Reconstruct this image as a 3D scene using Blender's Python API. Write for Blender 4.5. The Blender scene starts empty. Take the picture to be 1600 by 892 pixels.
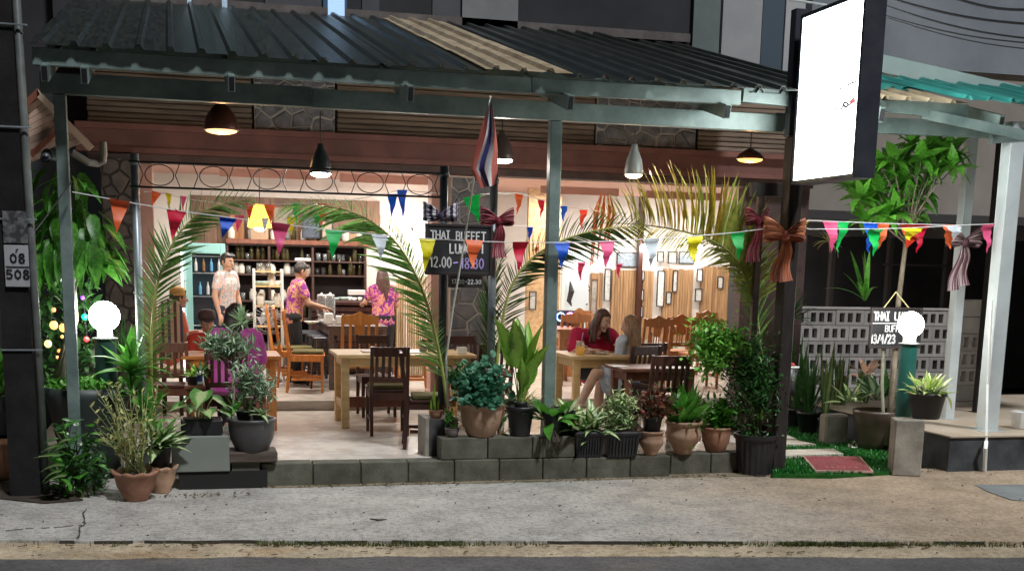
import bpy, bmesh, math, random
from mathutils import Vector, Matrix, Euler, noise
R = math.radians
rnd = random.Random(7)
S = bpy.context.scene
COL = S.collection
# ---------------- camera ----------------
F = 1900.0; CX = 800.0; CY = 764.0; CAMH = 1.85
cam_d = bpy.data.cameras.new('camera'); cam = bpy.data.objects.new('camera', cam_d); COL.objects.link(cam)
cam.location = (0, 0, CAMH)
CR = (Matrix.Rotation(R(-14.7), 3, 'Z') @ Matrix.Rotation(R(90 - 10.5), 3, 'X') @ Matrix.Rotation(R(1.22), 3, 'Z'))
cam.rotation_euler = CR.to_euler()
cam_d.sensor_width = 36; cam_d.lens = 36 * F / 1600
cam_d.shift_y = (CY - 446) / 1600; cam_d.clip_end = 400; cam_d.clip_start = 0.05
S.camera = cam
# ---------------- world, weak overhead street light, exposure ----------------
w = bpy.data.worlds.new("World"); S.world = w; w.use_nodes = True
nt = w.node_tree; nt.nodes.clear()
sky = nt.nodes.new('ShaderNodeTexSky'); sky.sky_type = 'NISHITA'; sky.sun_disc = False
SUN_EL = R(68); SUN_AZ = R(205)
sky.sun_elevation = R(-7); sky.sun_rotation = SUN_AZ
bg = nt.nodes.new('ShaderNodeBackground'); bg.inputs[1].default_value = 0.06
out = nt.nodes.new('ShaderNodeOutputWorld')
nt.links.new(sky.outputs[0], bg.inputs[0]); nt.links.new(bg.outputs[0], out.inputs[0])
sun_d = bpy.data.lights.new('sun', 'SUN'); sun_d.energy = 1.95; sun_d.angle = R(6); sun_d.color = (0.93, 0.96, 1.0)
sun = bpy.data.objects.new('sun', sun_d); COL.objects.link(sun)
# light travels from behind and a little right of the camera, steeply down
sdir = Vector((-0.22, 0.52, -0.82)).normalized()
sun.rotation_euler = sdir.to_track_quat('-Z', 'Y').to_euler()
S.view_settings.view_transform = 'Standard'; S.view_settings.look = 'None'
S.view_settings.exposure = 0.5; S.view_settings.gamma = 1
# ---------------- pixel (1600x892) to world helpers ----------------
def ray(px, py):
    return (CR @ Vector(((px - CX) / F, (CY - py) / F, -1))).normalized()
def P(px, py, Y):
    d = ray(px, py); t = Y / d.y; return Vector((0, 0, CAMH)) + d * t
def G(px, py, z=0.0):
    d = ray(px, py); t = (z - CAMH) / d.z; return Vector((0, 0, CAMH)) + d * t
def PX(px, py, X):
    d = ray(px, py); t = X / d.x; return Vector((0, 0, CAMH)) + d * t
def proj(p):
    v = CR.transposed() @ (Vector(p) - Vector((0, 0, CAMH))); return (CX + F * v.x / -v.z, CY - F * v.y / -v.z)
def ppm(px, py, Y):
    a = P(px, py, Y); return 1.0 / max(1e-6, (P(px, py + 1, Y) - a).length)
Y0 = 10.04
# ---------------- materials ----------------
MATS = {}
def mat(name, c, rough=0.6, metal=0.0, c2=None, scale=8.0, detail=4.0, bump=0.0, bscale=None, stretch=None, spec=None, mix=(0.35, 0.65), emit=None, es=0.0, alpha=None, trans=0.0, subs=0.0):
    if name in MATS: return MATS[name]
    m = bpy.data.materials.new(name); m.use_nodes = True; n = m.node_tree.nodes; l = m.node_tree.links
    b = n['Principled BSDF']
    b.inputs['Base Color'].default_value = (*c, 1); b.inputs['Roughness'].default_value = rough; b.inputs['Metallic'].default_value = metal
    if spec is not None: b.inputs['Specular IOR Level'].default_value = spec
    if trans: b.inputs['Transmission Weight'].default_value = trans
    if alpha is not None: b.inputs['Alpha'].default_value = alpha
    tc = n.new('ShaderNodeTexCoord'); mp = n.new('ShaderNodeMapping'); l.new(tc.outputs['Object'], mp.inputs[0])
    if stretch: mp.inputs['Scale'].default_value = stretch
    if c2 is not None:
        ns = n.new('ShaderNodeTexNoise'); ns.inputs['Scale'].default_value = scale; ns.inputs['Detail'].default_value = detail
        ns.inputs['Roughness'].default_value = 0.62
        l.new(mp.outputs[0], ns.inputs['Vector'])
        r = n.new('ShaderNodeValToRGB'); r.color_ramp.elements[0].position = mix[0]; r.color_ramp.elements[1].position = mix[1]
        r.color_ramp.elements[0].color = (*c, 1); r.color_ramp.elements[1].color = (*c2, 1)
        l.new(ns.outputs[0], r.inputs[0]); 
        oi = n.new('ShaderNodeObjectInfo'); hs = n.new('ShaderNodeHueSaturation'); mr = n.new('ShaderNodeMapRange')
        mr.inputs[3].default_value = 0.8; mr.inputs[4].default_value = 1.2
        l.new(oi.outputs['Random'], mr.inputs[0]); l.new(mr.outputs[0], hs.inputs['Value']); l.new(r.outputs[0], hs.inputs['Color'])
        l.new(hs.outputs[0], b.inputs['Base Color'])
        mr2 = n.new('ShaderNodeMapRange'); mr2.inputs[3].default_value = max(0.02, rough - 0.12); mr2.inputs[4].default_value = min(1, rough + 0.12)
        l.new(ns.outputs[0], mr2.inputs[0]); l.new(mr2.outputs[0], b.inputs['Roughness'])
    if bump:
        nb = n.new('ShaderNodeTexNoise'); nb.inputs['Scale'].default_value = bscale or scale * 4; nb.inputs['Detail'].default_value = 5
        l.new(mp.outputs[0], nb.inputs['Vector'])
        bp = n.new('ShaderNodeBump'); bp.inputs['Strength'].default_value = bump; bp.inputs['Distance'].default_value = 0.01
        l.new(nb.outputs[0], bp.inputs['Height']); l.new(bp.outputs[0], b.inputs['Normal'])
    if emit: b.inputs['Emission Color'].default_value = (*emit, 1); b.inputs['Emission Strength'].default_value = es
    MATS[name] = m; return m
def leafmat(name, c, c2, c3=None, rough=0.38, var=0.35):
    """leaf: colour differs along the midrib and from leaf to leaf; a little light passes through"""
    if name in MATS: return MATS[name]
    m = bpy.data.materials.new(name); m.use_nodes = True; n = m.node_tree.nodes; l = m.node_tree.links
    b = n['Principled BSDF']; b.inputs['Roughness'].default_value = rough
    b.inputs['Specular IOR Level'].default_value = 0.35
    tc = n.new('ShaderNodeTexCoord'); ns = n.new('ShaderNodeTexNoise'); ns.inputs['Scale'].default_value = 14; ns.inputs['Detail'].default_value = 3
    l.new(tc.outputs['Object'], ns.inputs['Vector'])
    r = n.new('ShaderNodeValToRGB'); r.color_ramp.elements[0].position = 0.38; r.color_ramp.elements[1].position = 0.62
    r.color_ramp.elements[0].color = (*c, 1); r.color_ramp.elements[1].color = (*c2, 1); l.new(ns.outputs[0], r.inputs[0])
    oi = n.new('ShaderNodeObjectInfo'); hs = n.new('ShaderNodeHueSaturation'); mr = n.new('ShaderNodeMapRange')
    ge = n.new('ShaderNodeNewGeometry'); ad = n.new('ShaderNodeMath'); ad.operation = 'ADD'; fr = n.new('ShaderNodeMath'); fr.operation = 'FRACT'
    l.new(oi.outputs['Random'], ad.inputs[0]); l.new(ge.outputs['Random Per Island'], ad.inputs[1]); l.new(ad.outputs[0], fr.inputs[0])
    mr.inputs[3].default_value = 1 - var; mr.inputs[4].default_value = 1 + var
    l.new(fr.outputs[0], mr.inputs[0]); l.new(mr.outputs[0], hs.inputs['Value']); l.new(r.outputs[0], hs.inputs['Color'])
    src = hs.outputs[0]
    if c3:
        vc = n.new('ShaderNodeUVMap'); sx = n.new('ShaderNodeSeparateXYZ'); l.new(vc.outputs[0], sx.inputs[0])
        wv = n.new('ShaderNodeMath'); wv.operation = 'SUBTRACT'; wv.inputs[1].default_value = 0.5; l.new(sx.outputs[0], wv.inputs[0])
        ab = n.new('ShaderNodeMath'); ab.operation = 'ABSOLUTE'; l.new(wv.outputs[0], ab.inputs[0])
        nn = n.new('ShaderNodeMath'); nn.operation = 'MULTIPLY_ADD'; nn.inputs[1].default_value = 0.5; nn.inputs[2].default_value = -0.25; l.new(ns.outputs[0], nn.inputs[0])
        a2 = n.new('ShaderNodeMath'); a2.operation = 'ADD'; l.new(ab.outputs[0], a2.inputs[0]); l.new(nn.outputs[0], a2.inputs[1])
        r2 = n.new('ShaderNodeValToRGB'); r2.color_ramp.elements[0].position = 0.16; r2.color_ramp.elements[1].position = 0.30
        r2.color_ramp.elements[0].color = (1, 1, 1, 1); r2.color_ramp.elements[1].color = (0, 0, 0, 1); l.new(a2.outputs[0], r2.inputs[0])
        mx = n.new('ShaderNodeMix'); mx.data_type = 'RGBA'; l.new(r2.outputs[0], mx.inputs[0]); l.new(src, mx.inputs[6]); mx.inputs[7].default_value = (*c3, 1)
        src = mx.outputs[2]
    l.new(src, b.inputs['Base Color'])
    tl = n.new('ShaderNodeBsdfTranslucent'); l.new(src, tl.inputs[0]); ms = n.new('ShaderNodeMixShader'); ms.inputs[0].default_value = 0.25
    o = n['Material Output']; l.new(b.outputs[0], ms.inputs[1]); l.new(tl.outputs[0], ms.inputs[2]); l.new(ms.outputs[0], o.inputs[0])
    MATS[name] = m; return m
# ---------------- mesh builder ----------------
class MB:
    def __init__(s): s.v = []; s.f = []; s.uv = None
    def add(s, vs, fs):
        k = len(s.v); s.v += [tuple(v) for v in vs]; s.f += [tuple(i + k for i in f) for f in fs]; return s
    def box(s, x0, x1, y0, y1, z0, z1):
        return s.add([(x0,y0,z0),(x1,y0,z0),(x1,y1,z0),(x0,y1,z0),(x0,y0,z1),(x1,y0,z1),(x1,y1,z1),(x0,y1,z1)],
                     [(0,3,2,1),(4,5,6,7),(0,1,5,4),(1,2,6,5),(2,3,7,6),(3,0,4,7)])
    def bbox(s, x0, x1, y0, y1, z0, z1, b=0.006):
        """box with chamfered edges"""
        bm = bmesh.new(); bmesh.ops.create_cube(bm, size=1)
        for v in bm.verts: v.co = Vector(((x0+x1)/2 + v.co.x*(x1-x0), (y0+y1)/2 + v.co.y*(y1-y0), (z0+z1)/2 + v.co.z*(z1-z0)))
        b = min(b, abs(x1-x0)*.3, abs(y1-y0)*.3, abs(z1-z0)*.3)
        bmesh.ops.bevel(bm, geom=bm.edges[:], offset=b, segments=1, affect='EDGES')
        bm.verts.index_update(); s.add([v.co for v in bm.verts], [[v.index for v in f.verts] for f in bm.faces]); bm.free(); return s
    def beam(s, a, b, w, h, up=(0, 0, 1), w2=None, h2=None):
        a = Vector(a); b = Vector(b); d = (b - a).normalized(); up = Vector(up)
        if abs(d.dot(up)) > 0.98: up = Vector((0, 1, 0))
        x = d.cross(up).normalized(); y = x.cross(d).normalized(); w2 = w if w2 is None else w2; h2 = h if h2 is None else h2
        q = []
        for p, ww, hh in ((a, w, h), (b, w2, h2)):
            for i, j in ((-1,-1),(1,-1),(1,1),(-1,1)): q.append(p + x*i*ww/2 + y*j*hh/2)
        return s.add(q, [(0,1,2,3),(7,6,5,4),(0,4,5,1),(1,5,6,2),(2,6,7,3),(3,7,4,0)])
    def tube(s, pts, r, n=8, cap=True):
        pts = [Vector(p) for p in pts]; rs = r if isinstance(r, (list, tuple)) else [r]*len(pts); k = len(s.v); ref = None
        for i, p in enumerate(pts):
            d = (pts[min(i+1, len(pts)-1)] - pts[max(i-1, 0)]).normalized()
            if ref is None:
                ref = Vector((0, 0, 1)) if abs(d.z) < 0.9 else Vector((1, 0, 0))
            x = (ref - d*ref.dot(d)).normalized(); y = d.cross(x); ref = x
            for j in range(n):
                a = 2*math.pi*j/n; s.v.append(tuple(p + (x*math.cos(a) + y*math.sin(a))*rs[i]))
        for i in range(len(pts)-1):
            for j in range(n):
                s.f.append((k+i*n+j, k+i*n+(j+1) % n, k+(i+1)*n+(j+1) % n, k+(i+1)*n+j))
        if cap: s.f.append(tuple(k+j for j in range(n))[::-1]); s.f.append(tuple(k+(len(pts)-1)*n+j for j in range(n)))
        return s
    def lathe(s, prof, c=(0, 0, 0), n=20, wob=0.0, wn=12, sx=1.0, sy=1.0):
        k = len(s.v); c = Vector(c)
        for i, (r, z) in enumerate(prof):
            for j in range(n):
                a = 2*math.pi*j/n; s.v.append((c.x + r*math.cos(a)*sx, c.y + r*math.sin(a)*sy, c.z + z))
        for i in range(len(prof)-1):
            for j in range(n): s.f.append((k+i*n+j, k+i*n+(j+1) % n, k+(i+1)*n+(j+1) % n, k+(i+1)*n+j))
        if prof[0][0] > 1e-4: s.f.append(tuple(k+j for j in range(n))[::-1])
        if prof[-1][0] > 1e-4: s.f.append(tuple(k+(len(prof)-1)*n+j for j in range(n)))
        return s
    def ball(s, c, rx, ry=None, rz=None, n=14, m=9):
        ry = ry or rx; rz = rz or rx
        pr = [(math.sin(math.pi*i/m), -math.cos(math.pi*i/m)*rz) for i in range(m+1)]; pr[0] = (1e-5, -rz); pr[-1] = (1e-5, rz)
        return s.lathe(pr, c, n, sx=rx, sy=ry)
    def prism(s, poly, d):
        """planar polygon extruded by the vector d"""
        k = len(poly); d = Vector(d); ps = [Vector(p) for p in poly]
        return s.add(ps + [p + d for p in ps], [tuple(range(k))[::-1], tuple(range(k, 2*k))] + [(i, (i+1) % k, (i+1) % k + k, i+k) for i in range(k)])
    def mesh(s, name, m=None, smooth=False):
        me = bpy.data.meshes.new(name); me.from_pydata(s.v, [], s.f)
        if m is not None: me.materials.append(m)
        if smooth:
            for p in me.polygons: p.use_smooth = True
        if s.uv:
            ul = me.uv_layers.new(name='UVMap')
            for lp in me.loops: ul.data[lp.index].uv = s.uv[lp.vertex_index]
        bmm = bmesh.new(); bmm.from_mesh(me); bmesh.ops.recalc_face_normals(bmm, faces=bmm.faces) if not s.uv else None; bmm.to_mesh(me); bmm.free()
        return me
    def build(s, name, m, parent=None, smooth=False, **kw):
        return put(name, s.mesh(name, m, smooth), parent, **kw)
def setp(o, label=None, cat=None, group=None, kind=None):
    if label: o['label'] = label
    if cat: o['category'] = cat
    if group: o['group'] = group
    if kind: o['kind'] = kind
    return o
def worldm(o):
    return worldm(o.parent) @ o.matrix_parent_inverse @ o.matrix_basis if o.parent else o.matrix_basis.copy()
def put(name, me, parent=None, m4=None, **kw):
    o = bpy.data.objects.new(name, me); COL.objects.link(o)
    if parent is not None:
        o.parent = parent; o.matrix_parent_inverse = worldm(parent).inverted()
    if m4 is not None: o.matrix_basis = m4
    setp(o, **kw); return o
def thing(name, loc, label, cat, group=None, rz=0):
    o = bpy.data.objects.new(name, None); COL.objects.link(o); o.location = loc; o.rotation_euler = (0, 0, rz); o.empty_display_size = 0.1
    return setp(o, label, cat, group)
KIDS = {}
def tree_of(o):
    return [c for c in COL.objects if c.parent == o]
def dup(src, loc, rz, label, group=None, kids=None, scale=1.0):
    r = src.copy(); COL.objects.link(r); r.location = loc; r.rotation_euler = (0, 0, rz); r.scale = (scale,)*3
    if label: r['label'] = label
    if group: r['group'] = group
    for ch, gs in (kids if kids is not None else [(c, tree_of(c)) for c in tree_of(src)]):
        c = ch.copy(); COL.objects.link(c); c.parent = r
        for g in gs: d = g.copy(); COL.objects.link(d); d.parent = c
    return r
class Maker:
    """builds a thing once at the origin; the first place() moves it, later ones copy it"""
    def __init__(s, fn): s.fn = fn; s.src = None; s.used = False
    def place(s, loc, rz, label, group=None, scale=1.0):
        if s.src is None:
            s.src = s.fn(); s.kids = [(c, tree_of(c)) for c in tree_of(s.src)]
        if not s.used:
            s.used = True; o = s.src; o.location = loc; o.rotation_euler = (0, 0, rz); o.scale = (scale,)*3; o['label'] = label
            if group: o['group'] = group
            return o
        return dup(s.src, loc, rz, label, group, s.kids, scale)
# ---------------- stroke lettering ----------------
GL = {'T': [[(0,1),(.8,1)],[(.4,1),(.4,0)]], 'H': [[(0,1),(0,0)],[(.7,1),(.7,0)],[(0,.52),(.7,.5)]], 'A': [[(0,0),(.38,1),(.76,0)],[(.14,.36),(.62,.36)]],
 'I': [[(.25,1),(.25,0)],[(.02,1),(.5,1)],[(.02,0),(.5,0)]], 'B': [[(0,0),(0,1),(.45,1),(.62,.8),(.45,.54),(0,.52)],[(.45,.54),(.7,.28),(.5,0),(0,0)]],
 'U': [[(0,1),(0,.25),(.15,0),(.5,0),(.66,.25),(.66,1)]], 'F': [[(0,0),(0,1),(.6,1)],[(0,.52),(.48,.52)]], 'E': [[(.6,1),(0,1),(0,0),(.62,0)],[(0,.52),(.48,.52)]],
 'L': [[(0,1),(0,0),(.55,0)]], 'N': [[(0,0),(0,1),(.65,0),(.65,1)]], 'C': [[(.62,.82),(.4,1),(.12,.85),(0,.5),(.12,.15),(.4,0),(.62,.16)]],
 '!': [[(.15,1),(.15,.3)],[(.15,.06),(.15,0)]], '1': [[(.05,.8),(.25,1),(.25,0)]], '2': [[(.02,.8),(.2,1),(.48,.95),(.55,.7),(.3,.35),(0,0),(.6,0)]],
 '0': [[(.3,1),(.06,.8),(0,.5),(.06,.18),(.3,0),(.54,.18),(.6,.5),(.54,.8),(.3,1)]], '8': [[(.3,.54),(.05,.72),(.12,.95),(.3,1),(.5,.95),(.55,.72),(.3,.54),(.02,.28),(.1,.04),(.3,0),(.52,.04),(.58,.28),(.3,.54)]],
 '3': [[(.02,.88),(.25,1),(.52,.85),(.45,.6),(.2,.53)],[(.2,.53),(.55,.4),(.55,.12),(.28,0),(0,.12)]], '4': [[(.42,0),(.42,1),(0,.34),(.62,.34)]],
 '5': [[(.55,1),(.08,1),(.04,.56),(.35,.62),(.58,.38),(.5,.08),(.25,0),(0,.1)]], '7': [[(0,1),(.58,1),(.2,0)]], '.': [[(.1,.04),(.1,0)]], '-': [[(.05,.48),(.55,.5)]], '/': [[(0,0),(.42,1)]]}
GW = {'I': .5, '!': .3, '1': .4, '.': .22, '/': .45, ' ': .5, '-': .6}
def lettering(s, origin, xd, yd, h, m, parent, name='letter', wd=0.16, gap=0.26, jit=0.03, wscale=1.0):
    """hand-painted strokes, one raised mesh per character; origin is the lower left corner"""
    xd = Vector(xd).normalized(); yd = Vector(yd).normalized(); nd = xd.cross(yd); x = 0; rr = random.Random(len(s))
    for ch in s:
        if ch != ' ':
            b = MB()
            for st in GL[ch]:
                pts = [Vector(origin) + xd*(x + p[0]*wscale)*h + yd*(p[1] + rr.uniform(-jit, jit))*h + nd*0.002 for p in st]
                if len(pts) == 2 and (pts[0]-pts[1]).length < h*.1: pts[1] = pts[0] + yd*h*.14
                for a, c in zip(pts, pts[1:]):
                    e = (c - a).normalized()*h*wd*.3; b.beam(a - e, c + e, h*wd, 0.003, up=nd)
            b.build(name, m, parent)
        x += (GW.get(ch, .66) * wscale) + gap
    return x*h
# ---------------- common materials ----------------
def steel_m(): return mat('green_grey_painted_steel', (0.10,0.14,0.13), 0.45, 0.0, (0.19,0.245,0.225), 4, 9, 0.12, 30)
m_steel = steel_m()
m_white = mat('white_plaster', (0.72,0.70,0.66), 0.8, 0, (0.8,0.78,0.74), 2.5, 4, 0.05)
m_maroon = mat('dusty_maroon_paint', (0.13,0.052,0.042), 0.7, 0, (0.21,0.09,0.072), 3, 9, 0.08)
m_salmon = mat('salmon_paint', (0.46,0.26,0.20), 0.7, 0, (0.55,0.33,0.27), 3, 5)
m_black = mat('black_plastic', (0.012,0.012,0.014), 0.42, 0, (0.022,0.022,0.024), 10)
m_bmetal = mat('black_iron', (0.02,0.02,0.022), 0.5, 0.3)
m_terra = mat('terracotta', (0.30,0.13,0.075), 0.8, 0, (0.46,0.24,0.15), 7, 6, 0.15)
m_terra2 = mat('pale_terracotta', (0.36,0.2,0.12), 0.8, 0, (0.5,0.33,0.22), 6, 6, 0.15)
m_soil = mat('potting_soil', (0.018,0.012,0.008), 0.95, 0, (0.05,0.035,0.025), 40, 4, 0.6, 90)
m_stem = mat('green_stem', (0.06,0.10,0.02), 0.6)
m_bark = mat('pale_bark', (0.16,0.13,0.09), 0.85, 0, (0.28,0.24,0.18), 20, 5, 0.4, 60, (1,1,.3))
m_darkwood = mat('dark_stained_wood', (0.035,0.012,0.009), 0.38, 0, (0.075,0.026,0.018), 6, 6, 0.08, 40, (6,6,.6))
m_redwood = mat('reddish_brown_wood', (0.13,0.045,0.028), 0.4, 0, (0.2,0.075,0.045), 6, 6, 0.08, 40, (6,6,.6))
m_orange = mat('varnished_orange_wood', (0.50,0.17,0.035), 0.33, 0, (0.66,0.27,0.07), 5, 6, 0.06, 40, (5,5,.6))
m_brownwood = mat('brown_varnished_wood', (0.25,0.095,0.03), 0.35, 0, (0.36,0.15,0.055), 5, 6, 0.06, 40, (5,5,.6))
m_pale = mat('pale_pine_wood', (0.58,0.39,0.17), 0.42, 0, (0.72,0.52,0.27), 4, 6, 0.06, 30, (.6,6,6))
m_olive = mat('olive_cushion_cloth', (0.10,0.085,0.025), 0.95, 0, (0.16,0.14,0.05), 12, 5, 0.3, 80)
m_glass = mat('clear_glass', (0.75,0.8,0.8), 0.08, 0, trans=0.85)
m_cer = mat('white_ceramic', (0.75,0.75,0.72), 0.25)
m_chalkw = mat('white_chalk_paint', (0.8,0.8,0.78), 0.8)
m_chalkp = mat('lilac_chalk_paint', (0.55,0.42,0.85), 0.8)
m_board = mat('blackboard', (0.012,0.012,0.014), 0.6, 0, (0.025,0.025,0.03), 5, 6)
m_conc = mat('raw_concrete', (0.20,0.18,0.15), 0.85, 0, (0.36,0.33,0.28), 5, 8, 0.3, 60)
# ================= SETTING =================
def flat(name, pts, z, m, kind='structure', thick=0.05, **kw):
    b = MB(); b.prism([(p[0], p[1], z - thick) for p in pts], (0, 0, thick)); return b.build(name, m, None, kind=kind, **kw)
def ground_mat(name, c, c2, c3, speck, s1=1.2, rough=0.85, bump=0.35, drift=None):
    m = bpy.data.materials.new(name); m.use_nodes = True; n = m.node_tree.nodes; l = m.node_tree.links; b = n['Principled BSDF']; b.inputs['Roughness'].default_value = rough
    tc = n.new('ShaderNodeTexCoord')
    def noi(sc, det=6, st=None):
        x = n.new('ShaderNodeTexNoise'); x.inputs['Scale'].default_value = sc; x.inputs['Detail'].default_value = det; x.inputs['Roughness'].default_value = .65
        if st: mp = n.new('ShaderNodeMapping'); mp.inputs['Scale'].default_value = st; l.new(tc.outputs['Object'], mp.inputs[0]); l.new(mp.outputs[0], x.inputs['Vector'])
        else: l.new(tc.outputs['Object'], x.inputs['Vector'])
        return x
    def ramp(src, p0, p1, a=(0,0,0,1), bb=(1,1,1,1)):
        r = n.new('ShaderNodeValToRGB'); r.color_ramp.elements[0].position = p0; r.color_ramp.elements[1].position = p1; r.color_ramp.elements[0].color = a; r.color_ramp.elements[1].color = bb; l.new(src, r.inputs[0]); return r
    def mixc(f, a, bb):
        x = n.new('ShaderNodeMix'); x.data_type = 'RGBA'; l.new(f, x.inputs[0])
        for i, v in ((6, a), (7, bb)):
            if isinstance(v, tuple): x.inputs[i].default_value = (*v, 1)
            else: l.new(v, x.inputs[i])
        return x.outputs[2]
    big = ramp(noi(s1, 8).outputs[0], .35, .65); col = mixc(big.outputs[0], c, c2)
    st = ramp(noi(.9, 9, (1, 2.2, 1)).outputs[0], .56, .72); col = mixc(st.outputs[0], col, c3)
    if drift:
        sx = n.new('ShaderNodeSeparateXYZ'); l.new(tc.outputs['Object'], sx.inputs[0]); ad = n.new('ShaderNodeMath'); ad.operation = 'MULTIPLY_ADD'; ad.inputs[1].default_value = 2.4; l.new(noi(.8, 8).outputs[0], ad.inputs[0]); l.new(sx.outputs[0], ad.inputs[2])
        dr = ramp(ad.outputs[0], 0, 1); mr = n.new('ShaderNodeMapRange'); mr.inputs[1].default_value = 4.2; mr.inputs[2].default_value = 6.6; l.new(ad.outputs[0], mr.inputs[0]); col = mixc(mr.outputs[0], col, drift)
    sp = ramp(noi(75, 3).outputs[0], .33, .46, (*speck, 1), (1,1,1,1)); ml = n.new('ShaderNodeMix'); ml.data_type = 'RGBA'; ml.blend_type = 'MULTIPLY'; ml.inputs[0].default_value = 1; l.new(col, ml.inputs[6]); l.new(sp.outputs[0], ml.inputs[7])
    s2 = ramp(noi(22, 8).outputs[0], .36, .52, (speck[0]*1.1, speck[1]*1.1, speck[2]*1.1, 1), (1.12,1.12,1.12,1)); m2 = n.new('ShaderNodeMix'); m2.data_type = 'RGBA'; m2.blend_type = 'MULTIPLY'; m2.inputs[0].default_value = .55; l.new(ml.outputs[2], m2.inputs[6]); l.new(s2.outputs[0], m2.inputs[7])
    s3 = ramp(noi(3.2, 10).outputs[0], .40, .56, (.66,.65,.64,1), (1.06,1.06,1.06,1)); m3 = n.new('ShaderNodeMix'); m3.data_type = 'RGBA'; m3.blend_type = 'MULTIPLY'; m3.inputs[0].default_value = .6; l.new(m2.outputs[2], m3.inputs[6]); l.new(s3.outputs[0], m3.inputs[7])
    l.new(m3.outputs[2], b.inputs['Base Color'])
    bp = n.new('ShaderNodeBump'); bp.inputs['Strength'].default_value = bump; bp.inputs['Distance'].default_value = .012; l.new(noi(30, 9).outputs[0], bp.inputs['Height']); l.new(bp.outputs[0], b.inputs['Normal'])
    return m
m_apron = ground_mat('worn_concrete_apron', (0.385,0.365,0.335), (0.475,0.45,0.415), (0.29,0.275,0.25), (.36,.34,.32), drift=(0.44,0.335,0.235), bump=.9)
m_asph = ground_mat('asphalt', (0.085,0.08,0.083), (0.13,0.122,0.122), (0.16,0.14,0.12), (.35,.35,.35), rough=.8, bump=1)
m_sand = ground_mat('sandy_concrete_shoulder', (0.42,0.335,0.225), (0.52,0.43,0.30), (0.42,0.27,0.14), (.4,.35,.3), s1=2.5, bump=.9)
m_earth = ground_mat('dark_soil', (0.035,0.026,0.018), (0.07,0.05,0.035), (0.06,0.06,0.03), (.5,.45,.4), rough=.95, bump=1)
flat('ground', [(-90,-60),(90,-60),(90,110),(-90,110)], -0.09, m_earth)
# the road runs a little askew to the building: its edge and the pavement joint as straight lines on the ground
_a, _b = G(0,841), G(1600,843); _c, _d = G(0,869,-.03), G(1600,866,-.03)
yj = lambda x: _a.y + (_b.y-_a.y)*(x-_a.x)/(_b.x-_a.x)
yr = lambda x: _c.y + (_d.y-_c.y)*(x-_c.x)/(_d.x-_c.x)
flat('road', [(-30,-20),(34,-20),(34,yr(34)+.1),(-30,yr(-30)+.1)], -0.045, m_asph, thick=0.04)
def strip(name, x0, x1, yb, m, z, ya, thick, amp, nx=180, ny=6, und=0.006, seed=1):
    """slab with an uneven front and back edge and a slightly uneven top"""
    b = MB(); vs = []
    for i in range(nx+1):
        x = x0 + (x1-x0)*i/nx
        f = ya(x) + amp*(noise.noise((x*2.1, seed, 0)) + .5*noise.noise((x*9, seed, 3)))
        bk = yb(x) + amp*.6*noise.noise((x*1.7, seed+9, 0))
        vs.append((x, f, z-thick))
        for j in range(ny+1):
            y = f + (bk-f)*j/ny; vs.append((x, y, z + und*noise.noise((x*1.3, y*1.3, seed)) - (0.012 if j == 0 else 0)))
    k = ny+2; fs = [(i*k+j, (i+1)*k+j, (i+1)*k+j+1, i*k+j+1) for i in range(nx) for j in range(k-1)]
    b.add(vs, fs); return b.build(name, m, None, kind='structure')
strip('shoulder', -12, 16, lambda x: yj(x)+.13, m_sand, -0.03, lambda x: yr(x) + .03*math.sin(x*.9), .03, .05)
strip('pavement', -12, 16, lambda x: 10.6 if x < .45 else 10.15, m_apron, 0.0, yj, .05, .035, nx=360)
# crack across the pavement at the left, painted joint shade, and leaves and grit in the joint
b = MB(); base_ = [G(130+dx, y, 0.004) for dx, y in ((5,794),(-1,805),(3,815),(-4,826),(-9,842))]; pts = []
for a, c in zip(base_, base_[1:]):
    for k in range(6): pts.append(a.lerp(c, k/6) + Vector((rnd.gauss(0,.008), 0, 0)))
for a, c in zip(pts, pts[1:]): b.beam(a, c, rnd.uniform(.003,.014), 0.004)
pts = [G(x, y, 0.004) for x, y in ((128,820),(90,823),(40,825),(5,829))]
pts = [a.lerp(c, k/8) + Vector((0, rnd.gauss(0,.006), 0)) for a, c in zip(pts, pts[1:]) for k in range(8)]
for a, c in zip(pts, pts[1:]):
    if rnd.random() < .8: b.beam(a, c, rnd.uniform(.002,.006), 0.004)
for x0, x1, w_ in ((-.9,.2,.006),(.2,1.75,.02),(2.3,3.6,.008),(3.9,4.5,.005),(5.0,6.0,.01),(6.3,7.4,.013)):  # dark strips painting the shade of the step at the shoulder joint
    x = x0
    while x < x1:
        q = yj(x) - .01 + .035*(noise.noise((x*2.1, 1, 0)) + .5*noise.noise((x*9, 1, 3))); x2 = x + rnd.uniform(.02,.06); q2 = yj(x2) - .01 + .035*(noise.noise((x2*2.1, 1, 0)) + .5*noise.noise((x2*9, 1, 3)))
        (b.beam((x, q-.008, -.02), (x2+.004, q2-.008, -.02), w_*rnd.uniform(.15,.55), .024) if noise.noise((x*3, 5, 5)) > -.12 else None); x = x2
setp(b.build('crack_and_joint_shade', mat('crack_and_shade_dark', (0.05,0.045,0.035), .95), None), kind='structure')
def blades(name, spots, m, h, w, label, cat, kind='stuff', lean=.5):
    b = MB()
    for p in spots:
        a = rnd.uniform(0, 6.28); hh = h*rnd.uniform(.5, 1.3); d = Vector((math.cos(a), math.sin(a), 0)); t = p + d*hh*lean*rnd.random() + Vector((0, 0, hh)); s = Vector((-d.y, d.x, 0))*w
        mid = (p + t)/2 + Vector((0, 0, hh*.12)); b.add([p - s, p + s, mid + s*.8, t, mid - s*.8], [(0,1,2,4),(4,2,3)])
    return b.build(name, m, None, label=label, cat=cat, kind=kind)
sp = []
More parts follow.
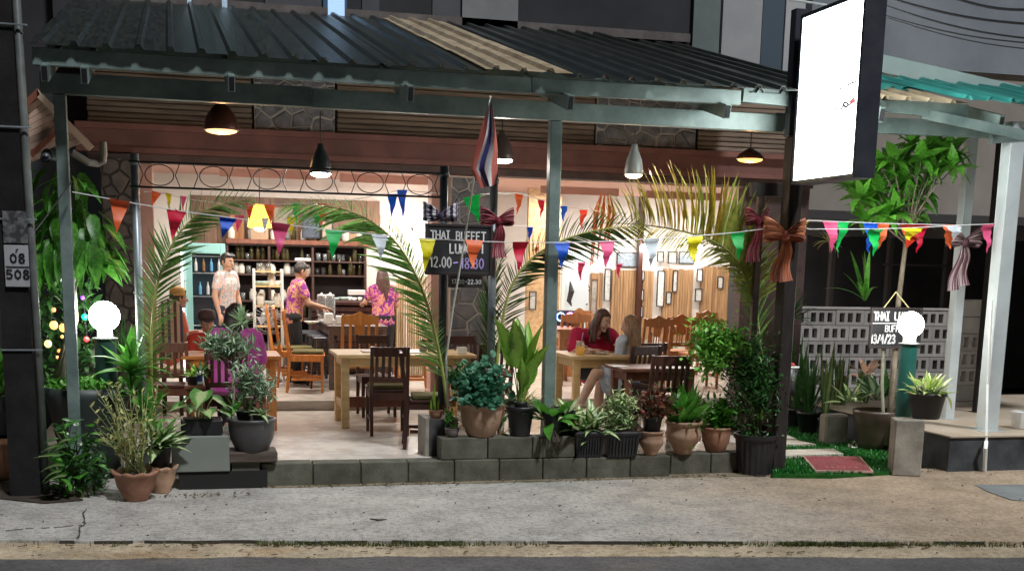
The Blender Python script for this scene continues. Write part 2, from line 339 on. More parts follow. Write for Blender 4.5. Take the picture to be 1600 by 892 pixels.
for x0, x1, n in ((-1.2,.1,50),(.35,1.75,620),(1.75,2.3,90),(2.9,3.9,230),(3.9,4.7,700),(4.7,5.6,260),(5.6,8,120)):
    for i in range(n): x = rnd.uniform(x0, x1); sp.append(Vector((x, yj(x) - .04 + rnd.gauss(0,.022) - .02, -0.035)))
blades('grass_tufts', sp, leafmat('verge_grass', (0.05,0.075,0.015), (0.13,0.14,0.04)), .035, .004, 'low green grass and moss growing along the joint between pavement and road shoulder', 'grass', lean=1.1)
b = MB()
for i in range(260):
    x = rnd.uniform(-1.5, 7.5); y = rnd.choice([yj(x)-.1+rnd.gauss(0,.05), rnd.uniform(yj(x), 10)]) if rnd.random() < .75 else rnd.uniform(yr(x)-.1, yj(x)); a = rnd.uniform(-.6, .6) if y < yj(x) else rnd.uniform(0, 3); L = rnd.uniform(.008,.035)*(1.6 if y < yj(x) else .7)
    z = .008 if y > yj(x)+.04 else -.02; b.beam((x, y, z), (x+L*math.cos(a), y+L*math.sin(a), z+.003), rnd.uniform(.004,.012), .004)
b.build('dry_leaf_litter', mat('dry_litter', (0.06,0.04,0.02), .9, 0, (0.16,0.11,0.05), 30), None, kind='stuff', label='scattered dry twigs and leaf bits on the pavement and along its joint', cat='litter')
b = MB(); b.tube([G(578,810,.012), G(590,812,.016), G(604,811,.01)], [.004,.008,.003], 5); b.build('fallen_leaf', mat('dark_leaf', (0.02,0.016,0.012), .8), None, label='dark curled fallen leaf lying in the middle of the pavement', cat='leaf')
# deck and floors
m_deck = ground_mat('pale_polished_cement', (0.62,0.57,0.50), (0.74,0.70,0.64), (0.55,0.40,0.24), (.95,.94,.93), s1=.9, rough=.22, bump=.03)
m_floor = ground_mat('pale_floor_tiles', (0.56,0.53,0.48), (0.64,0.6,0.54), (0.5,0.42,0.32), (.95,.95,.95), s1=.7, rough=.22, bump=.02)
def slab(name, x0, x1, y0, y1, z0, z1, m): return MB().box(x0, x1, y0, y1, z0, z1).build(name, m, None, kind='structure')
slab('terrace_floor', 0.5, 5.25, Y0+.196, 13.72, -.05, .186, m_deck)
slab('terrace_floor', -1.4, 0.497, 11.35, 13.72, -.05, .186, m_deck)
slab('dining_floor', -3.5, 10.2, 13.723, 21.2, -.05, .29, m_floor)
slab('step_edge', -1.4, 5.25, 13.70, 13.719, .19, .294, mat('grey_step', (0.42,0.38,0.33), .7, 0, (0.52,0.48,0.42), 6, 6))
# ---- concrete block edging along the front of the terrace
m_blk = mat('mossy_concrete_block', (0.065,0.064,0.045), 0.9, 0, (0.13,0.125,0.095), 6, 8, 0.5, 50)
m_mort = mat('mortar', (0.2,0.19,0.17), .9)
edging = thing('block_edging', (2.8, Y0+.1, 0), 'low kerb of mossy grey concrete blocks along the front edge of the terrace', 'kerb')
xb = [P(x, 740, Y0).x for x in (408,489,564,638,710,780,848,916,984,1047)]
for i, (a, c) in enumerate(zip(xb, xb[1:])):
    y = Y0 + rnd.uniform(-.006,.008); MB().bbox(a+.004, c-.004, y, y+.185, 0.0, .19 + rnd.uniform(-.004,.003), .007).build('block', m_blk, edging)
xr = [P(x, 740, Y0+.1).x for x in (1047,1110,1171)]
for a, c in zip(xr, xr[1:]): MB().bbox(a+.004, c-.004, Y0+.1, Y0+.285, 0, .19, .007).build('block', m_blk, edging)
MB().box(xb[0]+.01, xb[-1]-.01, Y0+.03, Y0+.17, .0, .17).build('mortar_bed', m_mort, edging); MB().box(xb[-1]+.01, xr[-1]-.01, Y0+.13, Y0+.19, .0, .17).build('mortar_bed', m_mort, edging)
xu = [P(x, 705, Y0+.02).x for x in (688,762,832,900)]
for (a, c), wh in zip(zip(xu, xu[1:]), ('under the big round terracotta pot, leftmost of its row', 'under the tall black pot of broad pale leaves', 'beside the black planter troughs, rightmost of its row')):
    o = MB().bbox(a+.004, c-.004, Y0+.02, Y0+.2, .191, .378, .008).build('concrete_block', m_blk, None); setp(o, 'concrete block ' + wh, 'concrete block', 'raised concrete blocks on the kerb')
# ---- right garden strip: turf, stepping stones, mat, pebbles
tp = [G(x, y, 0.03) for x, y in ((1207,741),(1300,742),(1390,737),(1397,712),(1372,694),(1330,680),(1280,668),(1205,660))]
flat('artificial_turf', [(p.x, p.y) for p in tp], .03, leafmat('turf_backing', (0.012,0.09,0.012), (0.02,0.13,0.02)), thick=.05)
from mathutils.geometry import intersect_point_line
def inpoly(x, y, q):
    c = False; j = len(q)-1
    for i in range(len(q)):
        if (q[i].y > y) != (q[j].y > y) and x < (q[j].x-q[i].x)*(y-q[i].y)/(q[j].y-q[i].y)+q[i].x: c = not c
        j = i
    return c
sp = []
while len(sp) < 9000:
    x = rnd.uniform(4.8, 7.6); y = rnd.uniform(9.5, 13.5)
    if inpoly(x, y, tp): sp.append(Vector((x, y, .028)))
blades('turf_grass', sp, leafmat('turf_blades', (0.01,0.11,0.015), (0.03,0.22,0.03)), .03, .005, 'bright green artificial turf beside the dark entrance column', 'grass', lean=.9)
m_step = mat('stepping_stone', (0.42,0.38,0.31), .85, 0, (0.55,0.5,0.42), 8, 6, .2)
for q, lb in ((((1228,712),(1318,709),(1302,701),(1222,703)), 'pale square stepping stone in the turf just above the red doormat'), (((1205,694),(1275,694),(1245,688),(1205,688)), 'pale slim stepping stone in the turf, the middle one of three'), (((1208,685),(1245,686),(1228,679),(1208,680)), 'small rounded stepping stone farthest back in the turf')):
    b = MB(); pp = [G(x, y, .055) for x, y in q]; b.prism([(p.x, p.y, .02) for p in pp], (0,0,.04)); b.build('stepping_stone', m_step, None, label=lb, cat='stepping stone', group='stepping stones in the turf')
dm = thing('doormat', G(1310,722,.04), 'worn red rectangular doormat with a pale border lying on the turf', 'doormat')
q = [G(x, y, .05) for x, y in ((1274,735),(1365,736),(1344,713),(1254,712))]
MB().prism([(p.x, p.y, .034) for p in q], (0,0,.018)).build('border', mat('mat_border', (0.5,0.32,0.26), .9), dm)
c = sum(q, Vector())/4; q2 = [c + (p-c)*.94 for p in q]
MB().prism([(p.x, p.y, .038) for p in q2], (0,0,.017)).build('pile', mat('red_mat_pile', (0.26,0.04,0.055), 1, 0, (0.36,0.09,0.10), 30, 5, .5, 200), dm)
xd = (q[1]-q[0]).normalized(); yd = (q[3]-q[0]).normalized()
m_matlet = mat('worn_mat_print', (0.5,0.2,0.18), .95)
b = MB()
for i in range(6):   # worn illegible print: short broken strokes
    o = q[0] + xd*(.12+i*.055) + yd*.17; b.beam(o, o + xd*.03 + yd*.02, .012, .004); b.beam(o + yd*.045, o + yd*.02 + xd*.02, .01, .004)
for i in range(len(b.v)): b.v[i] = (b.v[i][0], b.v[i][1], b.v[i][2]+.006)
b.build('faded_print', m_matlet, dm)
b = MB()
for i in range(420):
    t = rnd.random(); a, c = (G(1285,672,.04), G(1395,704,.04)) if rnd.random() < .45 else (G(1205,655,.04), G(1320,672,.04)); p = a.lerp(c, t) + Vector((rnd.gauss(0,.07), rnd.gauss(0,.2), 0)); r = rnd.uniform(.008,.022)
    b.ball((p.x, p.y, .03+r*.4), r, r*rnd.uniform(.6,1), r*.6, 6, 4)
for i in range(14): p = G(rnd.uniform(1325,1340), rnd.uniform(694,700), .04); b.ball((p.x, p.y, .045), .016, .012, .01, 6, 4)
b.build('white_pebbles', mat('white_pebble', (0.6,0.6,0.56), .7, 0, (0.75,0.74,0.7), 20), None, kind='stuff', label='white pebbles edging the turf beside the garden pots', cat='pebbles')
# low platform at the far right
m_plat = mat('dark_stained_render', (0.025,0.028,0.032), .75, 0, (0.09,0.10,0.11), 3, 8, .15, 30)
xl = P(1480, 740, 9.95).x
slab('platform_wall', xl, 12, 9.95, 10.2, -.05, .325, m_plat)
slab('platform_floor', xl-.01, 12, 9.93, 13.4, .326, .34, mat('platform_tile', (0.42,0.33,0.24), .5, 0, (0.5,0.42,0.33), 2, 6))
slab('platform_base', xl+.02, 12, 10.2, 13.4, -.05, .325, m_plat)
# wedge of bluish cement on the pavement at the right, sand along the edges
q = [G(1523,757,.006), G(1545,768,.006), G(1580,780,.006), G(1680,788,.006), G(1680,756,.006)]
flat('pavement_patch', [(p.x, p.y) for p in q], .006, mat('blue_grey_patch', (0.16,0.17,0.17), .85, 0, (0.24,0.25,0.25), 3, 8, .2), thick=.004)
q = [G(x, y, .01) for x, y in ((0,752),(80,758),(130,780),(70,785),(0,778))]
flat('soil_patch', [(p.x, p.y) for p in q], .012, m_earth, thick=.01)
# ================= STONES =================
def voronoi(x0, x1, z0, z1, cell, jit=.42, seed=1):
    rr = random.Random(seed); nx = max(1, round((x1-x0)/cell)); nz = max(1, round((z1-z0)/(cell*.75))); pts = []
    for j in range(-1, nz+1):
        for i in range(-1, nx+1):
            pts.append((x0+(x1-x0)*(i+.5+(.25 if j % 2 else -.25)+rr.uniform(-jit,jit))/nx, z0+(z1-z0)*(j+.5+rr.uniform(-jit,jit))/nz))
    out = []
    for a in pts:
        poly = [(x0,z0),(x1,z0),(x1,z1),(x0,z1)]
        for b_ in pts:
            if b_ is a or abs(b_[0]-a[0]) > cell*3 or abs(b_[1]-a[1]) > cell*3: continue
            mx, mz = (a[0]+b_[0])/2, (a[1]+b_[1])/2; nx_, nz_ = b_[0]-a[0], b_[1]-a[1]; new = []
            for i in range(len(poly)):
                p, q = poly[i], poly[(i+1) % len(poly)]; dp = (p[0]-mx)*nx_+(p[1]-mz)*nz_; dq = (q[0]-mx)*nx_+(q[1]-mz)*nz_
                if dp <= 0: new.append(p)
                if dp*dq < 0: t = dp/(dp-dq); new.append((p[0]+(q[0]-p[0])*t, p[1]+(q[1]-p[1])*t))
            poly = new
            if len(poly) < 3: break
        if len(poly) >= 3: out.append(poly)
    return out
def stones(parent, x0, x1, z0, z1, Y, cell, m, seed=1, gap=.014, name='stone'):
    rr = random.Random(seed)
    for poly in voronoi(x0, x1, z0, z1, cell, seed=seed):
        cx = sum(p[0] for p in poly)/len(poly); cz = sum(p[1] for p in poly)/len(poly); R_ = max(math.hypot(p[0]-cx, p[1]-cz) for p in poly)
        if R_ < cell*.18: continue
        k = 1 - gap/R_*1.1; d = rr.uniform(.012,.03)
        rim = [(cx+(p[0]-cx)*k, cz+(p[1]-cz)*k) for p in poly]; inn = [(cx+(p[0]-cx)*k*.86, cz+(p[1]-cz)*k*.86) for p in poly]; n = len(poly)
        b = MB(); b.add([(x, Y, z) for x, z in rim] + [(x, Y-d*.6, z) for x, z in rim] + [(x, Y-d, z) for x, z in inn],
              [(i, (i+1) % n, (i+1) % n+n, i+n) for i in range(n)] + [(i+n, (i+1) % n+n, (i+1) % n+2*n, i+2*n) for i in range(n)] + [tuple(range(2*n, 3*n))])
        b.build(name, m, parent)
m_stone = mat('grey_brown_stone', (0.10,0.10,0.11), .8, 0, (0.25,0.24,0.25), 9, 8, .4, 40)
m_stoneb = mat('blue_grey_stone', (0.10,0.11,0.13), .7, 0, (0.22,0.2,0.2), 8, 8, .4, 40)
m_joint = mat('pale_stone_joint', (0.5,0.47,0.42), .9)
# ================= RESTAURANT BUILDING =================
YF = 13.40
def Z(px, py, Y): return P(px, py, Y).z
def X(px, Y, py=400): return P(px, py, Y).x
bld = thing('restaurant_building', (3, YF, 0), 'open fronted restaurant building with slatted header, maroon beam and stone panels', 'building')
def wall(name, x0, x1, y0, y1, z0, z1, m, parent=bld): return MB().box(x0, x1, y0, y1, z0, z1).build(name, m, parent)
zc = 3.02
xL, xR = X(160, YF), X(1236, YF)
MB().prism([(-3.4,YF+.26,zc),(xR,YF+.26,zc),(X(1238,15.5),15.5,zc),(X(1238,17.39),17.39,zc),(10.2,17.39,zc),(10.2,20.19,zc),(-3.4,20.19,zc)], (0,0,.08)).build('ceiling', m_salmon, bld)
m_cream = mat('cream_wall', (0.62,0.58,0.52), .8, 0, (0.7,0.66,0.6), 2, 4)
wall('back_wall', -3.4, X(668,18.6), 18.6, 18.75, .29, zc, m_cream)
wall('back_wall', X(660,20.2)-2.5, 10.2, 20.2, 20.35, .29, zc, m_white)
wall('partition', X(668,18.6)+.003, X(668,18.6)+.12, 18.6, 20.197, .29, zc, m_white)
wall('side_wall', X(1172,20.2), X(1172,20.2)+.1, 17.45, 20.197, .29, zc, m_cream)
wall('side_wall', -3.5, -3.4, 14, 18.6, .29, zc, m_cream)
wall('front_wall', X(1160,YF), xR, YF, YF+.2, 0, 2.78, mat('dark_brown_wall', (0.05,0.03,0.028), .7, 0, (0.1,0.06,0.05), 5, 6))
wall('front_wall', -3.5, X(166,YF), YF, YF+.2, 0, 3.0, mat('dark_blue_wall', (0.018,0.022,0.028), .8, 0, (0.03,0.035,0.04), 5, 6))
q = [(xR+.003, YF+.02), (X(1238,15.5), 15.5), (X(1238,15.5)+.15, 15.4), (xR+.2, YF+.02)]
MB().prism([(x, y, 0) for x, y in q], (0,0,4.4)).build('side_wall', mat('dark_brown_wall', (0,0,0)), bld)
z0b, z1b = 2.87, 3.13
mb_ = wall('header_beam', xL-.2, xR+.25, YF-.14, YF+.25, z0b, z1b, m_maroon)
wall('beam_lip', xL-.2, xR+.25, YF-.2, YF-.143, z1b-.04, z1b+.02, m_maroon)
wall('beam_lip', xL-.2, xR+.25, YF-.17, YF-.143, z0b, z0b+.05, m_maroon)
wall('header_lower_board', xL-.1, xR+.2, YF-.06, YF+.2, 2.79, z0b-.003, mat('dark_brown_wall', (0,0,0)))  # dark brown board under the header beam
wall('header_backing', xL, xR+.2, YF+.04, YF+.2, z1b+.003, 4.1, mat('dark_backing', (0.02,0.014,0.012), .9))
m_slat = mat('weathered_slat_wood', (0.11,0.08,0.058), .75, 0, (0.27,0.2,0.145), 3, 8, .3, 30, (.5,8,8))
segs = [(145,398),(527,922),(1080,1228)]
for a, c in segs:
    for i in range(13):
        z = z1b + .03 + i*.055
        for q in range(1): MB().bbox(X(a,YF)+rnd.uniform(0,.01), X(c,YF)-rnd.uniform(0,.01), YF-.03+rnd.uniform(-.006,.006), YF+.03, z+.003, z+.051, .008).build('slat', m_slat, bld)
for a, c, sd in ((401,524,3),(925,1077,5)):
    wall('stone_panel_backing', X(a,YF), X(c,YF), YF-.02, YF+.03, z1b+.04, 4.05, m_joint)
    stones(bld, X(a,YF), X(c,YF), z1b+.04, 3.75, YF-.023, .22, m_stone, sd)
# stone pillar, left pillar, salmon columns
pl = thing('stone_pillar', (X(735,13.6), 13.6, .19), 'square pillar faced with irregular grey stones behind the buffet menu board', 'pillar')
x0, x1 = X(704,13.6), X(768,13.6)
MB().box(x0, x1, 13.6, 14.05, .19, 2.785).build('core', m_joint, pl); stones(pl, x0, x1, .22, 2.78, 13.597, .2, m_stoneb, 9)
pl = thing('stone_pillar', (X(190,13.1), 13.1, 0), 'dark stone faced pillar behind the left pipe post and globe lamp', 'pillar')
x0, x1 = X(162,13.1), X(212,13.1)
MB().box(x0, x1, 13.1, 13.38, 0, 2.84).build('core', mat('dark_joint', (0.06,0.05,0.045), .9), pl); stones(pl, x0, x1, .1, 2.8, 13.097, .18, mat('dull_brown_stone', (0.07,0.055,0.05), .85, 0, (0.12,0.1,0.085), 7, 8, .4, 30), 12)
def column(px0, px1, Y, m, label, z0=.29):
    t = thing('column', (X((px0+px1)/2,Y), Y, z0), label, 'column'); MB().bbox(X(px0,Y), X(px1,Y), Y, Y+.25, z0, zc-.005, .01).build('shaft', m, t); MB().bbox(X(px0,Y)-.015, X(px1,Y)+.015, Y-.015, Y+.265, z0, z0+.1, .006).build('plinth', m, t)
column(214, 242, 13.75, m_salmon, 'salmon painted column at the left end of the dining room opening')
column(674, 700, 13.8, m_salmon, 'salmon painted column just left of the stone pillar')
# ---- upper storey behind the canopy
YU = 14.95
us = thing('upper_storey', (3, YU, 4.3), 'dark upper storey facade with grey panels above the corrugated canopy', 'building')
m_up = mat('dark_grey_wall', (0.022,0.022,0.026), .85, 0, (0.045,0.045,0.05), 1.5, 6)
def up(name, a, c, m, dy=0, z0=4.1, z1=7.5): return MB().box(X(a,YU), X(c,YU), YU-dy, YU+.1-dy, z0, z1).build(name, m, us)
up('wall', 100, 1245, m_up)
up('shutter', 302, 366, mat('dim_green_glass', (0.05,0.09,0.09), .3), .02)
for a, c in ((303,309),(355,363)): up('window_strip', a, c, mat('pale_lit_pane', (0.3,0.42,0.5), .3, emit=(.6,.8,1), es=.5), .05)
up('panel', 420, 505, mat('grey_panel', (0.06,0.06,0.065), .7, 0, (0.09,0.09,0.1), 2), .03)
up('window_frame', 507, 543, mat('blue_frame', (0.05,0.12,0.2), .5), .04)
up('window_pane', 514, 539, mat('blue_lit_pane', (0.3,0.45,0.6), .3, emit=(.45,.68,1), es=.55), .06)
up('panel', 566, 592, mat('grey_panel', (0,0,0)), .02)
up('panel', 672, 714, mat('grey_panel', (0,0,0)), .02); up('panel', 716, 800, mat('pale_grey_panel', (0.17,0.17,0.17), .7, 0, (0.22,0.22,0.22), 2), .05)
up('pilaster', 1064, 1104, mat('green_grey_panel', (0.12,0.15,0.14), .7, 0, (0.16,0.19,0.18), 2), .06)
up('pale_panel', 1107, 1166, mat('light_grey_panel', (0.42,0.43,0.44), .7, 0, (0.5,0.5,0.5), 2), .08)
up('pilaster', 1168, 1200, mat('blue_grey_panel', (0.07,0.10,0.13), .7), .06)
up('pale_panel', 1203, 1232, mat('light_grey_panel', (0,0,0)), .05)
# ---- neighbouring buildings
nb = thing('neighbour_building', (10, 16, 0), 'pale plastered neighbouring building behind the right canopy, its ground floor dark', 'building')
m_nb = mat('blue_grey_plaster', (0.21,0.24,0.27), .8, 0, (0.30,0.33,0.36), .8, 8, .1)
m_nb2 = mat('beige_plaster', (0.30,0.26,0.22), .8, 0, (0.40,0.35,0.31), 1, 8, .1)
YN = 15.6
MB().box(X(1236,YN), 22, YN, YN+.2, Z(1450,108,YN), 8.5).build('upper_wall', m_nb, nb)
MB().box(X(1236,YN), 22, YN+.05, YN+.25, Z(1400,335,YN), Z(1450,108,YN)-.003, ).build('lower_wall', m_nb2, nb)
MB().box(X(1236,YN), 22, YN-.25, YN+.047, Z(1400,345,YN)-.02, Z(1400,335,YN)+.01).build('ledge', mat('dark_ledge', (0.05,0.045,0.045), .8), nb)
MB().box(X(1236,YN), 22, YN+.1, YN+.2, Z(1400,370,YN), Z(1400,345,YN)-.023).build('lintel', mat('grey_lintel', (0.12,0.11,0.11), .8, 0, (0.2,0.18,0.17), 1.5, 6), nb)
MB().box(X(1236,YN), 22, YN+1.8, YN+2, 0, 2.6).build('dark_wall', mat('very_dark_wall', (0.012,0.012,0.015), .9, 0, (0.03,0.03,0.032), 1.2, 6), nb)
for i in range(3): MB().box(X(1300+i*90,YN+1.5), X(1306+i*90,YN+1.5), YN+1.5, YN+1.6, 0, 2.4).build('door_post', mat('dark_ledge', (0,0,0)), nb)
MB().box(X(1380,YN+1.5), X(1500,YN+1.5), YN+1.45, YN+1.49, Z(1400,412,YN+1.5)-.03, Z(1400,412,YN+1.5)).build('rail', mat('dark_ledge', (0,0,0)), nb)
MB().box(14, 22, 10, 12.5, 0, 9).build('end_wall', m_nb2, nb)
lh = thing('neighbour_house', (-2, 16, 0), 'dark neighbouring house with a shingled gable behind the utility pole', 'house')
MB().box(-12, X(160,15), 15.2, 15.4, 0, 9).build('wall', mat('very_dark_wall', (0,0,0)), lh)  # extended to the right as an added dark backdrop closing the sky gap
YG = 12.6
m_gab = mat('tan_gable_boards', (0.30,0.2,0.15), .75, 0, (0.42,0.3,0.23), 5, 6, .2, 30)
def gpoly(q, name, m, d=.06, Y=YG, parent=lh):
    return MB().prism([P(x, y, Y) for x, y in q], (0, d, 0)).build(name, m, parent)
# gable: diagonal shingle courses, each its own board
dv = Vector((P(90,185,YG) - P(45,215,YG))); 
for i in range(9):
    f = i/9; g = (i+.93)/9
    a0 = (44+f*4, 168+f*86); a1 = (44+g*4, 168+g*86); bnd = lambda u: (60+u*76, 152+u*70)
    b0 = bnd(f); b1 = bnd(g)
    gpoly([a0, (min(b0[0]+4,140), b0[1]-2), (min(b1[0]+4,140), b1[1]-2), a1], 'board', m_gab, .03+.004*(i % 2))
gpoly([(30,165),(58,138),(62,148),(34,176)], 'barge_board', m_redwood, .08, YG-.06)
gpoly([(58,138),(146,228),(138,236),(58,152)], 'barge_board', mat('pale_barge', (0.35,0.27,0.2), .7), .08, YG-.06)
gpoly([(46,238),(90,200),(92,208),(50,246)], 'barge_board', m_redwood, .05, YG-.1)
# ================= CANOPY =================
RD = ray(260, -145); RD = RD / RD.y
can = thing('front_canopy', (2.1, 9.9, 3.2), 'long lean-to canopy of dark green corrugated sheets on green grey steel beams', 'canopy')
YP = 9.94
xa, xe = X(50, YP, 90), X(1158, YP, 150)
zp0, zp1 = 3.21, 3.335
def chan(name, x0, x1, Y, z0, z1, parent, d=.05, m=None): return MB().bbox(x0, x1, Y, Y+d, z0, z1, .004).build(name, m or m_steel, parent)
chan('edge_purlin', xa, X(830,YP,140), YP, zp0, zp1, can); chan('edge_purlin', X(830,YP,140)+.004, xe, YP, zp0+.004, zp1, can)
YB = 10.32
chan('main_beam', X(62,YB,125), X(488,YB,160)-.003, YB, 3.06, 3.215, can, .09); chan('main_beam', X(488,YB,160), X(1225,YB,190), YB, 3.055, 3.205, can, .09)
m_dk = mat('beam_hollow', (0.006,0.006,0.008), .9)
for px in (70, 132, 362, 642, 893, 1140):
    x = X(px, 9.8, 125); o = Vector((x, 9.80, 3.135)); e = o + RD*5.0
    MB().beam(o, e, .05, .115).build('rafter', m_steel, can); MB().beam(o - RD*.004, o + RD*.01, .038, .1).build('rafter_end', m_dk, can)
for Yq in (11.2, 12.6, 14): z = 3.21 + (Yq-9.94)*RD.z; MB().beam((xa, Yq, z), (xe+.3, Yq, z), .05, .1).build('purlin', m_steel, can)
m_sheet = mat('dark_green_roof_sheet', (0.004,0.007,0.006), .4, .0, (0.028,0.036,0.03), 5, 9, .2, 12, (6,.6,1), spec=.5)
m_teal = mat('teal_roof_sheet', (0.03,0.20,0.18), .4, 0, (0.05,0.32,0.28), 2, 6, .05, 20)
m_trans = mat('beige_fibre_sheet', (0.27,0.20,0.125), .55, 0, (0.44,0.36,0.24), 4, 6, .1, 30)
m_edge = mat('worn_sheet_edge', (0.35,0.42,0.40), .5)
PITCH = .228
def sheet_obj(x, y, z, w_n, L, m, parent, name='roof_sheet', rag=0.0):
    """trapezoidal profile sheet of w_n ribs, its slope along RD; small thickness"""
    prof = []
    for i in range(w_n):
        u = i*PITCH; prof += [(u, 0), (u+.055, 0.0), (u+.075, .032), (u+.105, .032), (u+.125, 0)]
    prof += [(w_n*PITCH+.0, 0.004), (w_n*PITCH+.045, .004)]
    b = MB(); n = len(prof); N = 7; o = Vector((x, y, z)); up_ = Vector((0, -RD.z, 1)).normalized()
    for lay in (0, 1):
        for j in range(N+1):
            for i, (u, h) in enumerate(prof):
                t = L*j/N; jz = (rag*noise.noise((u*9+x*3, j*.7, 2)) if j in (0, N) else .003*noise.noise((u*3, t*2, x)))
                p = o + RD*t + Vector((u, 0, 0)) + up_*(h - lay*.003 + jz*.4) + (Vector((0, jz, 0)) if j == 0 else Vector())
                b.v.append(tuple(p))
    k = n*(N+1)
    for lay in (0, 1):
        for j in range(N):
            for i in range(n-1):
                q = (j*n+i, j*n+i+1, (j+1)*n+i+1, (j+1)*n+i); b.f.append(tuple(v+lay*k for v in (q if lay == 0 else q[::-1])))
    for i in range(n-1): b.f.append((i+1, i, i+k, i+1+k))
    return b.build(name, m, parent)
ns = 9; x = xa - .02; zs = 3.345
xt0, xt1 = X(676, 9.85, 115), X(800, 9.85, 120)
while x < xt0 - .1: sheet_obj(x, 9.86+rnd.uniform(-.012,.012), zs+rnd.uniform(-.003,.006), 3, 5.1, m_sheet, can, rag=.03); x += 3*PITCH
x_t = x
for t0, L in ((0, 1.45), (1.4, 1.4), (2.75, 2.35)):
    o = Vector((x_t-.01, 9.84, zs+.012+.01*(2-t0)/2)) + RD*t0; sheet_obj(o.x, o.y, o.z, 3, L, m_trans, can, 'translucent_sheet', rag=.04)
x = x_t + 3*PITCH
while x < xe - .15: sheet_obj(x, 9.86+rnd.uniform(-.015,.015), zs+rnd.uniform(-.003,.006), 3, 5.1, m_sheet, can, rag=.03); x += 3*PITCH
# ridge flashing where the sheets meet the wall
MB().beam(Vector((xa, 9.86, zs+.03)) + RD*5.05, Vector((xe+1.6, 9.86, zs+.03)) + RD*5.05, .02, .1).build('flashing', mat('rusty_flashing', (0.09,0.07,0.065), .7, 0, (0.16,0.14,0.13), 5), can)
# right canopy
can2 = thing('side_canopy', (7, 10.2, 3.1), 'shorter canopy of teal and cream corrugated sheets behind the lit sign', 'canopy')
Yr = 10.35
MB().beam(P(1160,148,Yr-.2), P(1250,158,Yr-.2), .05, .12).build('edge_purlin', m_steel, can2)
MB().beam(P(1365,163,Yr-.1), P(1510,176,Yr-.1), .05, .13).build('edge_purlin', m_steel, can2)
MB().beam(P(1210,190,Yr+.1), P(1552,204,Yr+.1), .08, .14).build('main_beam', m_steel, can2)
o = P(1452,172,Yr-.3); MB().beam(P(1378,180,10.0), P(1378,180,10.0)+RD*3.5, .05, .13).build('rafter', m_steel, can2); MB().beam(P(1378,180,9.99)-RD*.004, P(1378,180,10.0)+RD*.01, .036, .1).build('rafter_end', m_dk, can2)
MB().beam(P(1565,192,10.1), P(1565,192,10.1)+RD*3.5, .05, .13).build('rafter', m_steel, can2); MB().beam(P(1565,192,10.09)-RD*.004, P(1565,192,10.1)+RD*.01, .036, .1).build('rafter_end', m_dk, can2)
MB().beam(P(1440,178,Yr-.08), P(1600,212,10.0), .05, .09).build('brace', m_steel, can2)
MB().beam(P(1548,218,10.25), P(1700,206,10.25), .06, .08).build('beam', m_steel, can2)
p0 = P(1165,150,10.2); x = p0.x
while x < X(1372,10.2,150)-.1: sheet_obj(x, 10.1, P(1200,146,10.1).z, 3, 5.0, m_sheet, can2, rag=.02); x += 3*PITCH
z_ = P(1430,158,10.1).z; x = X(1370,10.1,150)
while x < X(1480,10.1,150): sheet_obj(x, 10.1, z_, 2, .75, m_trans, can2, 'translucent_sheet', rag=.04); x += 2*PITCH
x = X(1370,12.3,130)
x = X(1492,10.1,150)
while x < 10: sheet_obj(x, 10.05+rnd.uniform(-.05,.05), z_+.03, 3, 1.5, m_teal, can2, rag=.12); x += 3*PITCH
for k in range(2): sheet_obj(X(1372,10.1,150)+k*2.6*PITCH, 10.78, z_+.68*RD.z+.02, 3, .8, m_teal, can2, rag=.05)
MB().beam(P(1365,98,11.75), P(1640,160,11.4), .1, .17).build('gutter', mat('pale_green_gutter', (0.32,0.40,0.38), .5, 0, (0.4,0.48,0.46), 2, 6), can2)
# ================= POSTS =================
def post(px, Y, z0, z1, w, label, m=None, name='steel_post', plate=True, py=400):
    t = thing(name, (X(px,Y,py), Y, z0), label, 'post'); x = X(px,Y,py)
    MB().bbox(x-w/2, x+w/2, Y-w/2, Y+w/2, z0, z1, .004).build('shaft', m or m_steel, t)
    if plate: MB().bbox(x-w*.85, x+w*.85, Y-w*.85, Y+w*.85, z0, z0+.008, .002).build('base_plate', m or m_steel, t)
    return t
post(105, YB+.04, 0, 3.055, .09, 'green grey steel post at the left end of the canopy, bunting tied to it')
post(862, YB+.045, .186, 3.05, .1, 'green grey steel post in the middle of the terrace front')
post(1562, 10.3, .34, 3.25, .15, 'thick pale steel post at the far right carrying the canopy corner', mat('pale_steel', (0.42,0.46,0.46), .45, 0, (0.5,0.54,0.54), 3), py=450)
post(1497, 11.2, .34, 3.2, .105, 'steel post wearing the striped ribbon bow, on the right platform', mat('pale_steel', (0,0,0)), py=450)
post(1543, 11.7, .34, 3.3, .07, 'thin black post between the two pale posts at the right', m_bmetal, py=450)
def pipe_post(px, Y, z0, z1, r, label, m, py=450):
    x = X(px,Y,py); t = thing('pipe_post', (x, Y, z0), label, 'post'); MB().tube([(x,Y,z0),(x,Y,z1)], r, 12).build('pipe', m, t, True); MB().tube([(x,Y,z1-.09),(x,Y,z1-.05)], r*1.25, 12).build('collar', m, t, True); return t
m_galv = mat('galvanised_pipe', (0.22,0.25,0.27), .4, .4, (0.3,0.33,0.35), 5)
pipe_post(217, 10.62, 0, 2.66, .033, 'grey pipe post left of the palm frond arch under the iron scrollwork', m_galv)
pipe_post(692, 10.6, .62, 2.66, .036, 'dark pipe post rising from the planter box under the menu board left edge', mat('dark_pipe', (0.03,0.035,0.04), .4, .3))
pipe_post(769, 10.62, .19, 2.62, .036, 'grey pipe post behind the right edge of the buffet menu board', m_galv)
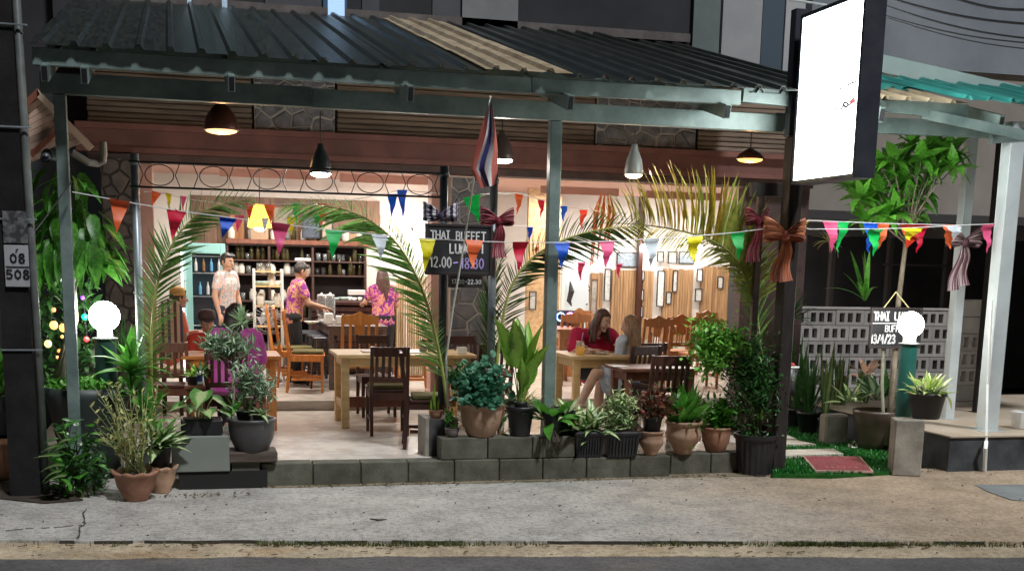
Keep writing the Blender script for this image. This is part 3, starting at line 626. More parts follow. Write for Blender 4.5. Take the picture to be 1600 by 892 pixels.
# dark timber entrance column
t = thing('timber_column', (X(1218,10.2,600), 10.2, 0), 'dark timber entrance column beside the turf, carrying the lit sign', 'column')
x = X(1214,10.2,600)
MB().bbox(x-.04, x+.085, 10.1, 10.26, 0, 3.0, .008).build('post', mat('near_black_wood', (0.018,0.013,0.012), .6, 0, (0.035,0.026,0.023), 8, 6, .2, 40, (4,4,.5)), t)
MB().bbox(X(1179,10.5,450)-.03, X(1179,10.5,450)+.03, 10.45, 10.51, .186, 2.55, .005).build('thin_post', mat('dull_brown_wood', (0.08,0.05,0.04), .6, 0, (0.12,0.08,0.06), 8), t)
MB().bbox(X(1179,10.5,450)-.1, x+.08, 10.44, 10.52, 2.5, 2.62, .005).build('crosspiece', mat('near_black_wood', (0,0,0)), t)
for i in range(3): MB().bbox(x+.078, x+.09, 10.14, 10.2, .5+i*.8, .55+i*.8, .002).build('bracket', m_galv, t)
# ================= LIT SIGN =================
Yf_ = 9.98; xs = P(1238,286,Yf_).x; pn = PX(1334,272,xs); zb = .5*(P(1238,286,Yf_).z + pn.z); zt = P(1254,28,Yf_).z; yn = pn.y
sg = thing('lit_sign', (xs+.08, 9.6, zb), 'tall white glowing lightbox sign in a dark frame projecting from the column', 'sign')
m_sf = mat('dark_sign_frame', (0.035,0.04,0.055), .45, 0, (0.05,0.055,0.07), 4)
T = .17
MB().bbox(xs+.006, xs+T, yn, Yf_, zb, zt, .006).build('box', m_sf, sg)
for q in ((yn-.012, yn+.02, zb-.02, zt+.02), (Yf_-.02, Yf_+.012, zb-.02, zt+.02)): MB().bbox(xs-.01, xs+T+.01, q[0], q[1], q[2], q[3], .004).build('frame_side', m_sf, sg)
for q in ((zb-.022, zb+.012), (zt-.012, zt+.022)): MB().bbox(xs-.009, xs+T+.009, yn+.021, Yf_-.021, q[0], q[1], .003).build('frame_rail', m_sf, sg)
MB().box(xs-.002, xs+.005, yn+.022, Yf_-.022, zb+.013, zt-.013).build('lit_face', mat('white_lit_acrylic', (1,1,1), .4, emit=(.93,1,.99), es=12), sg)
MB().box(xs+T+.001, xs+T+.006, yn+.022, Yf_-.022, zb+.013, zt-.013).build('lit_face', mat('white_lit_acrylic', (0,0,0)), sg)
m_ink = mat('washed_out_print', (0.02,0.02,0.02), .5, emit=(.3,.28,.3), es=.3); m_inkr = mat('washed_out_red_print', (0.4,0.05,0.05), .5, emit=(1,.35,.35), es=.45)
def signmark(name, q, m, w=.006):
    w *= 2.6
    b = MB(); pp = [PX(x, y, xs-.006) for x, y in q]
    for a, c in zip(pp, pp[1:]): b.beam(a, c, w, .003, up=(1,0,0))
    b.build(name, m, sg)
signmark('print_stroke', [(1257,46),(1260,35)], m_ink); signmark('print_stroke', [(1257,60),(1259,50),(1257,70)], m_inkr, .004); signmark('print_stroke', [(1341,35),(1345,22),(1343,14)], m_ink, .004); signmark('print_stroke', [(1318,23),(1319,16)], m_inkr, .004)
signmark('print_stroke', [(1323,70),(1325,66)], m_ink, .006)
signmark('print_stroke', [(1305,148),(1308,144),(1313,139),(1318,136)], m_ink); signmark('print_stroke', [(1322,135),(1328,131),(1338,128)], m_ink)
signmark('emblem_stroke', [(1313,173),(1318,165),(1317,162),(1322,160),(1326,164),(1322,168),(1318,165)], m_ink, .008); signmark('emblem_stroke', [(1324,166),(1330,163),(1334,158)], m_ink, .006); signmark('emblem_stroke', [(1328,162),(1331,158),(1335,155),(1334,162)], m_inkr, .014)
signmark('emblem_stroke', [(1308,176),(1307,168),(1306,172)], m_inkr, .006); signmark('print_stroke', [(1327,178),(1330,172),(1335,169)], m_ink, .005)
for pz in (zb+.35, zt-.35): MB().bbox(xs+.05, xs+.11, Yf_+.013, 10.1, pz, pz+.05, .004).build('mounting_arm', m_sf, sg)
MB().bbox(xs+.0, xs+.11, 10.1, 10.2, 3.0, zt+.1, .004).build('mounting_post', m_sf, sg)
# ================= BREEZE BLOCK WALL =================
def breeze_mesh(name, W=.39, H=.19, D=.09, holes=3, hw=.068, hh=.115):
    xs_ = [0]; g = (W - holes*hw)/(holes+1)
    for i in range(holes): xs_ += [g+i*(g+hw), g+i*(g+hw)+hw]
    xs_.append(W); zs_ = [0, (H-hh)/2, (H+hh)/2, H]; b = MB()
    for j in range(3):
        for i in range(len(xs_)-1):
            if j == 1 and i % 2 == 1: continue
            b.box(xs_[i], xs_[i+1], 0, D, zs_[j], zs_[j+1])
    me = b.mesh(name, None); bm = bmesh.new(); bm.from_mesh(me); bmesh.ops.remove_doubles(bm, verts=bm.verts, dist=1e-4)
    seen = {}
    for f in bm.faces: seen.setdefault(tuple(round(c, 4) for c in f.calc_center_median()), []).append(f)
    bmesh.ops.delete(bm, geom=[f for fs in seen.values() if len(fs) > 1 for f in fs], context='FACES'); bmesh.ops.recalc_face_normals(bm, faces=bm.faces); bm.to_mesh(me); bm.free(); return me
m_brz = mat('pale_breeze_block', (0.28,0.26,0.245), .85, 0, (0.40,0.37,0.35), 3, 8, .3, 50)
brz = breeze_mesh('vent_block'); brz.materials.append(m_brz)
YW = 13.9
bw = thing('breeze_block_wall', (X(1350,YW), YW, 0), 'pierced pale breeze block garden wall with rows of square holes', 'wall')
zt_ = Z(1300, 484, YW); xw0, xw1 = X(1222,YW), X(1512,YW); row = 0; z = zt_ - .19
while z > -.15:
    x = xw0 - .39 + (.195 if row % 2 else 0)
    while x < xw1: put('vent_block', brz, bw, Matrix.Translation((x, YW + rnd.uniform(-.004,.004), z))); x += .395
    z -= .197; row += 1
MB().box(xw0-.3, xw1, YW+.1, YW+.14, 0, zt_-.02).build('backing', mat('very_dark_wall', (0,0,0)), bw)
MB().bbox(xw0-.4, xw1+.35, YW-.01, YW+.1, zt_+.004, zt_+.035, .005).build('coping', m_brz, bw)
YQ = 12.3
pr = thing('block_pier', (X(1500,YQ), YQ, 0), 'stack of pale concrete blocks behind the striped ribbon post, pierced blocks above solid ones', 'pier')
x0 = X(1484,YQ,560); z = 0.0; k = 0
while z < Z(1500,470,YQ):
    if k in (3,4,5): put('vent_block', brz, pr, Matrix.Translation((x0, YQ, z)))
    elif k >= 6: MB().bbox(x0+.12, x0+.38, YQ, YQ+.12, z, z+.19, .006).build('block', m_brz, pr)
    else: MB().bbox(x0, x0+.39, YQ, YQ+.12, z, z+.19, .006).build('block', m_brz, pr)
    z += .195; k += 1
# ================= UTILITY POLE =================
up_ = thing('utility_pole', (X(28,9.95,600), 9.95, 0), 'square dark concrete utility pole with a number plate at the left edge', 'utility pole')
m_pole = mat('dark_pole_concrete', (0.010,0.009,0.010), .9, 0, (0.022,0.02,0.02), 4, 8, .3, 50, spec=.15)
xpL, xpR = P(8,600,9.9).x, P(56,600,9.9).x
b = MB(); k = 6.5
b.add([(xpL,9.85,-.05),(xpR,9.85,-.05),(xpR,10.1,-.05),(xpL,10.1,-.05),(xpL+.0,9.88,k),(xpR-.06,9.88,k),(xpR-.06,10.06,k),(xpL+.0,10.06,k)], [(3,2,1,0),(4,5,6,7),(0,1,5,4),(1,2,6,5),(2,3,7,6),(3,0,4,7)]); b.build('shaft', m_pole, up_)
MB().tube([(xpR+.035,9.9,0),(xpR+.02,9.9,1.9),(xpR-.03,9.9,6.5)], .03, 10).build('conduit', mat('grey_conduit', (0.07,0.08,0.075), .5, 0, (0.12,0.13,0.12), 5), up_, True)
pa, pb = P(3,332,9.84), P(47,447,9.84)
MB().bbox(pa.x, pb.x, 9.83, 9.846, P(25,448,9.84).z, P(25,383,9.84).z, .002).build('number_plate', mat('plate_paint', (0.36,0.36,0.38), .6, 0, (0.44,0.44,0.46), 4), up_)
MB().bbox(pa.x, pb.x, 9.835, 9.846, P(25,380,9.84).z, P(25,330,9.84).z, .002).build('torn_notice', mat('torn_paper', (0.04,0.04,0.042), .9, 0, (0.2,0.2,0.21), 16, 6, mix=(.45,.6)), up_)
def pole_text(s, x, y, h): lettering(s, P(x, y, 9.828), (1,0,0), (0,0,1), h, mat('black_number_paint', (0.02,0.02,0.022), .6), up_, 'digit', .2, .28, 0)
pole_text('08', 17, 410, .062); pole_text('508', 11, 435, .062)
MB().box(P(9,417,9.828).x, P(46,417,9.828).x, 9.825, 9.829, P(25,418,9.828).z, P(25,416,9.828).z).build('divider', mat('black_number_paint', (0,0,0)), up_)
for yy in (40, 200, 344, 548): MB().bbox(xpL-.01, xpR+.07, 9.84, 9.852, P(25,yy,9.85).z, P(25,yy,9.85).z+.012, .002).build('strap', m_galv, up_)
MB().tube([P(112,284,10.2), P(60,355,10.0), P(25,392,9.82)], .006, 6).build('cord', m_black, up_, True)
# overhead cables
cb = mat('black_cable', (0.01,0.01,0.012), .6)
for i, (a, c, r, lb) in enumerate((((1370,-8),(1640,40),.011,'uppermost'),((1370,5),(1640,64),.008,'second'),((1360,18),(1640,70),.006,'third, slightly thinner'),((1380,26),(1640,80),.005,'lowest, with small clips'),((1480,-6),(1640,14),.012,'short corner'))):
    p, q = P(*a, 9.2+.1*i), P(*c, 9.2+.1*i); pts = [p.lerp(q, t/10) - Vector((0,0,.05*math.sin(math.pi*t/10))) for t in range(11)]
    MB().tube(pts, r, 6).build('overhead_cable', cb, None, label='black overhead cable at the top right, the ' + lb + ' one', cat='cable', group='overhead cables at the top right')
p, q = P(1200,-6,12), P(1300,10,12); MB().tube([p, q], .012, 6).build('overhead_cable', mat('white_cable', (0.6,0.62,0.62), .5), None, label='white cable running behind the top of the lit sign', cat='cable')
# ================= LAMPS =================
def light(loc, W, col, r=.05, kind='POINT', sx=None, sy=None, rot=None, spot=None, blend=.4):
    d = bpy.data.lights.new('lamp_light', kind); d.energy = W; d.color = col; o = bpy.data.objects.new('lamp_light', d); COL.objects.link(o); o.location = loc
    if kind == 'AREA': d.shape = 'RECTANGLE'; d.size = sx; d.size_y = sy
    else: d.shadow_soft_size = r
    if kind == 'SPOT': d.spot_size = spot; d.spot_blend = blend
    if rot: o.rotation_euler = rot
    return o
WARM = (1, .55, .22); WHITE = (1.0, .95, .88); WWH = (1, .84, .66)
def pendant(px, py, Y, r, h, m, col, W, label, top_z=3.25, flat_=False, es=12, r2=.03):
    """py is the rim; the shade opens downwards"""
    c = P(px, py, Y); t = thing('pendant_lamp', c, label, 'lamp', 'pendant lamps under the canopy')
    pr = [(r*.98, .0), (r, .012), (r*.96, h*.25), (r*.8, h*.55), (r*.5, h*.82), (r2, h), (r2, h*1.12), (.006, h*1.13)] if not flat_ else [(r, 0), (r*1.02, .01), (r*.8, h*.5), (r2, h), (.006, h*1.05)]
    inn = [(a*.96, z*.97) for a, z in pr[:-1]][::-1]
    MB().lathe(pr + [(0.00001, pr[-1][1])], c, 28).build('lamp_shade', m, t, True)
    k = MB(); k.lathe([(a*.955, z*.95) for a, z in pr[:6]], c, 28); k.f.pop(); 
    if k.f and len(k.f[-1]) > 4: k.f.pop()
    k.build('reflector', mat('lamp_reflector', (.7,.7,.68), .4), t, True)
    MB().ball((c.x, c.y, c.z-.004), r*.9, r*.9, .03, 20, 8).build('bulb', mat('glow_' + label[:14], col, .5, emit=col, es=es), t, True)
    MB().tube([c + Vector((0,0,h*1.1)), (c.x, c.y, top_z)], .006, 6).build('cord', m_black, t)
    o = light((c.x, c.y, c.z-.03), W, col, .05, 'POINT'); o.parent = t; o.matrix_parent_inverse = worldm(t).inverted()
m_copper = mat('copper_brown_enamel', (0.10,0.035,0.022), .3, .3)
m_dsh = mat('dark_grey_enamel', (0.05,0.06,0.065), .35, .2); m_gsh = mat('pale_grey_enamel', (0.30,0.31,0.29), .4)
pendant(346, 204, 11.6, .155, .24, m_copper, (1,.5,.2), 16, 'wide copper brown pendant lamp with a warm orange glow at the left', es=2.2)
pendant(501, 271, 10.9, .098, .22, m_dsh, (.85,.92,1), 30, 'dark bell pendant lamp with bright white light above the iron scrollwork', es=30, top_z=3.1)
pendant(784, 250, 11.6, .115, .24, mat('brown_grey_enamel', (0.07,0.05,0.045), .4), (1,.93,.85), 26, 'dark pendant lamp half hidden behind the flag', es=30)
pendant(990, 273, 10.9, .088, .24, m_gsh, (1,.72,.45), 24, 'pale grey bell pendant lamp on a white cord over the palm fronds', es=7, top_z=3.08)
pendant(1172, 249, 11.6, .14, .1, m_copper, (1,.45,.12), 12, 'flat orange glowing pendant lamp beside the lit sign', es=2.0, flat_=True, top_z=3.3)
def globe(px, py, rr, Y, zf, m, w, label, sq=False):
    c = P(px, py, Y); s_ = ppm(px, py, Y); r = rr/s_; t = thing('globe_lamp', (c.x, c.y, zf), label, 'lamp', 'globe lamps on green posts')
    MB().ball(c, r, r, r, 28, 18).build('globe', mat('lit_globe', (1,1,1), .4, emit=(1,.99,.95), es=38), t, True)
    MB().lathe([(r*.52,0),(r*.5,.06),(r*.6,.075),(r*.95,.0751)][::-1] if 0 else [(r*.82,0),(r*.82,.012),(r*.52,.014),(r*.48,.09)], (c.x, c.y, c.z-r-.065), 24).build('collar', mat('white_lamp_collar', (.22,.23,.22), .4), t, True)
    zt2 = c.z - r - .066
    MB().lathe([(w,0),(w,zt2-zf-.01),(w*.97,zt2-zf)], (c.x, c.y, zf), 28).build('post', m, t, True)
    MB().lathe([(w*1.05,0),(w*1.05,.02)], (c.x, c.y, zf), 28).build('foot', m, t, True)
globe(163, 494, 23.5, 10.75, 0, mat('dark_green_pipe', (0.012,0.045,0.04), .5, 0, (0.02,0.065,0.055), 4), .088, 'white globe lamp on a dark green round post above the big planter at the left')
globe(1423, 507, 20, 10.25, 0.0, mat('teal_pipe', (0.02,0.13,0.11), .45, 0, (0.03,0.17,0.145), 4), .08, 'white globe lamp on a teal round post in front of the lunch sign')
# ceiling tubes added to light the dining room, each hidden by a front board
def added_tube_light(x, y, W, label, col=WHITE, ln=1.2):
    t = thing('added_tube_light', (x, y, zc), label, 'added ceiling light', 'added light tubes on the dining room ceiling')
    MB().bbox(x-ln/2, x+ln/2, y-.03, y+.03, zc-.045, zc-.002).build('housing', m_cer, t); MB().tube([(x-ln/2+.03,y,zc-.07),(x+ln/2-.03,y,zc-.07)], .014, 8).build('tube', mat('added_lit_tube', (1,1,1), .4, emit=(.95,.98,1), es=14), t, True)
    MB().bbox(x-ln/2-.03, x+ln/2+.03, y-.11, y-.09, zc-.115, zc-.002).build('tube_screen', m_salmon, t)  # added board keeping the tube out of view
    o = light((x, y, zc-.1), W, col, kind='AREA', sx=ln, sy=.12); o.parent = t; o.matrix_parent_inverse = worldm(t).inverted()
xm1, xm2 = X(430,16.5), X(960,17)
added_tube_light(X(330,15.2), 15.2, 39, 'added ceiling tube over the table at the left of the dining room'); added_tube_light(X(560,15.0), 15.0, 42, 'added ceiling tube over the dark bar table')
added_tube_light(X(420,17.2), 17.2, 39, 'added ceiling tube in front of the back shelves'); added_tube_light(X(600,17.4), 17.4, 33, 'added ceiling tube over the back counter')
added_tube_light(X(860,15.4), 15.4, 42, 'added ceiling tube behind the middle steel post'); added_tube_light(X(1060,15.6), 15.6, 42, 'added ceiling tube over the brown chairs')
added_tube_light(X(900,18.4), 18.4, 39, 'added ceiling tube near the white door'); added_tube_light(X(1060,18.6), 18.6, 43, 'added ceiling tube by the slatted wall panels')
def wall_lamp(px, py, Y, r, W, label, col=(1,.97,.9), es=25):
    c = P(px, py, Y); t = thing('wall_lamp', c, label, 'lamp'); MB().ball(c, r, r, r*1.2, 16, 10).build('glass_shade', mat('lit_wall_globe', (1,1,1), .4, emit=(1,.97,.92), es=es), t, True)
    MB().tube([c + Vector((0,.01,r*.8)), c + Vector((0,.05,r*1.9)), c + Vector((0,.15,r*2))], .012, 6).build('bracket', m_bmetal, t)
    o = light(c - Vector((0,.2,0)), W, col, .06); o.parent = t; o.matrix_parent_inverse = worldm(t).inverted()
wall_lamp(645, 372, 18.3, .075, 12, 'bright white wall lamp above the bamboo screen'); wall_lamp(235, 358, 16, .05, 6, 'bright white wall lamp beside the left salmon column')
wall_lamp(1006, 388, 19.9, .06, 9, 'round white wall lamp above the dark post between the slatted panels'); wall_lamp(1094, 389, 19.9, .06, 9, 'round white wall lamp nearer the right end of the slatted panels')
# yellow lantern
c = P(406, 338, 14.6); t = thing('paper_lantern', c, 'glowing yellow fabric lampshade hanging over the back shelves', 'lantern'); MB().lathe([(.13,-.13),(.14,-.12),(.11,.12),(.10,.13)], c, 20).build('lamp_shade', mat('yellow_lit_shade', (1,.7,.1), .7, emit=(1,.62,.06), es=2.6), t, True); MB().tube([c+Vector((0,0,.1)), (c.x,c.y,zc)], .006, 6).build('cord', m_black, t)
MB().ball(c - Vector((0,0,.14)), .07, .07, .03, 12, 6).build('bulb', mat('yellow_bulb', (1,1,.8), .5, emit=(1,.93,.6), es=14), t, True)
# orange ribbon lantern, right (behind the yellow lit frond)
c = P(945, 330, 14.2); t = thing('ribbon_lantern', c, 'orange paper ribbon decoration hanging behind the yellow lit palm leaves', 'decoration')
for i in range(9): a = i*.7; MB().tube([c + Vector((math.cos(a)*.05, math.sin(a)*.05, .2)), c + Vector((math.cos(a)*.12, math.sin(a)*.1, 0)), c + Vector((math.cos(a)*.09-.06, math.sin(a)*.1, -.35-rnd.random()*.3))], [.006,.018,.006], 5).build('ribbon', mat('orange_paper', (0.75,0.2,0.05), .7), t)
# coloured garland bulbs at the left
for i, (px, py, r, col, es, lb) in enumerate(((129,465,.016,(.4,.05,.9),1.5,'purple garland bulb above the green one, left of the globe lamp'),(132,495,.024,(.0,.8,.35),1.3,'green garland bulb just left of the globe lamp'),(135,530,.022,(1,.06,.06),1.3,'red garland bulb below the green one'),(84,508,.034,(1,.62,.18),1.4,'warm round garland lantern, left one of the upper pair'),(99,512,.034,(1,.6,.15),1.4,'warm round garland lantern, right one of the upper pair'),(75,537,.030,(1,.75,.3),1.4,'pale yellow garland lantern lowest by the utility pole'),(92,548,.014,(1,.3,.06),1.5,'small orange garland bulb under the lantern pair'),(90,558,.012,(1,.3,.1),3,'tiny orange red garland bulb, lowest of the small ones'),(97,526,.013,(1,.5,.1),1.5,'small amber garland bulb right under the lantern pair'),(84,484,.018,(1,.25,.1),2,'red orange garland flower light above the lantern pair'))):
    c = P(px, py, 10.9); t = thing('garland_light', c, lb, 'light', 'coloured garland lights in the plants at the left')
    MB().ball(c, r, r, r*1.1, 12, 8).build('bulb', mat('garland_%d' % i, col, .5, emit=col, es=es), t, True); MB().tube([c + Vector((0,0,r*.8)), c + Vector((.005,0,r*1.7))], r*.35, 6).build('socket', m_black, t)
MB().tube([P(110,330,10.7), P(118,400,10.92), P(129,458,10.92), P(132,486,10.92), P(136,522,10.92), P(120,545,10.92), P(99,503,10.92), P(84,499,10.92), P(75,528,10.92), P(92,552,10.92)], .003, 5).build('garland_wire', m_black, None, label='thin black wire linking the coloured garland lights at the left', cat='wire')
# ================= CHAIRS, TABLES =================
def chair(style, wood, cushion=None, w=.38, d=.38, H=.86, sh=.43):
    t = thing('dining_chair', (0,0,0), 'chair', 'chair'); lw = .036; x = w/2 - lw/2
    for s in (-1, 1):
        MB().beam((s*x, -d/2+lw/2, 0), (s*x, -d/2+lw/2, sh), lw*.8, lw*.8, (0,1,0), lw, lw).build('leg', wood, t)
        b = MB(); b.beam((s*x, d/2-lw/2+.03, 0), (s*x, d/2-lw/2, sh*.95), lw*.8, lw*.9, (0,1,0), lw, lw); b.beam((s*x, d/2-lw/2, sh*.94), (s*x, d/2-lw/2+.07, H - (.02 if style == 'crest' else 0)), lw, lw, (0,1,0), lw*.85, lw*.8); b.build('leg', wood, t)
        MB().beam((s*x, -d/2+lw, .16), (s*x, d/2-lw, .16), .018, .03).build('stretcher', wood, t)
        MB().beam((s*x, -d/2+lw, sh-.04), (s*x, d/2-lw, sh-.04), .02, .06).build('apron', wood, t)
    MB().beam((-x+lw/2, -d/2+lw/2, sh-.04), (x-lw/2, -d/2+lw/2, sh-.04), .02, .06).build('apron', wood, t)
    MB().beam((-x+lw/2, d/2-lw/2, sh-.05), (x-lw/2, d/2-lw/2, sh-.05), .02, .07).build('apron', wood, t)
    MB().bbox(-w/2-.005, w/2+.005, -d/2-.015, d/2-.037, sh-.008, sh+.014, .006).build('seat', wood, t)
    by = lambda z: d/2-lw/2 + .07*(z-sh)/(H-sh)
    xi = x - lw/2
    if style == 'slat':
        MB().beam((-xi, by(H-.05), H-.05), (xi, by(H-.05), H-.05), .022, .09, (0,0,1)).build('top_rail', wood, t)
        MB().beam((-xi, by(sh+.11), sh+.11), (xi, by(sh+.11), sh+.11), .02, .045).build('lower_rail', wood, t)
        n = 5
        for i in range(n):
            xx = -xi + 2*xi*(i+.5)/n; MB().beam((xx, by(sh+.13), sh+.13), (xx, by(H-.09), H-.095), .03, .012, (0,1,0)).build('slat', wood, t)
    else:
        n = 16; up_e = []; lo = []
        for i in range(n+1):
            u = -1 + 2*i/n; z = H - .045 + .05*math.cos(u*1.57)**2 + .012*math.cos(u*9); up_e.append((u*(xi+lw), by(H), z)); lo.append((u*(xi+lw), by(H), H-.13 - .012*math.cos(u*3)))
        MB().prism([Vector(p) + Vector((0,-.011,0)) for p in up_e + lo[::-1]], (0,.022,0)).build('crest_rail', wood, t)
        MB().beam((-xi, by(sh+.1), sh+.1), (xi, by(sh+.1), sh+.1), .02, .05).build('lower_rail', wood, t)
        for i, ww in ((-1,.03),(1,.03)):
            MB().beam((i*.105, by(sh+.12), sh+.12), (i*.105, by(H-.12), H-.125), ww, .012, (0,1,0)).build('slat', wood, t)
        # carved splat: tapered panel above small bars
        MB().prism([(-.06,by(H-.12)-.006,H-.125),(.06,by(H-.12)-.006,H-.125),(.05,by(sh+.25)-.006,sh+.23),(-.05,by(sh+.25)-.006,sh+.23)], (0,.014,0)).build('splat', wood, t)
        for i in (-1,0,1): MB().beam((i*.036, by(sh+.12), sh+.12), (i*.036, by(sh+.23), sh+.235), .014, .012, (0,1,0)).build('slat', wood, t)
    if cushion:
        b = MB(); b.bbox(-w/2+.012, w/2-.012, -d/2+.0, d/2-.05, sh+.015, sh+.055, .02); b.build('cushion', cushion, t)
    return t
CH = {'dark': Maker(lambda: chair('slat', m_darkwood)), 'darkc': Maker(lambda: chair('slat', m_darkwood, m_olive)), 'red': Maker(lambda: chair('slat', m_redwood)),
      'or': Maker(lambda: chair('crest', m_orange, None, .42, .4, .98, .44)), 'orc': Maker(lambda: chair('crest', m_orange, m_olive, .42, .42, .98, .44)), 'br': Maker(lambda: chair('crest', m_brownwood, None, .42, .4, .93, .44))}
def seat(kind, px, Y, z, deg, label, group): return CH[kind].place((X(px,Y,550), Y, z), R(deg), label, group)
DK = 'dark slat back chairs on the terrace'; OR = 'orange varnished chairs around the bar table'; BR = 'brown chairs with curved crests at the back right'
seat('darkc', 605, 11.75, .19, 178, 'dark slat back chair with olive cushion, its back to the street, at the pale table', DK)
seat('darkc', 667, 10.85, .19, 82, 'dark chair seen from the side beside the concrete planter box, facing right', DK)
seat('dark', 588, 13.15, .19, 2, 'dark chair on the far side of the pale table, its top rail showing', DK)
seat('dark', 728, 13.1, .19, 4, 'dark chair in front of the stone pillar, behind the pale table', DK)
seat('dark', 765, 12.2, .19, 184, 'dark chair just behind the pipe post right of the menu board', DK)
seat('dark', 1034, 10.72, .19, 180, 'dark chair with its back to the street at the small dark table', DK)
seat('dark', 988, 12.0, .19, 196, 'dark chair behind the small dark table, partly hidden by the girl', DK)
seat('dark', 1003, 12.5, .19, 182, 'dark chair farther back between the girl and the brown chairs', DK)
seat('dark', 352, 11.35, .19, 180, 'dark chair in which the woman in magenta sits', DK)
seat('red', 263, 12.25, .19, 180, 'reddish brown slat back chair by the left palm frond', DK)
seat('orc', 478, 14.75, .29, 84, 'orange chair with olive cushion nearest the street at the bar table, seen from the side', OR)
seat('orc', 462, 15.35, .29, 86, 'orange chair second in the row left of the bar table', OR)
seat('or', 448, 15.95, .29, 88, 'orange chair third in the row left of the bar table', OR)
seat('or', 558, 14.0, .29, 180, 'orange chair with carved back standing behind the pale table', OR)
seat('or', 642, 14.7, .29, 266, 'orange chair seen edge on before the bamboo screen', OR)
seat('br', 890, 16.0, .29, 180, 'brown chair behind the steel post, left of the person in red', BR)
seat('br', 1013, 15.0, .29, 186, 'brown crest back chair just right of the girl, nearest the street', BR)
seat('br', 1052, 15.5, .29, 178, 'brown crest back chair in the middle of the back row', BR)
seat('br', 1092, 15.0, .29, 176, 'brown crest back chair beside the leafy shrub', BR)
seat('br', 1120, 16.6, .29, 20, 'brown chair behind the leafy shrub, facing the street', BR)
seat('br', 915, 16.8, .29, 8, 'brown chair facing the street behind the person in red', BR)
def table(x0, x1, y0, y1, zf, h, wood, label, lw=.06, th=.035, over=.05, stretch=False, planks=0, legw=None):
    t = thing('dining_table', ((x0+x1)/2, (y0+y1)/2, zf), label, 'table'); z = zf + h
    if planks:
        for i in range(planks): a = y0 + (y1-y0)*i/planks; c = y0 + (y1-y0)*(i+1)/planks; MB().bbox(x0, x1, a+.001, c-.001, z-th, z + rnd.uniform(-.001,.001), .003).build('plank', wood, t)
    else: MB().bbox(x0, x1, y0, y1, z-th, z, .006).build('tabletop', wood, t)
    lm = legw or wood
    for a in (x0+over, x1-over-lw):
        for c in (y0+over, y1-over-lw): MB().bbox(a, a+lw, c, c+lw, zf, z-th-.001, .004).build('leg', lm, t)
    for c in (y0+over+.01, y1-over-.035): MB().bbox(x0+over+lw, x1-over-lw, c, c+.022, z-th-.09, z-th-.002, .003).build('apron', lm, t)
    for a in (x0+over+.01, x1-over-.035): MB().bbox(a, a+.022, y0+over+lw, y1-over-lw, z-th-.09, z-th-.002, .003).build('apron', lm, t)
    if stretch:
        MB().bbox(x0+over+lw+.002, x1-over-lw-.002, (y0+y1)/2-.015, (y0+y1)/2+.015, zf+.17, zf+.28, .003).build('stretcher', m_redwood, t)
        for a in (x0+over+.01, x1-over-.04): MB().bbox(a, a+.03, y0+over+lw+.002, y1-over-lw-.002, zf+.18, zf+.25, .003).build('stretcher', lm, t)
    return t
def T2(px0, px1, Y0_, dep, zf, h, *a, **k): return table(X(px0,Y0_,555), X(px1,Y0_,555), Y0_, Y0_+dep, zf, h, *a, **k)
T2(527, 745, 12.1, .8, .19, .74, m_pale, 'long pale pine table with plank top on the terrace left of the menu board', lw=.075, stretch=True, planks=5)
T2(688, 800, 11.45, .6, .19, .64, m_redwood, 'small dark table behind the pipe post and the bushy terracotta pot')
T2(893, 1050, 11.95, .8, .19, .74, m_pale, 'pale pine table where the person in red and the girl sit', lw=.07, planks=5)
T2(975, 1098, 10.95, .55, .19, .70, m_redwood, 'small reddish dark table behind the row of planters on the right')
T2(283, 440, 12.0, .75, .19, .73, m_orange, 'orange varnished table where the woman in magenta sits')
T2(287, 320, 11.0, .4, .19, .55, m_redwood, 'low reddish side table holding a small pot at the left', over=.01, lw=.04)
T2(390, 424, 11.0, .4, .19, .5, m_redwood, 'low reddish side table behind the grey round pot')
T2(513, 606, 14.85, 1.6, .29, .78, mat('dark_table_wood', (0.07,0.05,0.045), .3, 0, (0.12,0.09,0.08), 5, 6, .05, 30, (5,.6,5)), 'long dark bar table seen end on in the dining room', over=.01)
T2(870, 918, 15.2, .8, .29, .74, m_brownwood, 'brown table with white top behind the steel post'); T2(1035, 1085, 16.2, .8, .29, .74, m_brownwood, 'brown table among the crest back chairs')
# grey metal stools by the bar table
def stool():
    t = thing('bar_stool', (0,0,0), 'stool', 'stool'); g = mat('dark_gunmetal', (0.07,0.075,0.085), .35, .6)
    MB().bbox(-.15,.15,-.15,.15,.6,.625,.012).build('seat', g, t)
    for a in (-1,1):
        for c in (-1,1): MB().beam((a*.185,c*.185,0),(a*.125,c*.125,.6), .02,.035).build('leg', g, t)
        MB().beam((a*.17,-.17,.2),(a*.17,.17,.2),.014,.02).build('footrest', g, t); MB().beam((-.17,a*.17,.24),(.17,a*.17,.24),.014,.02).build('footrest', g, t)
    return t
ST = Maker(stool)
for i, (px, Y, lb) in enumerate(((507,15.2,'nearest the street'),(499,15.65,'second from the street'),(491,16.1,'third from the street'),(484,16.5,'farthest from the street'))): ST.place((X(px,Y,560),Y,.29), .05*i, 'grey metal stool along the dark bar table, ' + lb, 'metal stools at the bar table')
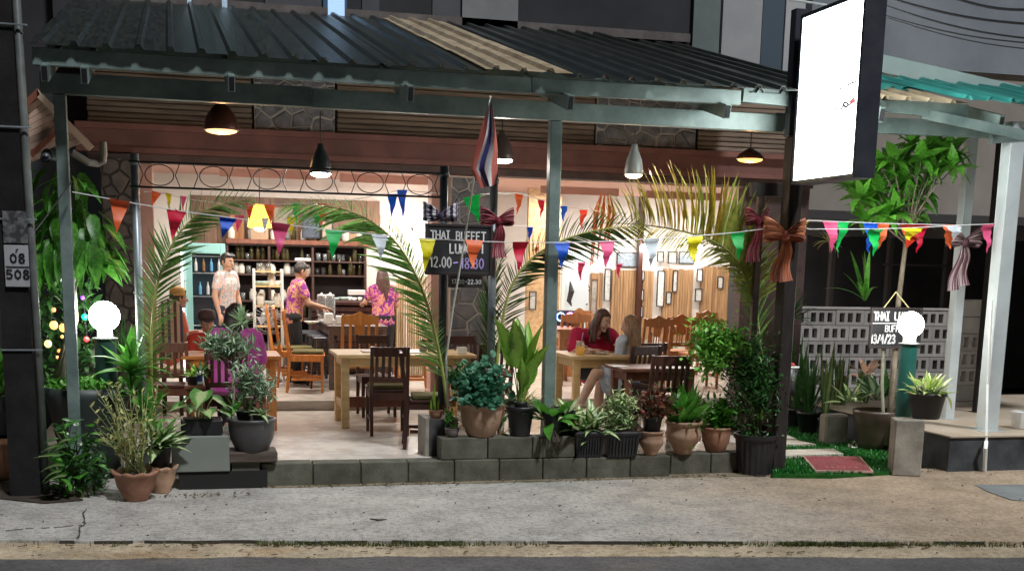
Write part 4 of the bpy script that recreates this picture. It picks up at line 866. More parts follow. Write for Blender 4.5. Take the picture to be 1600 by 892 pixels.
# counter, hutch, bottles
t = thing('bar_counter', (X(545,16.9), 16.9, .29), 'dark slatted bar counter in front of the back shelves', 'counter')
x0, x1 = X(486,16.9), X(622,16.9)
MB().box(x0, x1, 16.93, 17.4, .29, 1.24).build('carcass', mat('dark_backing', (0,0,0)), t); MB().bbox(x0-.03, x1+.03, 16.86, 17.45, 1.243, 1.29).build('worktop', m_darkwood, t)
for i in range(11): MB().bbox(x0, x1, 16.9, 16.928, .33+i*.082, .4+i*.082, .005).build('slat', m_darkwood, t)
t = thing('wall_hutch', (X(460,18.3), 18.3, .29), 'dark wooden open shelving against the back wall with rows of glasses', 'shelving')
x0, x1 = X(355,18.3), X(572,18.3); zz = [Z(460,y,18.3) for y in (520,497,470,429,407,383)]
m_hut = mat('hutch_wood', (0.045,0.022,0.016), .45, 0, (0.08,0.04,0.03), 5, 6, .06, 30, (.6,6,6))
MB().box(x0, x1, 18.55, 18.59, .29, zz[-1]).build('back_panel', mat('hutch_back', (0.02,0.012,0.01), .7), t)
for z in zz: MB().bbox(x0, x1, 18.22, 18.545, z-.022, z, .003).build('shelf', m_hut, t)
MB().bbox(x0-.02, x1+.02, 18.19, 18.545, zz[-1]+.002, zz[-1]+.07, .006).build('cornice', m_redwood, t)
for px in (355, 420, 488, 570): MB().bbox(X(px,18.3)-.018, X(px,18.3)+.018, 18.225, 18.54, .29, zz[-1]-.024).build('upright', m_hut, t)
MB().box(x0, x1, 18.24, 18.54, .29, zz[0]-.15).build('cupboard', m_hut, t)
def jar_mesh(kind):
    P_ = {'glass': [(.028,0),(.034,.1),(.032,.1),(.026,.006)], 'bottle': [(.032,0),(.034,.15),(.014,.2),(.013,.25),(.0001,.25)], 'cup': [(.025,0),(.04,.03),(.042,.07),(.038,.07),(.02,.01)], 'jar': [(.045,0),(.05,.02),(.05,.11),(.035,.13),(.036,.155),(.0001,.156)], 'bowl': [(.03,0),(.06,.03),(.075,.06),(.07,.06),(.02,.01)]}[kind]
    return MB().lathe(P_, (0,0,0), 10)
KM = {}
kmat = {'glass': m_glass, 'bottle': mat('dark_bottle_glass', (0.05,0.06,0.03), .1, 0, (0.12,0.07,0.02), 3), 'cup': m_cer, 'jar': mat('pale_jar', (0.45,0.42,0.36), .3, 0, (0.6,0.55,0.45), 3), 'bowl': mat('celadon_bowl', (0.4,0.5,0.45), .3)}
nm = {'glass': 'drinking_glass', 'bottle': 'bottle', 'cup': 'cup', 'jar': 'jar', 'bowl': 'bowl'}
lbl = {'glass': 'clear drinking glass', 'bottle': 'dark glass bottle', 'cup': 'white ceramic cup', 'jar': 'pale storage jar', 'bowl': 'pale green bowl'}
rows = ['top of the hutch','upper shelf','second shelf','middle shelf','lower shelf','bottom shelf']
for si, z in enumerate(zz[::-1]):
    if si == 5: continue
    zq = z + (.072 if si == 0 else .001); side_n = {}
    for px in range(362, 568, 8):
        if abs(px-488) < 5 or abs(px-420) < 5 or rnd.random() < .2: continue
        side = 'left part of' if px < 420 else ('middle part of' if px < 488 else 'right part of')
        k = rnd.choice({0:['jar','bottle','glass'],1:['glass','glass','bottle'],2:['glass','jar'] if px < 488 else ['glass','bottle'],3:['cup','bowl','cup'] if px > 488 else ['jar','glass','cup'],4:['cup','jar','bottle']}[si])
        if k not in KM: KM[k] = jar_mesh(k).mesh(nm[k], kmat[k], True)
        o = put(nm[k], KM[k], None, Matrix.Translation((X(px+rnd.uniform(-2,2),18.35), 18.35+rnd.uniform(-.06,.06), zq)) @ Matrix.Scale(rnd.uniform(.85,1.15), 4))
        setp(o, '%s on the %s %s' % (lbl[k], side, rows[si] + (' of the hutch' if si else '')), nm[k].replace('_',' '), '%s on the %s %s' % ({'glass':'clear drinking glasses','bottle':'dark glass bottles','cup':'white ceramic cups','jar':'pale storage jars','bowl':'pale green bowls'}[k], side, rows[si]))
def small_box(name, px0, px1, y0_, y1_, Y, dep, m, label, cat):
    o = MB().bbox(X(px0,Y), X(px1,Y), Y, Y+dep, Z(px0,y1_,Y), Z(px0,y0_,Y), .006).build(name, m, None); return setp(o, label, cat)
small_box('carton', 461, 486, 403, 408, 18.25, .1, m_cer, 'flat white box on the upper shelf of the hutch', 'box')
small_box('carton', 545, 571, 453, 461, 17.0, .15, m_cer, 'white tray on the right end of the bar counter', 'tray')
small_box('wooden_crate', 360, 382, 335, 377, 18.3, .2, m_brownwood, 'brown wooden box on top of the hutch at the left', 'box')
small_box('wooden_crate', 392, 420, 345, 378, 18.3, .2, mat('tan_wood', (0.35,0.22,0.12), .6, 0, (0.45,0.3,0.18), 5), 'tan wooden box under the yellow lampshade', 'box')
small_box('wooden_crate', 543, 562, 365, 386, 18.3, .2, mat('tan_wood', (0,0,0)), 'small tan box on the right end of the hutch top', 'box')
def frame(px0, px1, y0_, y1_, Y, label, paper=(0.6,0.6,0.58), wood=None, mt=None):
    t = thing('picture_frame', P((px0+px1)/2, y1_, Y), label, 'picture frame'); a, c = P(px0, y1_, Y), P(px1, y0_, Y); w_ = .014
    x0, x1, z0, z1 = a.x, c.x, min(a.z,c.z), max(a.z,c.z)
    for q in ((x0,x0+w_,z0,z1),(x1-w_,x1,z0,z1),(x0+w_,x1-w_,z0,z0+w_),(x0+w_,x1-w_,z1-w_,z1)): MB().box(q[0],q[1],Y-.02,Y,q[2],q[3]).build('frame', wood or m_bmetal, t)
    MB().box(x0+w_, x1-w_, Y-.008, Y-.002, z0+w_, z1-w_).build('print', mt or mat('framed_print_%d' % int(paper[0]*100), paper, .35, 0, tuple(v*.55 for v in paper), 22, 6, mix=(.5,.7)), t)
frame(472, 500, 335, 372, 18.2, 'dark framed chalkboard standing on top of the hutch', (0.05,0.06,0.08)); frame(502, 520, 345, 372, 18.22, 'small framed picture right of the chalkboard on the hutch', (0.3,0.25,0.18))
frame(428, 466, 325, 375, 18.5, 'wide framed picture with a pale mount above the hutch', (0.3,0.2,0.15), m_brownwood)
t = thing('bamboo_screen', (X(645,16.7), 16.7, .29), 'screen of upright tan bamboo poles right of the woman at the counter', 'screen')
for i in range(17): x = X(620,16.7)+i*.031; MB().tube([(x,16.7+rnd.uniform(-.01,.01),.29),(x+rnd.uniform(-.006,.006),16.7,1.1),(x,16.7,Z(640,432,16.7)+rnd.uniform(-.03,.03))], .014, 7).build('pole', mat('bamboo', (0.42,0.27,0.12), .5, 0, (0.55,0.38,0.19), 6, 5, .1, 20, (6,6,.8)), t, True)
for z in (.6, 1.3): MB().box(X(620,16.7), X(620,16.7)+.52, 16.715, 16.735, z, z+.04).build('batten', m_brownwood, t)
t = thing('wall_panelling', P(460,380,18.56), 'brown wooden board cladding on the wall above the hutch', 'panelling')
x = X(300,18.56)
while x < X(585,18.56): wq = rnd.uniform(.16,.24); MB().bbox(x+.003, x+wq-.003, 18.565, 18.598, Z(400,382,18.56), Z(400,308,18.56), .003).build('board', mat('brown_cladding', (0.12,0.065,0.04), .6, 0, (0.22,0.13,0.08), 4, 6, .1, 30, (5,5,.6)), t); x += wq
# door, rack, fan, tap vessels
t = thing('fridge_door', (X(318,17.6), 17.6, .29), 'glass door with pale turquoise frame behind the man in the floral shirt', 'door')
x0, x1 = X(288,17.6), X(352,17.6); z1_ = Z(318,380,17.6)
MB().bbox(x0, x0+.1, 17.6, 17.7, .29, z1_).build('frame', mat('turquoise_frame', (0.25,0.5,0.47), .4), t); MB().bbox(x1-.07, x1, 17.6, 17.7, .29, z1_).build('frame', mat('turquoise_frame', (0,0,0)), t)
MB().bbox(x0+.102, x1-.072, 17.6, 17.7, z1_-.14, z1_).build('frame', mat('turquoise_frame', (0,0,0)), t); MB().box(x0+.1, x1-.07, 17.66, 17.68, .29, z1_-.14).build('pane', mat('dark_glass', (0.02,0.035,0.045), .1), t)
for z in (.9, 1.3, 1.62, 1.85): MB().bbox(x0+.1, x1-.07, 17.63, 17.655, z, z+.02).build('rack', m_galv, t)
for i in range(10): c = (x0+.15+i*.052, 17.62, [1.64,1.32][i % 2]+.02); MB().lathe([(.02,0),(.02,.1),(.008,.14),(.008,.17)], c, 8).build('bottle', mat('bottle_label_%d' % (i % 3), [(.5,.5,.5),(.1,.3,.5),(.2,.1,.05)][i % 3], .3), t)
MB().box(x0-.05, x0-.02, 17.58, 17.62, .29, z1_-.1).build('lit_strip', mat('cool_strip', (1,1,1), .5, emit=(.7,.9,1), es=3), t)
t = thing('wire_rack', (X(418,16.2), 16.2, .29), 'pale four tier rack with bowls left of the server', 'rack')
x0, x1 = X(397,16.2), X(441,16.2)
for x in (x0, x1):
    for y in (16.2, 16.5): MB().tube([(x,y,.29),(x,y,Z(418,420,16.2))], .012, 6).build('upright', m_cer, t)
for yy in (424, 447, 478, 510): z = Z(418,yy,16.2); MB().bbox(x0, x1, 16.2, 16.5, z-.015, z, .003).build('shelf', m_pale, t)
for px, yy, k in ((404,447,'bowl'),(414,447,'bowl'),(424,447,'jar'),(433,447,'cup'),(406,478,'jar'),(420,478,'bowl'),(432,478,'jar'),(405,424,'glass'),(420,424,'glass')):
    if k not in KM: KM[k] = jar_mesh(k).mesh(nm[k], kmat[k], True)
    o = put(nm[k], KM[k], None, Matrix.Translation((X(px,16.3), 16.33, Z(418,yy,16.2)+.002))); setp(o, lbl[k] + ' on the pale rack, tier level with ' + {447:'the bowls',478:'the fan top',424:'the top shelf'}[yy], nm[k], 'crockery on the pale rack')
t = thing('standing_fan', P(420,495,15.9), 'round grey standing fan behind the orange chairs', 'fan'); c = P(420,495,15.9)
b = MB(); 
for k in range(24): a = k*math.pi/12; b.tube([c + Vector((.03*math.cos(a), -.03, .03*math.sin(a))), c + Vector((.12*math.cos(a), -.06, .12*math.sin(a))), c + Vector((.19*math.cos(a), 0, .19*math.sin(a)))], .0025, 4)
for r in (.1, .19): b.tube([c + Vector((r*math.cos(a*.262), -.05 if r < .15 else 0, r*math.sin(a*.262))) for a in range(25)], .005, 5)
b.build('guard', mat('grey_fan', (0.4,0.4,0.4), .4), t)
for k in range(4): a = k*1.57; MB().prism([c + Vector((.02*math.cos(a), 0, .02*math.sin(a))), c + Vector((.15*math.cos(a), .01, .15*math.sin(a))), c + Vector((.15*math.cos(a+.8), -.03, .15*math.sin(a+.8))), c + Vector((.03*math.cos(a+1), -.02, .03*math.sin(a+1)))], (0,.004,0)).build('blade', mat('grey_blade', (0.5,0.5,0.52), .4), t)
MB().tube([c + Vector((0,.04,0)), c + Vector((0,.12,0))], .05, 12).build('motor', mat('grey_fan', (0,0,0)), t, True); MB().tube([c + Vector((0,.08,-.03)), (c.x, c.y+.08, .31)], .014, 8).build('stand', mat('grey_fan', (0,0,0)), t, True); MB().lathe([(.17,0),(.15,.03),(.02,.04)], (c.x, c.y+.08, .29), 20).build('base', mat('grey_fan', (0,0,0)), t, True)
for i, px in enumerate((502, 517)):
    c = Vector((X(px,16.0), 16.0+.1*i, 1.071)); t = thing('drink_dispenser', c, 'glass drink dispenser on a stand, %s of the pair on the bar table' % ('left' if i == 0 else 'right'), 'dispenser', 'glass drink dispensers on the bar table')
    MB().lathe([(.07,0),(.05,.01),(.05,.06),(.07,.07)], c, 14).build('stand', m_cer, t, True); MB().lathe([(.06,.072),(.065,.09),(.065,.27),(.05,.3),(.05,.31)], c, 14).build('vessel', m_glass, t, True); MB().lathe([(.055,.312),(.055,.335),(.012,.34),(.012,.36)], c, 14).build('lid', m_cer, t, True)
for px, h, k in ((514,.13,'box'),(532,.1,'box'),(487,.03,'plate'),(560,.06,'cup')):
    c = Vector((X(px,15.2,505), 15.2, 1.072))
    o = (MB().bbox(c.x-.05,c.x+.05,c.y,c.y+.1,c.z,c.z+h) if k == 'box' else MB().lathe([(.05,0),(.1,h),(.09,h),(.04,.006)], c, 14)).build('tissue_box' if k == 'box' else k, m_cer, None); setp(o, {514:'white tissue box standing near the street end of the bar table',532:'small white box on the bar table right of the tissue box',487:'white plate on the left edge of the bar table',560:'white cup on the right edge of the bar table'}[px], k)
# condiments on the terrace tables
for px, Y, lb in ((661,12.5,'left'),(673,12.55,'right')):
    c = Vector((X(px,Y,545), Y, .932)); t = thing('condiment_jar', c, 'glass condiment jar on the pale table, the %s one of two' % lb, 'jar'); MB().lathe([(.035,0),(.04,.01),(.04,.09),(.03,.1)], c, 12).build('body', m_glass, t, True); MB().lathe([(.036,.101),(.036,.125)], c, 12).build('lid', m_darkwood, t); MB().lathe([(.03,.004),(.032,.05)], c, 12).build('contents', m_terra, t)
o = MB().bbox(X(566,12.4,548), X(600,12.4,548), 12.35, 12.55, .932, .94, .002).build('menu_card', mat('mauve_card', (0.42,0.3,0.36), .5), None); setp(o, 'mauve menu card lying on the pale table left of the chair back', 'menu')
o = MB().bbox(X(637,12.4,548), X(660,12.4,548), 12.3, 12.5, .932, .938, .002).build('menu_card', m_cer, None); setp(o, 'white menu card lying on the pale table beside the jars', 'menu')
o = MB().bbox(X(716,12.2,548), X(730,12.2,548), 12.2, 12.28, .932, 1.0, .004).build('tissue_box', m_cer, None); setp(o, 'white tissue holder behind the bushy terracotta pot', 'tissue box')
o = MB().bbox(X(1035,11.2,575), X(1041,11.2,575), 11.2, 11.26, .892, .97, .004).build('tissue_box', m_cer, None); setp(o, 'white tissue holder on the small dark table', 'tissue box')
o = MB().bbox(X(960,11.1,575), X(985,11.1,575), 11.12, 11.3, .892, .897, .002).build('menu_card', m_cer, None); setp(o, 'white menu sheet on the left end of the small dark table', 'menu')
# drink and plates of the couple
c = Vector((X(904,12.2,556), 12.15, .932)); t = thing('juice_glass', c, 'handled jar of orange juice with straw before the person in red', 'drink')
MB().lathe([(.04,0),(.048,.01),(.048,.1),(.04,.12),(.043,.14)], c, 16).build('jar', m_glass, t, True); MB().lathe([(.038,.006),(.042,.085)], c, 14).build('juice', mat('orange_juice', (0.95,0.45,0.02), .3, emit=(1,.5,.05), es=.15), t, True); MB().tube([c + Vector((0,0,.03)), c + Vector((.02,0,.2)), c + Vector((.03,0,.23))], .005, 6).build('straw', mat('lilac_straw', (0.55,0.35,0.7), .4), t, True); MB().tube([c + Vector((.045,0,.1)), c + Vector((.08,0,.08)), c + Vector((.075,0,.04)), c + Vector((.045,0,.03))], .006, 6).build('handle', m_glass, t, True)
for px, Y, r, lb in ((921,12.3,.07,'left'),(940,12.2,.09,'right')): o = MB().lathe([(r*.5,0),(r,.018),(r*.95,.018),(r*.5,.006)], (X(px,Y,555),Y,.932), 20).build('plate', m_cer, None, True); setp(o, 'white plate on the pale table, the %s one of two before the couple' % lb, 'plate')
# ================= RIGHT ROOM: panels, pictures =================
YB2 = 20.15
m_pan = mat('tan_panel_slats', (0.27,0.15,0.07), .55, 0, (0.42,0.26,0.13), 5, 6, .1, 30, (6,6,.5))
for px0, px1, ya, yb, lb in ((925,943,426,500,'narrow slatted panel behind the person in red'),(957,998,421,505,'broad slatted panel left of the dark post'),(1005,1020,423,505,'narrow slatted panel right of the dark post'),(1038,1082,420,508,'broad slatted panel above the brown chairs'),(1098,1148,416,520,'slatted panel at the right end of the back wall')):
    t = thing('wall_panel', P((px0+px1)/2, yb, YB2), 'tan ' + lb, 'wall panel'); x = X(px0,YB2); x1 = X(px1,YB2); 
    while x < x1-.02: MB().box(x+.003, x+.047, YB2-.03-rnd.uniform(0,.012), YB2+.04, Z(px0,yb+25,YB2), Z(px0,ya,YB2)+rnd.uniform(-.02,.01)).build('slat', m_pan, t); x += .05
    MB().box(X(px0,YB2), x1, YB2+.041, YB2+.049, Z(px0,yb+25,YB2), Z(px0,ya+3,YB2)).build('batten_board', m_darkwood, t)
PF = 'framed prints on the back right wall'
for q, lb in (((943,955,420,470),'tall framed print left of the broad slatted panel'),((1002,1007,423,439),'small print high on the dark post'),((1001,1006,452,470),'small print halfway down the dark post'),((1000,1005,478,496),'small print low on the dark post'),((1025,1039,423,479),'tallest framed print, on the white strip'),((1050,1059,423,456),'slim framed print on the broad panel above the chairs'),((1040,1049,456,475),'small print low on the broad panel above the chairs'),((1088,1098,420,440),'upper print of the pair on the right white strip'),((1085,1097,451,471),'lower print of the pair on the right white strip'),((1120,1130,432,451),'print on the right end slatted panel'),((1026,1037,393,409),'pink print above the tall white strip'),((1043,1058,393,412),'grey print high above the broad panel')):
    frame(*q, YB2-.06, lb + ' of the back wall', (0.6,0.6,0.58))
for q, lb in (((963,998,395,417),'wide dark window high on the back wall, left'),((1060,1085,393,412),'dark window high on the back wall, middle')): frame(*q, YB2+.03, lb, (0.25,0.3,0.35))
MB().box(X(998,20), X(1004,20), 19.98, 20.1, .29, zc-.01).build('dark_post', m_darkwood, None, label='slim dark post between the slatted wall panels', cat='post')
frame(922, 934, 436, 492, 19.2, 'tall mirror with a wooden frame behind the person in red', (0.4,0.38,0.33), m_redwood)
t = thing('white_door', (X(900,18.8), 18.8, .29), 'pale blue white door leaf standing open behind the steel post', 'door'); MB().bbox(X(884,18.8), X(921,18.8), 18.8, 18.85, .29, Z(900,392,18.8)).build('leaf', mat('pale_blue_door', (0.6,0.68,0.72), .5), t); MB().bbox(X(884,18.8)-.05, X(884,18.8)-.003, 18.78, 18.87, .29, Z(900,388,18.8)).build('jamb', m_cer, t); MB().ball(P(917,475,18.77), .02).build('handle', m_galv, t)
MB().tube([P(891,440,18.7), P(893,455,18.68), P(889,470,18.7), P(893,478,18.7)], [.01,.05,.04,.01], 8).build('hanging_bag', m_black, None, label='dark slim bag hanging on the white door', cat='bag')
MB().box(X(822,19), X(873,19), 18.9, 19.0, .29, zc-.01).build('woven_screen', mat('tan_woven', (0.35,0.22,0.11), .8, 0, (0.5,0.34,0.18), 25, 4, .3, 80), None, label='tan woven wall screen left of the steel post', cat='screen')
frame(826, 838, 455, 484, 18.85, 'white print in a dark frame on the tan woven screen')
t = thing('party_speaker', P(885,497,16.5), 'black speaker with glowing pink and blue rings behind the steel post', 'speaker'); a, c = P(871,485,16.5), P(901,510,16.5)
MB().bbox(a.x, c.x, 16.5, 16.75, c.z, a.z, .012).build('cabinet', m_black, t)
for px, col, k in ((876,(.25,.45,1),'blue'),(891,(1,.25,.65),'pink')): o = P(px,495,16.48); MB().tube([o + Vector((.055*math.cos(a*.3142),0,.055*math.sin(a*.3142))) for a in range(21)], .009, 6).build('light_ring', mat('ring_'+k, col, .4, emit=col, es=4), t, True)
MB().bbox(a.x-.05, c.x+.05, 16.45, 16.8, .29, c.z-.003).build('speaker_shelf', m_brownwood, None, label='brown low cabinet under the glowing speaker', cat='cabinet')
# yellow bare branch
b = MB(); b.tube([P(923,500,19), P(922,450,19), P(915,440,19), P(898,430,19)], [.02,.015,.012,.006], 6); b.tube([P(922,455,19), P(912,448,19), P(903,450,19)], [.012,.008,.004], 5); b.build('bare_branch', m_bark, None, label='bare decorative branch beside the white door', cat='branch')
# ================= IRON SCROLLWORK =================
t = thing('iron_scrollwork', P(450, 275, 10.55), 'black wrought iron band of circles and curved bars over the terrace opening', 'ironwork')
za, zb_ = Z(450,262,10.55), Z(450,300,10.55)
xa_, xb_ = X(206,10.55), X(690,10.55)
MB().tube([(xa_,10.55,za),(xb_,10.55,za)], .008, 8).build('top_bar', m_bmetal, t); MB().tube([(xa_,10.55,zb_),(xb_,10.55,zb_)], .009, 8).build('bottom_bar', m_galv if 0 else m_bmetal, t)
n = 6; cr = (za-zb_)/2 - .015; zm = (za+zb_)/2
for i in range(n):
    cx = xa_ + (xb_-xa_)*(i+.55)/n; MB().tube([(cx+cr*1.35*math.cos(a*.2618), 10.55, zm+cr*math.sin(a*.2618)) for a in range(25)], .0042, 6, False).build('ring', m_bmetal, t)
    for s in (-1, 1): MB().tube([(cx+s*cr*1.95, 10.55, za), (cx+s*cr*1.5, 10.55, zm), (cx+s*cr*1.95, 10.55, zb_)], .004, 6).build('curved_bar', m_bmetal, t)
# ================= BOARDS =================
def board(px0, px1, y0_, y1_, Y, label, parent=None):
    a, c = P(px0, y1_, Y), P(px1, y0_, Y); t = thing('menu_board', Vector(((a.x+c.x)/2, Y, a.z)), label, 'sign'); x0, x1, z0, z1 = a.x, c.x, a.z, c.z
    MB().box(x0+.02, x1-.02, Y, Y+.012, z0+.02, z1-.02).build('panel', m_board, t); fw = mat('dark_frame_wood', (0.03,0.022,0.02), .5)
    for q in ((x0,x0+.022,z0,z1),(x1-.022,x1,z0,z1)): MB().bbox(q[0],q[1],Y-.01,Y+.02,q[2],q[3],.003).build('frame', fw, t)
    for q in ((z0,z0+.022),(z1-.022,z1)): MB().bbox(x0+.0225,x1-.0225,Y-.01,Y+.02,q[0],q[1],.003).build('frame', fw, t)
    return t
YM = 10.42
t = board(664, 770, 352, 429, YM, 'large blackboard hung on the pipe posts advertising a Thai buffet lunch')
def bt(s, px, py, h, m, t, **k): lettering(s, P(px, py, YM-.004), (1,0,0), (0,0,1), h, m, t, **k)
bt('THAI', 673, 373, .068, m_chalkw, t, wd=.16, wscale=.72, gap=.2); bt('BUFFET', 713, 375, .068, m_chalkw, t, wd=.16, wscale=.68, gap=.2)
bt('LUNCH !', 703, 395, .075, m_chalkw, t, wd=.17, wscale=.72, gap=.16); bt('12.00', 672, 417, .085, m_chalkw, t, wd=.13, wscale=.62, gap=.14); bt('-', 708, 418, .085, m_chalkp, t, wd=.14, wscale=.8); bt('18.30', 720, 419, .085, m_chalkp, t, wd=.13, wscale=.68, gap=.15)
t = board(700, 754, 431, 449, YM+.01, 'small blackboard strip with opening hours hanging under the large blackboard'); bt('17.30-22.30', 706, 443, .036, m_chalkw, t, wd=.16, wscale=.85, gap=.2)
b = MB(); b.tube([P(702,300,YM), P(717,310,YM), P(718,352,YM)], .004, 5); b.build('hanging_wire', m_galv, None, label='bent wire from which the Thai buffet blackboard hangs', cat='wire')
YM2 = 10.9; t = board(1357, 1442, 481, 544, YM2, 'blackboard on the small tree announcing Thai lunch buffet 13/4/23')
YM = YM2
bt('THAI', 1365, 500, .08, m_chalkw, t, wd=.2, wscale=.65, gap=.16); bt('LUNCH', 1398, 500, .075, m_chalkw, t, wd=.2, wscale=.7, gap=.16); bt('BUFFET', 1383, 518, .06, m_chalkw, t, wd=.17, gap=.18, wscale=.75); bt('13/4/23', 1360, 536, .085, m_chalkw, t, wd=.17, gap=.13, wscale=.62)
MB().beam(P(1360,505,YM-.006), P(1440,505,YM-.006), .003, .008).build('chalk_line', m_chalkw, t)
b = MB(); b.tube([P(1381,481,YM), P(1400,456,10.86), P(1420,481,YM)], .006, 5); b.build('hanging_ribbon', mat('pale_yellow_ribbon', (0.7,0.65,0.3), .7), None, label='pale yellow ribbon hanging the lunch blackboard from the tree trunk', cat='ribbon')
# ================= BUNTING =================
FC = {'o': (0.95,0.2,0.06), 'c': (0.8,0.02,0.07), 'b': (0.015,0.14,0.8), 'p': (0.95,0.14,0.33), 'g': (0.01,0.62,0.12), 'w': (0.78,0.84,0.88), 'y': (0.95,0.85,0.02), 'r': (0.92,0.07,0.04)}
FN = {'o': 'orange', 'c': 'crimson', 'b': 'blue', 'p': 'pink', 'g': 'green', 'w': 'white', 'y': 'yellow', 'r': 'red'}
def bunting(label, string, flags, Yf, r=.004):
    t = thing('bunting', P(*string[0], Yf(string[0][0])), label, 'bunting')
    MB().tube([P(x, y, Yf(x)) for x, y in string], r, 6).build('string', mat('white_string', (0.7,0.7,0.7), .7), t)
    for (xa, ya, xb2, yb2, xt, yt, c) in flags:
        a, c2, tt = P(xa, ya, Yf(xa)), P(xb2, yb2, Yf(xb2)), P(xt, yt, Yf(xt)+rnd.uniform(-.06,.02)); n = 7; b = MB(); ph = rnd.uniform(0, 6); vs = []
        for i in range(n+1):
            f = i/n; l_, r_ = a.lerp(tt, f), c2.lerp(tt, f); off = .022*math.sin(f*8+ph) + .014*math.sin(f*19+ph*2)
            for u in (0, .5, 1): p = l_.lerp(r_, u); vs.append(p + Vector((0, off + (.01*math.sin(ph*2) if u == .5 else 0)*(1-f), 0)))
        b.add(vs, [(i*3+j, i*3+j+1, i*3+j+4, i*3+j+3) for i in range(n) for j in range(2)])
        k = len(b.v); b.add([Vector(v) + Vector((0,.0015,0)) for v in vs], [(i*3+j+3, i*3+j+4, i*3+j+1, i*3+j) for i in range(n) for j in range(2)])
        o = b.build('flag', leafmat('pennant_' + FN[c], FC[c], tuple(v*.85 for v in FC[c]), rough=.45, var=.06), t, True); o['label'] = FN[c] + ' pennant'
    return t
yA = lambda x: 10.3 - (.12 if x > 1190 else 0) + (0 if x > 120 else .0)
bunting('front string of large coloured pennants from left post to entrance column', [(113,300),(188,314),(275,329),(357,340),(438,350),(522,360),(594,367),(668,373),(741,377),(812,379),(880,379),(950,377),(1020,373),(1085,369),(1154,363),(1205,356)],
 [(171,310,203,316,182,365,'o'),(260,326,292,330,269,375,'c'),(343,338,372,341,347,372,'b'),(423,347,453,351,436,401,'p'),(508,358,536,360,519,405,'g'),(581,366,607,367,595,407,'w'),(655,371,682,373,664,425,'y'),(727,374,755,376,738,421,'o'),(800,378,826,378,810,425,'c'),(866,378,892,378,878,420,'b'),(937,377,962,376,947,420,'p'),(1007,374,1032,372,1017,418,'w'),(1072,370,1098,368,1083,413,'y'),(1142,364,1166,362,1154,408,'g')], lambda x: 10.22)
bunting('string of pennants from the entrance column past the tree to the striped bow', [(1222,342),(1262,345),(1300,346),(1352,348),(1410,350),(1460,351),(1500,352),(1553,350)],
 [(1248,343,1265,345,1243,393,'y'),(1287,345,1312,346,1301,395,'p'),(1310,347,1328,347,1308,395,'g'),(1350,348,1374,348,1357,396,'b'),(1372,349,1392,350,1374,390,'o'),(1408,350,1452,352,1418,388,'r'),(1430,352,1452,352,1432,396,'c'),(1472,351,1500,352,1483,390,'o'),(1534,351,1553,350,1543,396,'p')], lambda x: 10.3)
bunting('lower string of three pennants between the tree and the right post', [(1240,352),(1265,358),(1320,358),(1365,358),(1425,356),(1500,352)], [(1356,358,1380,358,1365,401,'g'),(1409,356,1443,357,1419,376,'y'),(1479,353,1504,353,1492,375,'w')], lambda x: 10.22)
bunting('inner string of smaller pennants under the dining room ceiling at the left', [(225,300),(237,299),(300,312),(375,322),(460,318),(540,315),(628,297),(690,303)],
 [(237,298,252,303,237,323,'o'),(258,301,268,304,265,327,'y'),(282,306,292,308,285,329,'p'),(366,335,382,337,370,364,'p'),(383,318,397,319,390,345,'r'),(412,320,430,320,423,350,'o'),(455,318,470,318,463,352,'g'),(409,341,420,341,413,366,'w'),(448,339,462,339,455,368,'y'),(489,337,500,337,495,357,'g'),(497,318,512,318,502,358,'o'),(605,303,622,303,612,340,'b'),(620,297,636,297,630,342,'b')], lambda x: 13.2)
bunting('inner string of smaller pennants running from the stone pillar to the right', [(690,330),(722,315),(750,304),(808,302),(845,312),(885,322),(935,330)], [(722,310,750,303,748,348,'g'),(805,302,819,303,808,336,'o'),(841,312,853,312,845,341,'c'),(875,322,887,322,880,348,'b'),(905,328,918,328,908,360,'r')], lambda x: 11.4)
bunting('short inner string of pennants low behind the right post and palm frond', [(800,352),(830,355),(880,362)], [(823,354,834,354,827,378,'b'),(834,384,843,384,838,400,'o'),(902,410,914,410,906,440,'p'),(962,412,972,412,966,436,'p')], lambda x: 15.0)
# ================= FLAG =================
t = thing('national_flag', P(700,600,10.3), 'faded red white and blue striped flag drooping on a thin white pole', 'flag')
fp = [P(766,152,9.7), P(757,205,9.75), P(742,270,9.85), P(722,400,10.0), P(708,480,10.1), P(697,560,10.2), P(700,640,10.3)]
MB().tube(fp, [.004,.006,.007,.008,.009,.009,.009], 7).build('pole', mat('pale_pole', (0.55,0.52,0.45), .5), t, True); MB().ball(fp[0], .01).build('finial', m_cer, t)
